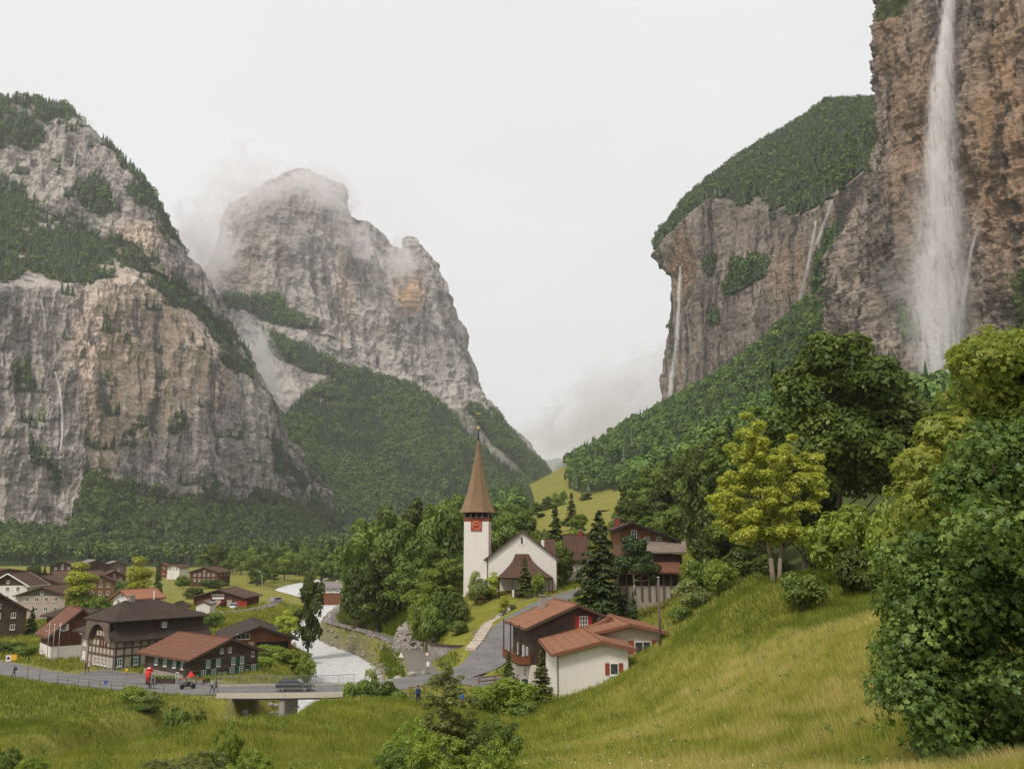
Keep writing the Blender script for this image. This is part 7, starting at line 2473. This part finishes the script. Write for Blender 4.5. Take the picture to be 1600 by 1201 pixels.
# ================================================================ poles, lamps, signs and small things
def pole(name, label, px, Y, pytop, r_, mat, cat='pole', group=None, z=None):
    b = gpt(px, Y) if z is None else Vector((X_at(px, Y, z), Y, z))
    h = P(px, pytop, Y)[2] - b.z
    o = thing(name, label, cat, b, group=group)
    MB().cyl((0, 0, -.4), (0, 0, h), r_, r_ * .7, 10).build('shaft', mat, o, True)
    return o, h
o, h = pole('utility_pole', 'weathered wooden utility pole in front of the farmhouse wall', 1032, 96, 902, .16, W_GREY)
MB().cyl((0, 0, h), (0, 0, h + .12), .2, .05).build('cap', M_GREYM, o)
for px, Y, top, lab in ((72, 152, 975, 'slim white flagpole before the plank house, left of three'), (80, 151, 976, 'slim white flagpole before the plank house, middle of three'), (89, 153, 974, 'slim white flagpole before the plank house, right of three')):
    o, h = pole('flagpole', lab, px, Y, top, .06, M_GREYM, group='flagpoles before the plank house')
    MB().ball((0, 0, h + .06), .1).build('ball', M_WHITEP, o, True)
def lamp(label, px, Y, top, z=None):
    o, h = pole('street_lamp', label, px, Y, top, .06, M_GREYM, 'street lamp', z=z)
    MB().bar((0, 0, h), (-.5, -.3, h + .1), .08).build('arm', M_GREYM, o)
    MB().box(-.95, -.4, -.45, -.2, h + .03, h + .15).build('lamp_head', M_WHITEP, o)
    return o
lamp('street lamp beside the gravel lane near the river', 407, 268, 893)
lamp('street lamp right of the dark cypress, nearer one', 256, 240, 897)
lamp('street lamp right of the dark cypress, farther one', 264, 262, 896)
def sign(label, px, Y, top, shape, w, col, z=None, board_h=None, post=M_GREYM, ring=None, name='road_sign', mark=None):
    o, h = pole(name, label, px, Y, top, .035, post, 'sign', z=z)
    bh = board_h or w
    if shape == 'round':
        b = MB().cyl((0, -.05, h - w / 2), (0, -.08, h - w / 2), w / 2, n=20).build('board', ring or col, o)
        if ring: MB().cyl((0, -.081, h - w / 2), (0, -.09, h - w / 2), w / 2 * .74, n=20).build('disc', col, b)
    elif shape == 'tri':
        b = MB().prism([(-w / 2, h - w), (w / 2, h - w), (0, h)], -.015, .015, Matrix.Translation((0, -.06, 0)) @ Matrix.Rotation(R(90), 4, 'Z')).build('board', ring or col, o)
    else:
        b = MB().box(-w / 2, w / 2, -.08, -.05, h - bh, h).build('board', col, o)
    if mark:
        mark(b, h, w, bh)
    return o
def mk_ped(b, h, w, bh):
    m = MB().bar((-w * .12, -.085, h - bh * .8), (0, -.085, h - bh * .45), w * .1, .01, (0, 1, 0)).bar((w * .14, -.085, h - bh * .8), (0, -.085, h - bh * .45), w * .1, .01, (0, 1, 0)).bar((0, -.085, h - bh * .5), (w * .02, -.085, h - bh * .28), w * .14, .01, (0, 1, 0))
    m.cyl((w * .02, -.08, h - bh * .18), (w * .02, -.09, h - bh * .18), w * .08, n=8)
    m.build('pictogram', M_WHITEP, b)
def mk_bar(b, h, w, bh):
    MB().bar((-w * .3, -.095, h - w * .8), (w * .3, -.095, h - w * .2), w * .09, .006, (0, 1, 0)).build('stroke', M_REDP, b)
M_BLUE = plain('sign_blue', (.03, .1, .35), .4); M_YELP = plain('sign_yellow', (.7, .38, .03), .5)
sign('blue square pedestrian sign at the steps below the churchyard', 743, 143.5, 1003, 'sq', .75, plain('sign_pale_blue', (.12, .25, .42), .5), mark=mk_ped)
sign('round red-edged sign above a white plate on the riverside path', 667, 131.5, 1018, 'round', .55, M_WHITEP, ring=M_REDP)
o = sign('small white notice board on a post by the path', 668.5, 130.5, 1033, 'sq', .42, M_WHITEP, board_h=.62, name='notice_board')
o = sign('brownish round plaque on a post at the lower lawn', 743, 152, 984, 'round', 1.1, plain('plaque_brown', (.28, .2, .16), .7), post=M_BROWNP, name='plaque')
sign('small white triangular marker in the grass by the river', 626, 141, 1018, 'tri', .8, M_WHITEP, name='marker')
sign('no-entry style white sign with dark ring at the left road edge', 13, 158, 1023, 'sq', .85, M_WHITEP, board_h=1.0, mark=lambda b, h, w, bh: (MB().cyl((0, -.085, h - .5), (0, -.095, h - .5), .3, n=16).build('ring', plain('ring_purple', (.18, .03, .1), .6), b)))
sign('yellow notice box beside the white ringed sign', 21.5, 158, 1022, 'sq', .9, M_YELP, board_h=.95)
sign('blue parking sign on the road railing', 165, 128.5, 1062, 'round', .5, M_BLUE, z=.45)
sign('small blue sign on the road edge post left', 42, 134, 1026, 'round', .3, M_DARKM, z=.2, post=M_DARKM)
sign('red round sign on a brown post left of the flagpoles', 61, 134, 1016, 'round', .55, M_WHITEP, ring=M_REDP, z=.3, post=M_BROWNP)
for k in range(4):
    px = (390, 394.5, 399, 403.5)[k]
# bench, bin, parasols, tables and tubs
p = gpt(751, 171.5)
b_ = thing('bench', 'wooden bench on the lawn below the church tower', 'bench', p)
MB().box(-1, 1, -.25, .2, .42, .48).build('seat', W_ORANGE, b_); MB().box(-1, 1, .2, .26, .5, .95).build('backrest', W_ORANGE, b_)
for s in (-.8, .8): MB().box(s - .05, s + .05, -.22, .22, -.1, .42).build('leg', W_DARK, b_)
p = gpt(811, 170)
MBb = thing('notice_case', 'pale stone and dark case at the lawn edge below the porch', 'case', p)
MB().box(-1.3, -.9, -.2, .2, 0, 1.3).build('pillar', PL_CREAM, MBb); MB().box(-.9, .8, -.15, .15, .1, 1.1).build('board', W_DARK, MBb)
p = gpt(820, 112.5)
o = thing('bin', 'dark green round bin beside the balcony chalet', 'bin', p + Vector((0, 0, .1)))
MB().cyl((0, 0, 0), (0, 0, 1.1), .34, .4, 14).build('barrel', M_GREENP, o); MB().cyl((0, 0, 1.1), (0, 0, 1.2), .44, .3, 14).build('lid', M_DARKM, o)
def parasol(label, loc, h, r_, mat, closed=False):
    o = thing('parasol', label, 'parasol', loc)
    MB().cyl((0, 0, 0), (0, 0, h), .035, n=6).build('pole', M_GREYM, o)
    m = MB()
    if closed: m.cyl((0, 0, h * .45), (0, 0, h), .2, .05, 8)
    else:
        m.cyl((0, 0, h - .55), (0, 0, h), r_, .03, 8, cap=False)
        for i in range(8):
            a, b = i * math.pi / 4, (i + 1) * math.pi / 4
            m.add([(r_ * math.cos(a), r_ * math.sin(a), h - .55), (r_ * math.cos(b), r_ * math.sin(b), h - .55), (r_ * math.cos(b), r_ * math.sin(b), h - .75), (r_ * math.cos(a), r_ * math.sin(a), h - .75)], [(0, 1, 2, 3)])
    m.build('canopy', mat, o)
    return o
M_REDCL = cloth((.62, .045, .03))
sgn = thing('advertising_figure', 'tall red banner figure with white cap before the green-shuttered chalet', 'banner', ro(231, 130.5, .7))
MB().cyl((0, 0, 0), (0, 0, .4), .5, .4, 12).build('base', M_DARKM, sgn)
MB().cyl((0, 0, .4), (0, 0, 2.5), .42, .55, 12).ball((.1, 0, 2.75), .62, .5, .42, 12, 8).bar((.3, 0, 2.7), (.95, 0, 2.35), .35, .3).build('banner_body', M_REDCL, sgn, True)
MB().ball((.15, -.3, 2.95), .32, .3, .16, 10, 6).build('white_cap', M_WHITEP, sgn, True)
sgn.scale = (.72, .72, .72)
parasol('small red parasol on the terrace before the green shutters', ro(298, 129.8, .8), 1.7, .45, M_REDCL)
def table(label, loc):
    o = thing('terrace_table', label, 'table', loc, group='terrace tables of the green-shuttered chalet')
    MB().box(-.6, .6, -.4, .4, .7, .75).build('table_top', W_BARN, o)
    for sx in (-.5, .5):
        for sy in (-.3, .3): MB().box(sx - .03, sx + .03, sy - .03, sy + .03, 0, .7).build('leg', M_DARKM, o)
table('brown terrace table left of the small red parasol', ro(286, 129.5, .8)); table('brown terrace table near the bridge corner of the chalet', ro(312, 129, .85))
for px, lab in ((258, 'long dark flower trough with shrubs before the chalet side wall'), (322, 'flower tub by the gable wall of the green-shuttered chalet')):
    o = thing('planter', lab, 'planter', ro(px, 131.5, .65))
    MB().box(-1.3 if px == 258 else -.4, 1.3 if px == 258 else .4, -.3, .3, 0, .55).build('trough', W_DARK, o)
    rngp = np.random.RandomState(px)
    V, F, rnd = clump_leaves(rngp, [(x, 0, .75, .4, .3, .3) for x in ((-1, -.3, .4, 1.0) if px == 258 else (0, .1))], 500, .09)
    link('plants', np_mesh('plants', V, F, LF_BRI, {'rnd': rnd}), o)
tb = thing('motorcycle', 'motorcycle parked at the roadside before the chalet terrace', 'motorcycle', ro(293, 124.8, .9), R(15))
for x in (-.7, .7): MB().cyl((x, -.07, .32), (x, .07, .32), .32, n=16).build('wheel', plain('rubber', (.015, .015, .015), .8), tb)
MB().bar((-.7, 0, .35), (0, 0, .55), .2).bar((0, 0, .45), (.7, 0, .35), .12).bar((.7, 0, .32), (.5, 0, 1.0), .07).box(-.3, .3, -.17, .17, .3, .65).build('frame', M_DARKM, tb)
MB().ball((.15, 0, .82), .3, .17, .16).build('tank', M_DARKM, tb, True); MB().ball((-.4, 0, .8), .35, .15, .08).build('seat', M_BLACK, tb, True)
MB().bar((.48, -.35, 1.05), (.48, .35, 1.05), .04).ball((.62, 0, .9), .1).build('handlebar', M_GREYM, tb)
# stacked rafts / orange and white canvas at the river bank
rf = thing('raft', 'orange and white inflatable raft leaning on the river bank by the bridge', 'raft', gpt(585, 128, .3), R(35))
MB().tube([(-.9, -.5, .3), (.6, -.5, .6), (1.4, 0, .9), (.6, .5, .6), (-.9, .5, .3)], [.26] * 5, 10).build('tube', M_CURT, rf, True)
MB().tube([(-.3, -.52, .75), (.6, -.52, .95), (1.3, 0, 1.25), (.6, .52, .95)], [.2] * 4, 10).build('upper_tube', plain('raft_orange', (.75, .2, .03), .5), rf, True)
# grazing cows on the slope behind the church
def cow(label, px, Y, yaw, col):
    o = thing('cow', label, 'cow', gpt(px, Y), yaw)
    m = MB()
    m.ball((0, 0, 1.05), .95, .36, .42, 12, 8).ball((.62, 0, 1.12), .45, .3, .4, 10, 7).ball((-.62, 0, 1.12), .42, .32, .38, 10, 7)
    m.cyl((.85, 0, 1.15), (1.3, 0, .75), .24, .14, 8).ball((1.42, 0, .6), .28, .12, .13, 8, 6)
    for s in (-1, 1):
        m.ball((1.3, s * .17, .74), .05, .1, .04, 6, 4)
        m.tube([(.6, s * .2, .9), (.58, s * .2, .45), (.6, s * .2, .02)], [.13, .07, .06], 7)
        m.tube([(-.55, s * .2, 1.0), (-.45, s * .21, .7), (-.68, s * .21, .42), (-.64, s * .21, .02)], [.2, .13, .07, .06], 7)
    m.tube([(-1.0, 0, 1.3), (-1.08, 0, .8), (-1.06, 0, .5)], [.04, .03, .05], 5)
    q = m.build('body', plain('cow_hide_%d' % int(col[0] * 100), col, .9, vary=.4, scale=1.2), o, True)
    rm = q.modifiers.new('r', 'REMESH'); rm.mode = 'VOXEL'; rm.voxel_size = .06; rm.use_smooth_shade = True
for px, Y, yw, c_, lab in ((851, 330, 20, (.6, .5, .4), 'pale cow grazing on the mown slope, lowest of a few'), (856, 334, 170, (.68, .62, .55), 'whitish cow grazing on the mown slope, in the middle'), (861, 332, 60, (.5, .36, .25), 'light brown cow grazing on the mown slope, rightmost')):
    cow(lab, px, Y, R(yw), c_)

# ================================================================ grass
def blades(name, label, n, ylo, yhi, pxlo, pxhi, hh, ww, seed, mat, pw=1.0, cond=None):
    rng = np.random.RandomState(seed)
    y = np.exp(rng.uniform(np.log(ylo), np.log(yhi), n)) if pw == 1 else rng.uniform(ylo, yhi, n)
    px = rng.uniform(pxlo, pxhi, n)
    x = (px - 800) / FPX * y * .99
    z = gz(x, y)
    ok = (_bil(NOGRASS, x, y) < .3)
    qx, qy = proj(x, y, z)
    ok &= (qy < 1330)
    if cond is not None: ok &= cond(x, y, z, qx, qy)
    x, y, z = x[ok], y[ok], z[ok]
    n = len(x)
    tuft = fbm(x / 1.6, y / 1.6, 0 * x, 3)
    big_ = fbm(x / 9, y / 9, 0 * x + 4, 3)
    h = hh * (1 + .6 * tuft) * rng.uniform(.55, 1.3, n) * (1 + y / 90)
    w = ww * rng.uniform(.7, 1.3, n) * (1 + y / 22)
    a = rng.rand(n) * 6.28
    bend = rng.normal(size=(n, 2)) * .35 + np.array([-.22, .1])
    dx, dy = np.cos(a) * w / 2, np.sin(a) * w / 2
    V = np.zeros((n, 3, 3))
    V[:, 0] = np.stack([x - dx, y - dy, z - .03], 1)
    V[:, 1] = np.stack([x + dx, y + dy, z - .03], 1)
    V[:, 2] = np.stack([x + bend[:, 0] * h, y + bend[:, 1] * h, z + h], 1)
    dr = _bil(dry_a, x, y)
    pat = fbm(x / 3.5 + z, y / 2.0, 0 * x + 9, 4)
    rnd = np.clip(dr * .58 + big_ * .3 + pat * .5 + tuft * .22 + rng.normal(size=n) * .13, 0, 1)
    me = np_mesh(name, V.reshape(-1, 3), np.arange(n * 3).reshape(-1, 3), mat, {'rnd': np.repeat(rnd, 3)})
    return tag(link(name, me), label, 'grass', kind='stuff')
t = NT('grass_blades')
c = t.ramp(t.attr('rnd'), [(.05, (.13, .17, .025)), (.28, (.23, .265, .042)), (.52, (.37, .38, .075)), (.76, (.54, .46, .165)), (.97, (.7, .55, .28))])
d_ = t.n('ShaderNodeBsdfDiffuse'); t.L(c, d_.inputs[0])
q_ = t.n('ShaderNodeBsdfTranslucent'); t.L(c, q_.inputs[0])
mm = t.n('ShaderNodeMixShader'); mm.inputs[0].default_value = .35
t.L(d_.outputs[0], mm.inputs[1]); t.L(q_.outputs[0], mm.inputs[2]); t.L(mm.outputs[0], t.out.inputs[0])
M_BLADE = t.m
blades('grass', 'tall meadow grass on the slope the camera looks down', 760000, 13, 95, -160, 1960, .24, .012, 1, M_BLADE)
wd_rng = np.random.RandomState(77)
cl_ = []
for _ in range(1500):
    yy_ = math.exp(wd_rng.uniform(math.log(18), math.log(95))); pp_ = wd_rng.uniform(-40, 1500)
    xx_ = X_at(pp_, yy_, 8); zz_ = float(gz(xx_, yy_))
    if fbm(np.array([xx_ / 6]), np.array([yy_ / 6]), np.array([3.0]), 3)[0] < .02: continue
    s_ = wd_rng.uniform(.1, .3) * (1 + yy_ / 80)
    cl_.append((xx_, yy_, zz_ + s_ * .5, s_, s_, s_ * .7))
V, F, rnd = clump_leaves(wd_rng, cl_, 26000, .045, inner=.5)
tag(link('undergrowth', np_mesh('undergrowth', V, F, LF_MID, {'rnd': rnd})), 'dark leafy herbs scattered through the meadow grass', 'weeds', kind='stuff')
fl_ = []
for _ in range(420):
    yy_ = math.exp(wd_rng.uniform(math.log(18), math.log(80))); pp_ = wd_rng.uniform(-40, 1450)
    xx_ = X_at(pp_, yy_, 8); fl_.append((xx_, yy_, float(gz(xx_, yy_)) + .3 + yy_ / 400))
fl_ = np.array(fl_)
nv_, a1_, a2_ = rand_frames(wd_rng, np.tile([0, -.3, 1.0], (len(fl_), 1)), .3)
V, F = leaf_quads(fl_, nv_, a1_, a2_, np.full(len(fl_), .011) * (1 + fl_[:, 1] / 50), 1.0)
tag(link('meadow_flowers', np_mesh('meadow_flowers', V, F, plain('white_petals', (.7, .68, .55), .8))), 'tiny pale flower heads dotted in the meadow', 'flowers', kind='stuff')
lg = [gpt(px, Y, .08) for px, Y in ((1212, 60), (1240, 60.5), (1275, 61), (1310, 62.5), (1345, 64), (1372, 66))]
lg = [gray(px, py, 20, 120) + Vector((0, 0, .06)) for px, py in ((1213, 1000), (1240, 991), (1275, 981), (1310, 972), (1345, 960), (1372, 951))]
tag(MB().tube(lg, [.09] * 6, 7).build('log_edging', W_GREY, None, True), 'long pale timber edging lying across the upper meadow', 'edging')
blades('grass', 'short meadow grass beside the road, the river and the church', 230000, 84, 300, -60, 1200, .22, .02, 2, M_BLADE, 0, cond=lambda x, y, z, qx, qy: (_bil(WOOD, x, y) < .95) & ~inpoly(qx, qy, [(690, 1010), (735, 935), (770, 920), (880, 915), (870, 945), (800, 1000), (755, 1040)]))

blades('grass', 'rank green grass on the verge between the river boulders and the path', 90000, 122, 235, 480, 680, .42, .03, 3, M_BLADE, 0, cond=lambda x, y, z, qx, qy: (_bil(RIVD, x, y) > .9))
# ================================================================ repeated pieces inside one part become parts of their own
def split_part(o, name):
    me = o.data
    n = len(me.vertices)
    par = list(range(n))
    def find(a):
        while par[a] != a:
            par[a] = par[par[a]]; a = par[a]
        return a
    for e_ in me.edges:
        a, b = find(e_.vertices[0]), find(e_.vertices[1])
        if a != b: par[a] = b
    groups = {}
    for p in me.polygons: groups.setdefault(find(p.vertices[0]), []).append(p)
    if len(groups) < 2 or len(groups) > 90: return
    for g in groups.values():
        vi = sorted({v for p in g for v in p.vertices})
        mp_ = {v: i for i, v in enumerate(vi)}
        m2 = bpy.data.meshes.new(name)
        m2.from_pydata([tuple(me.vertices[v].co) for v in vi], [], [tuple(mp_[v] for v in p.vertices) for p in g])
        m2.materials.append(me.materials[0])
        q = link(name, m2, o.parent)
        q.matrix_local = o.matrix_local.copy()
    bpy.data.objects.remove(o)
SPLIT = {'panels': 'panel', 'wing_panels': 'panel', 'gable_panels': 'panel', 'balcony_posts': 'balcony_post', 'porch_posts': 'porch_post', 'posts': 'post', 'belfry_posts': 'belfry_post', 'bargeboard': 'bargeboard', 'gutter': 'gutter', 'string_course': 'string_course'}
for o in list(bpy.data.objects):
    b_ = o.name.split('.')[0]
    if b_ in SPLIT and o.parent is not None and o.type == 'MESH':
        split_part(o, SPLIT[b_])
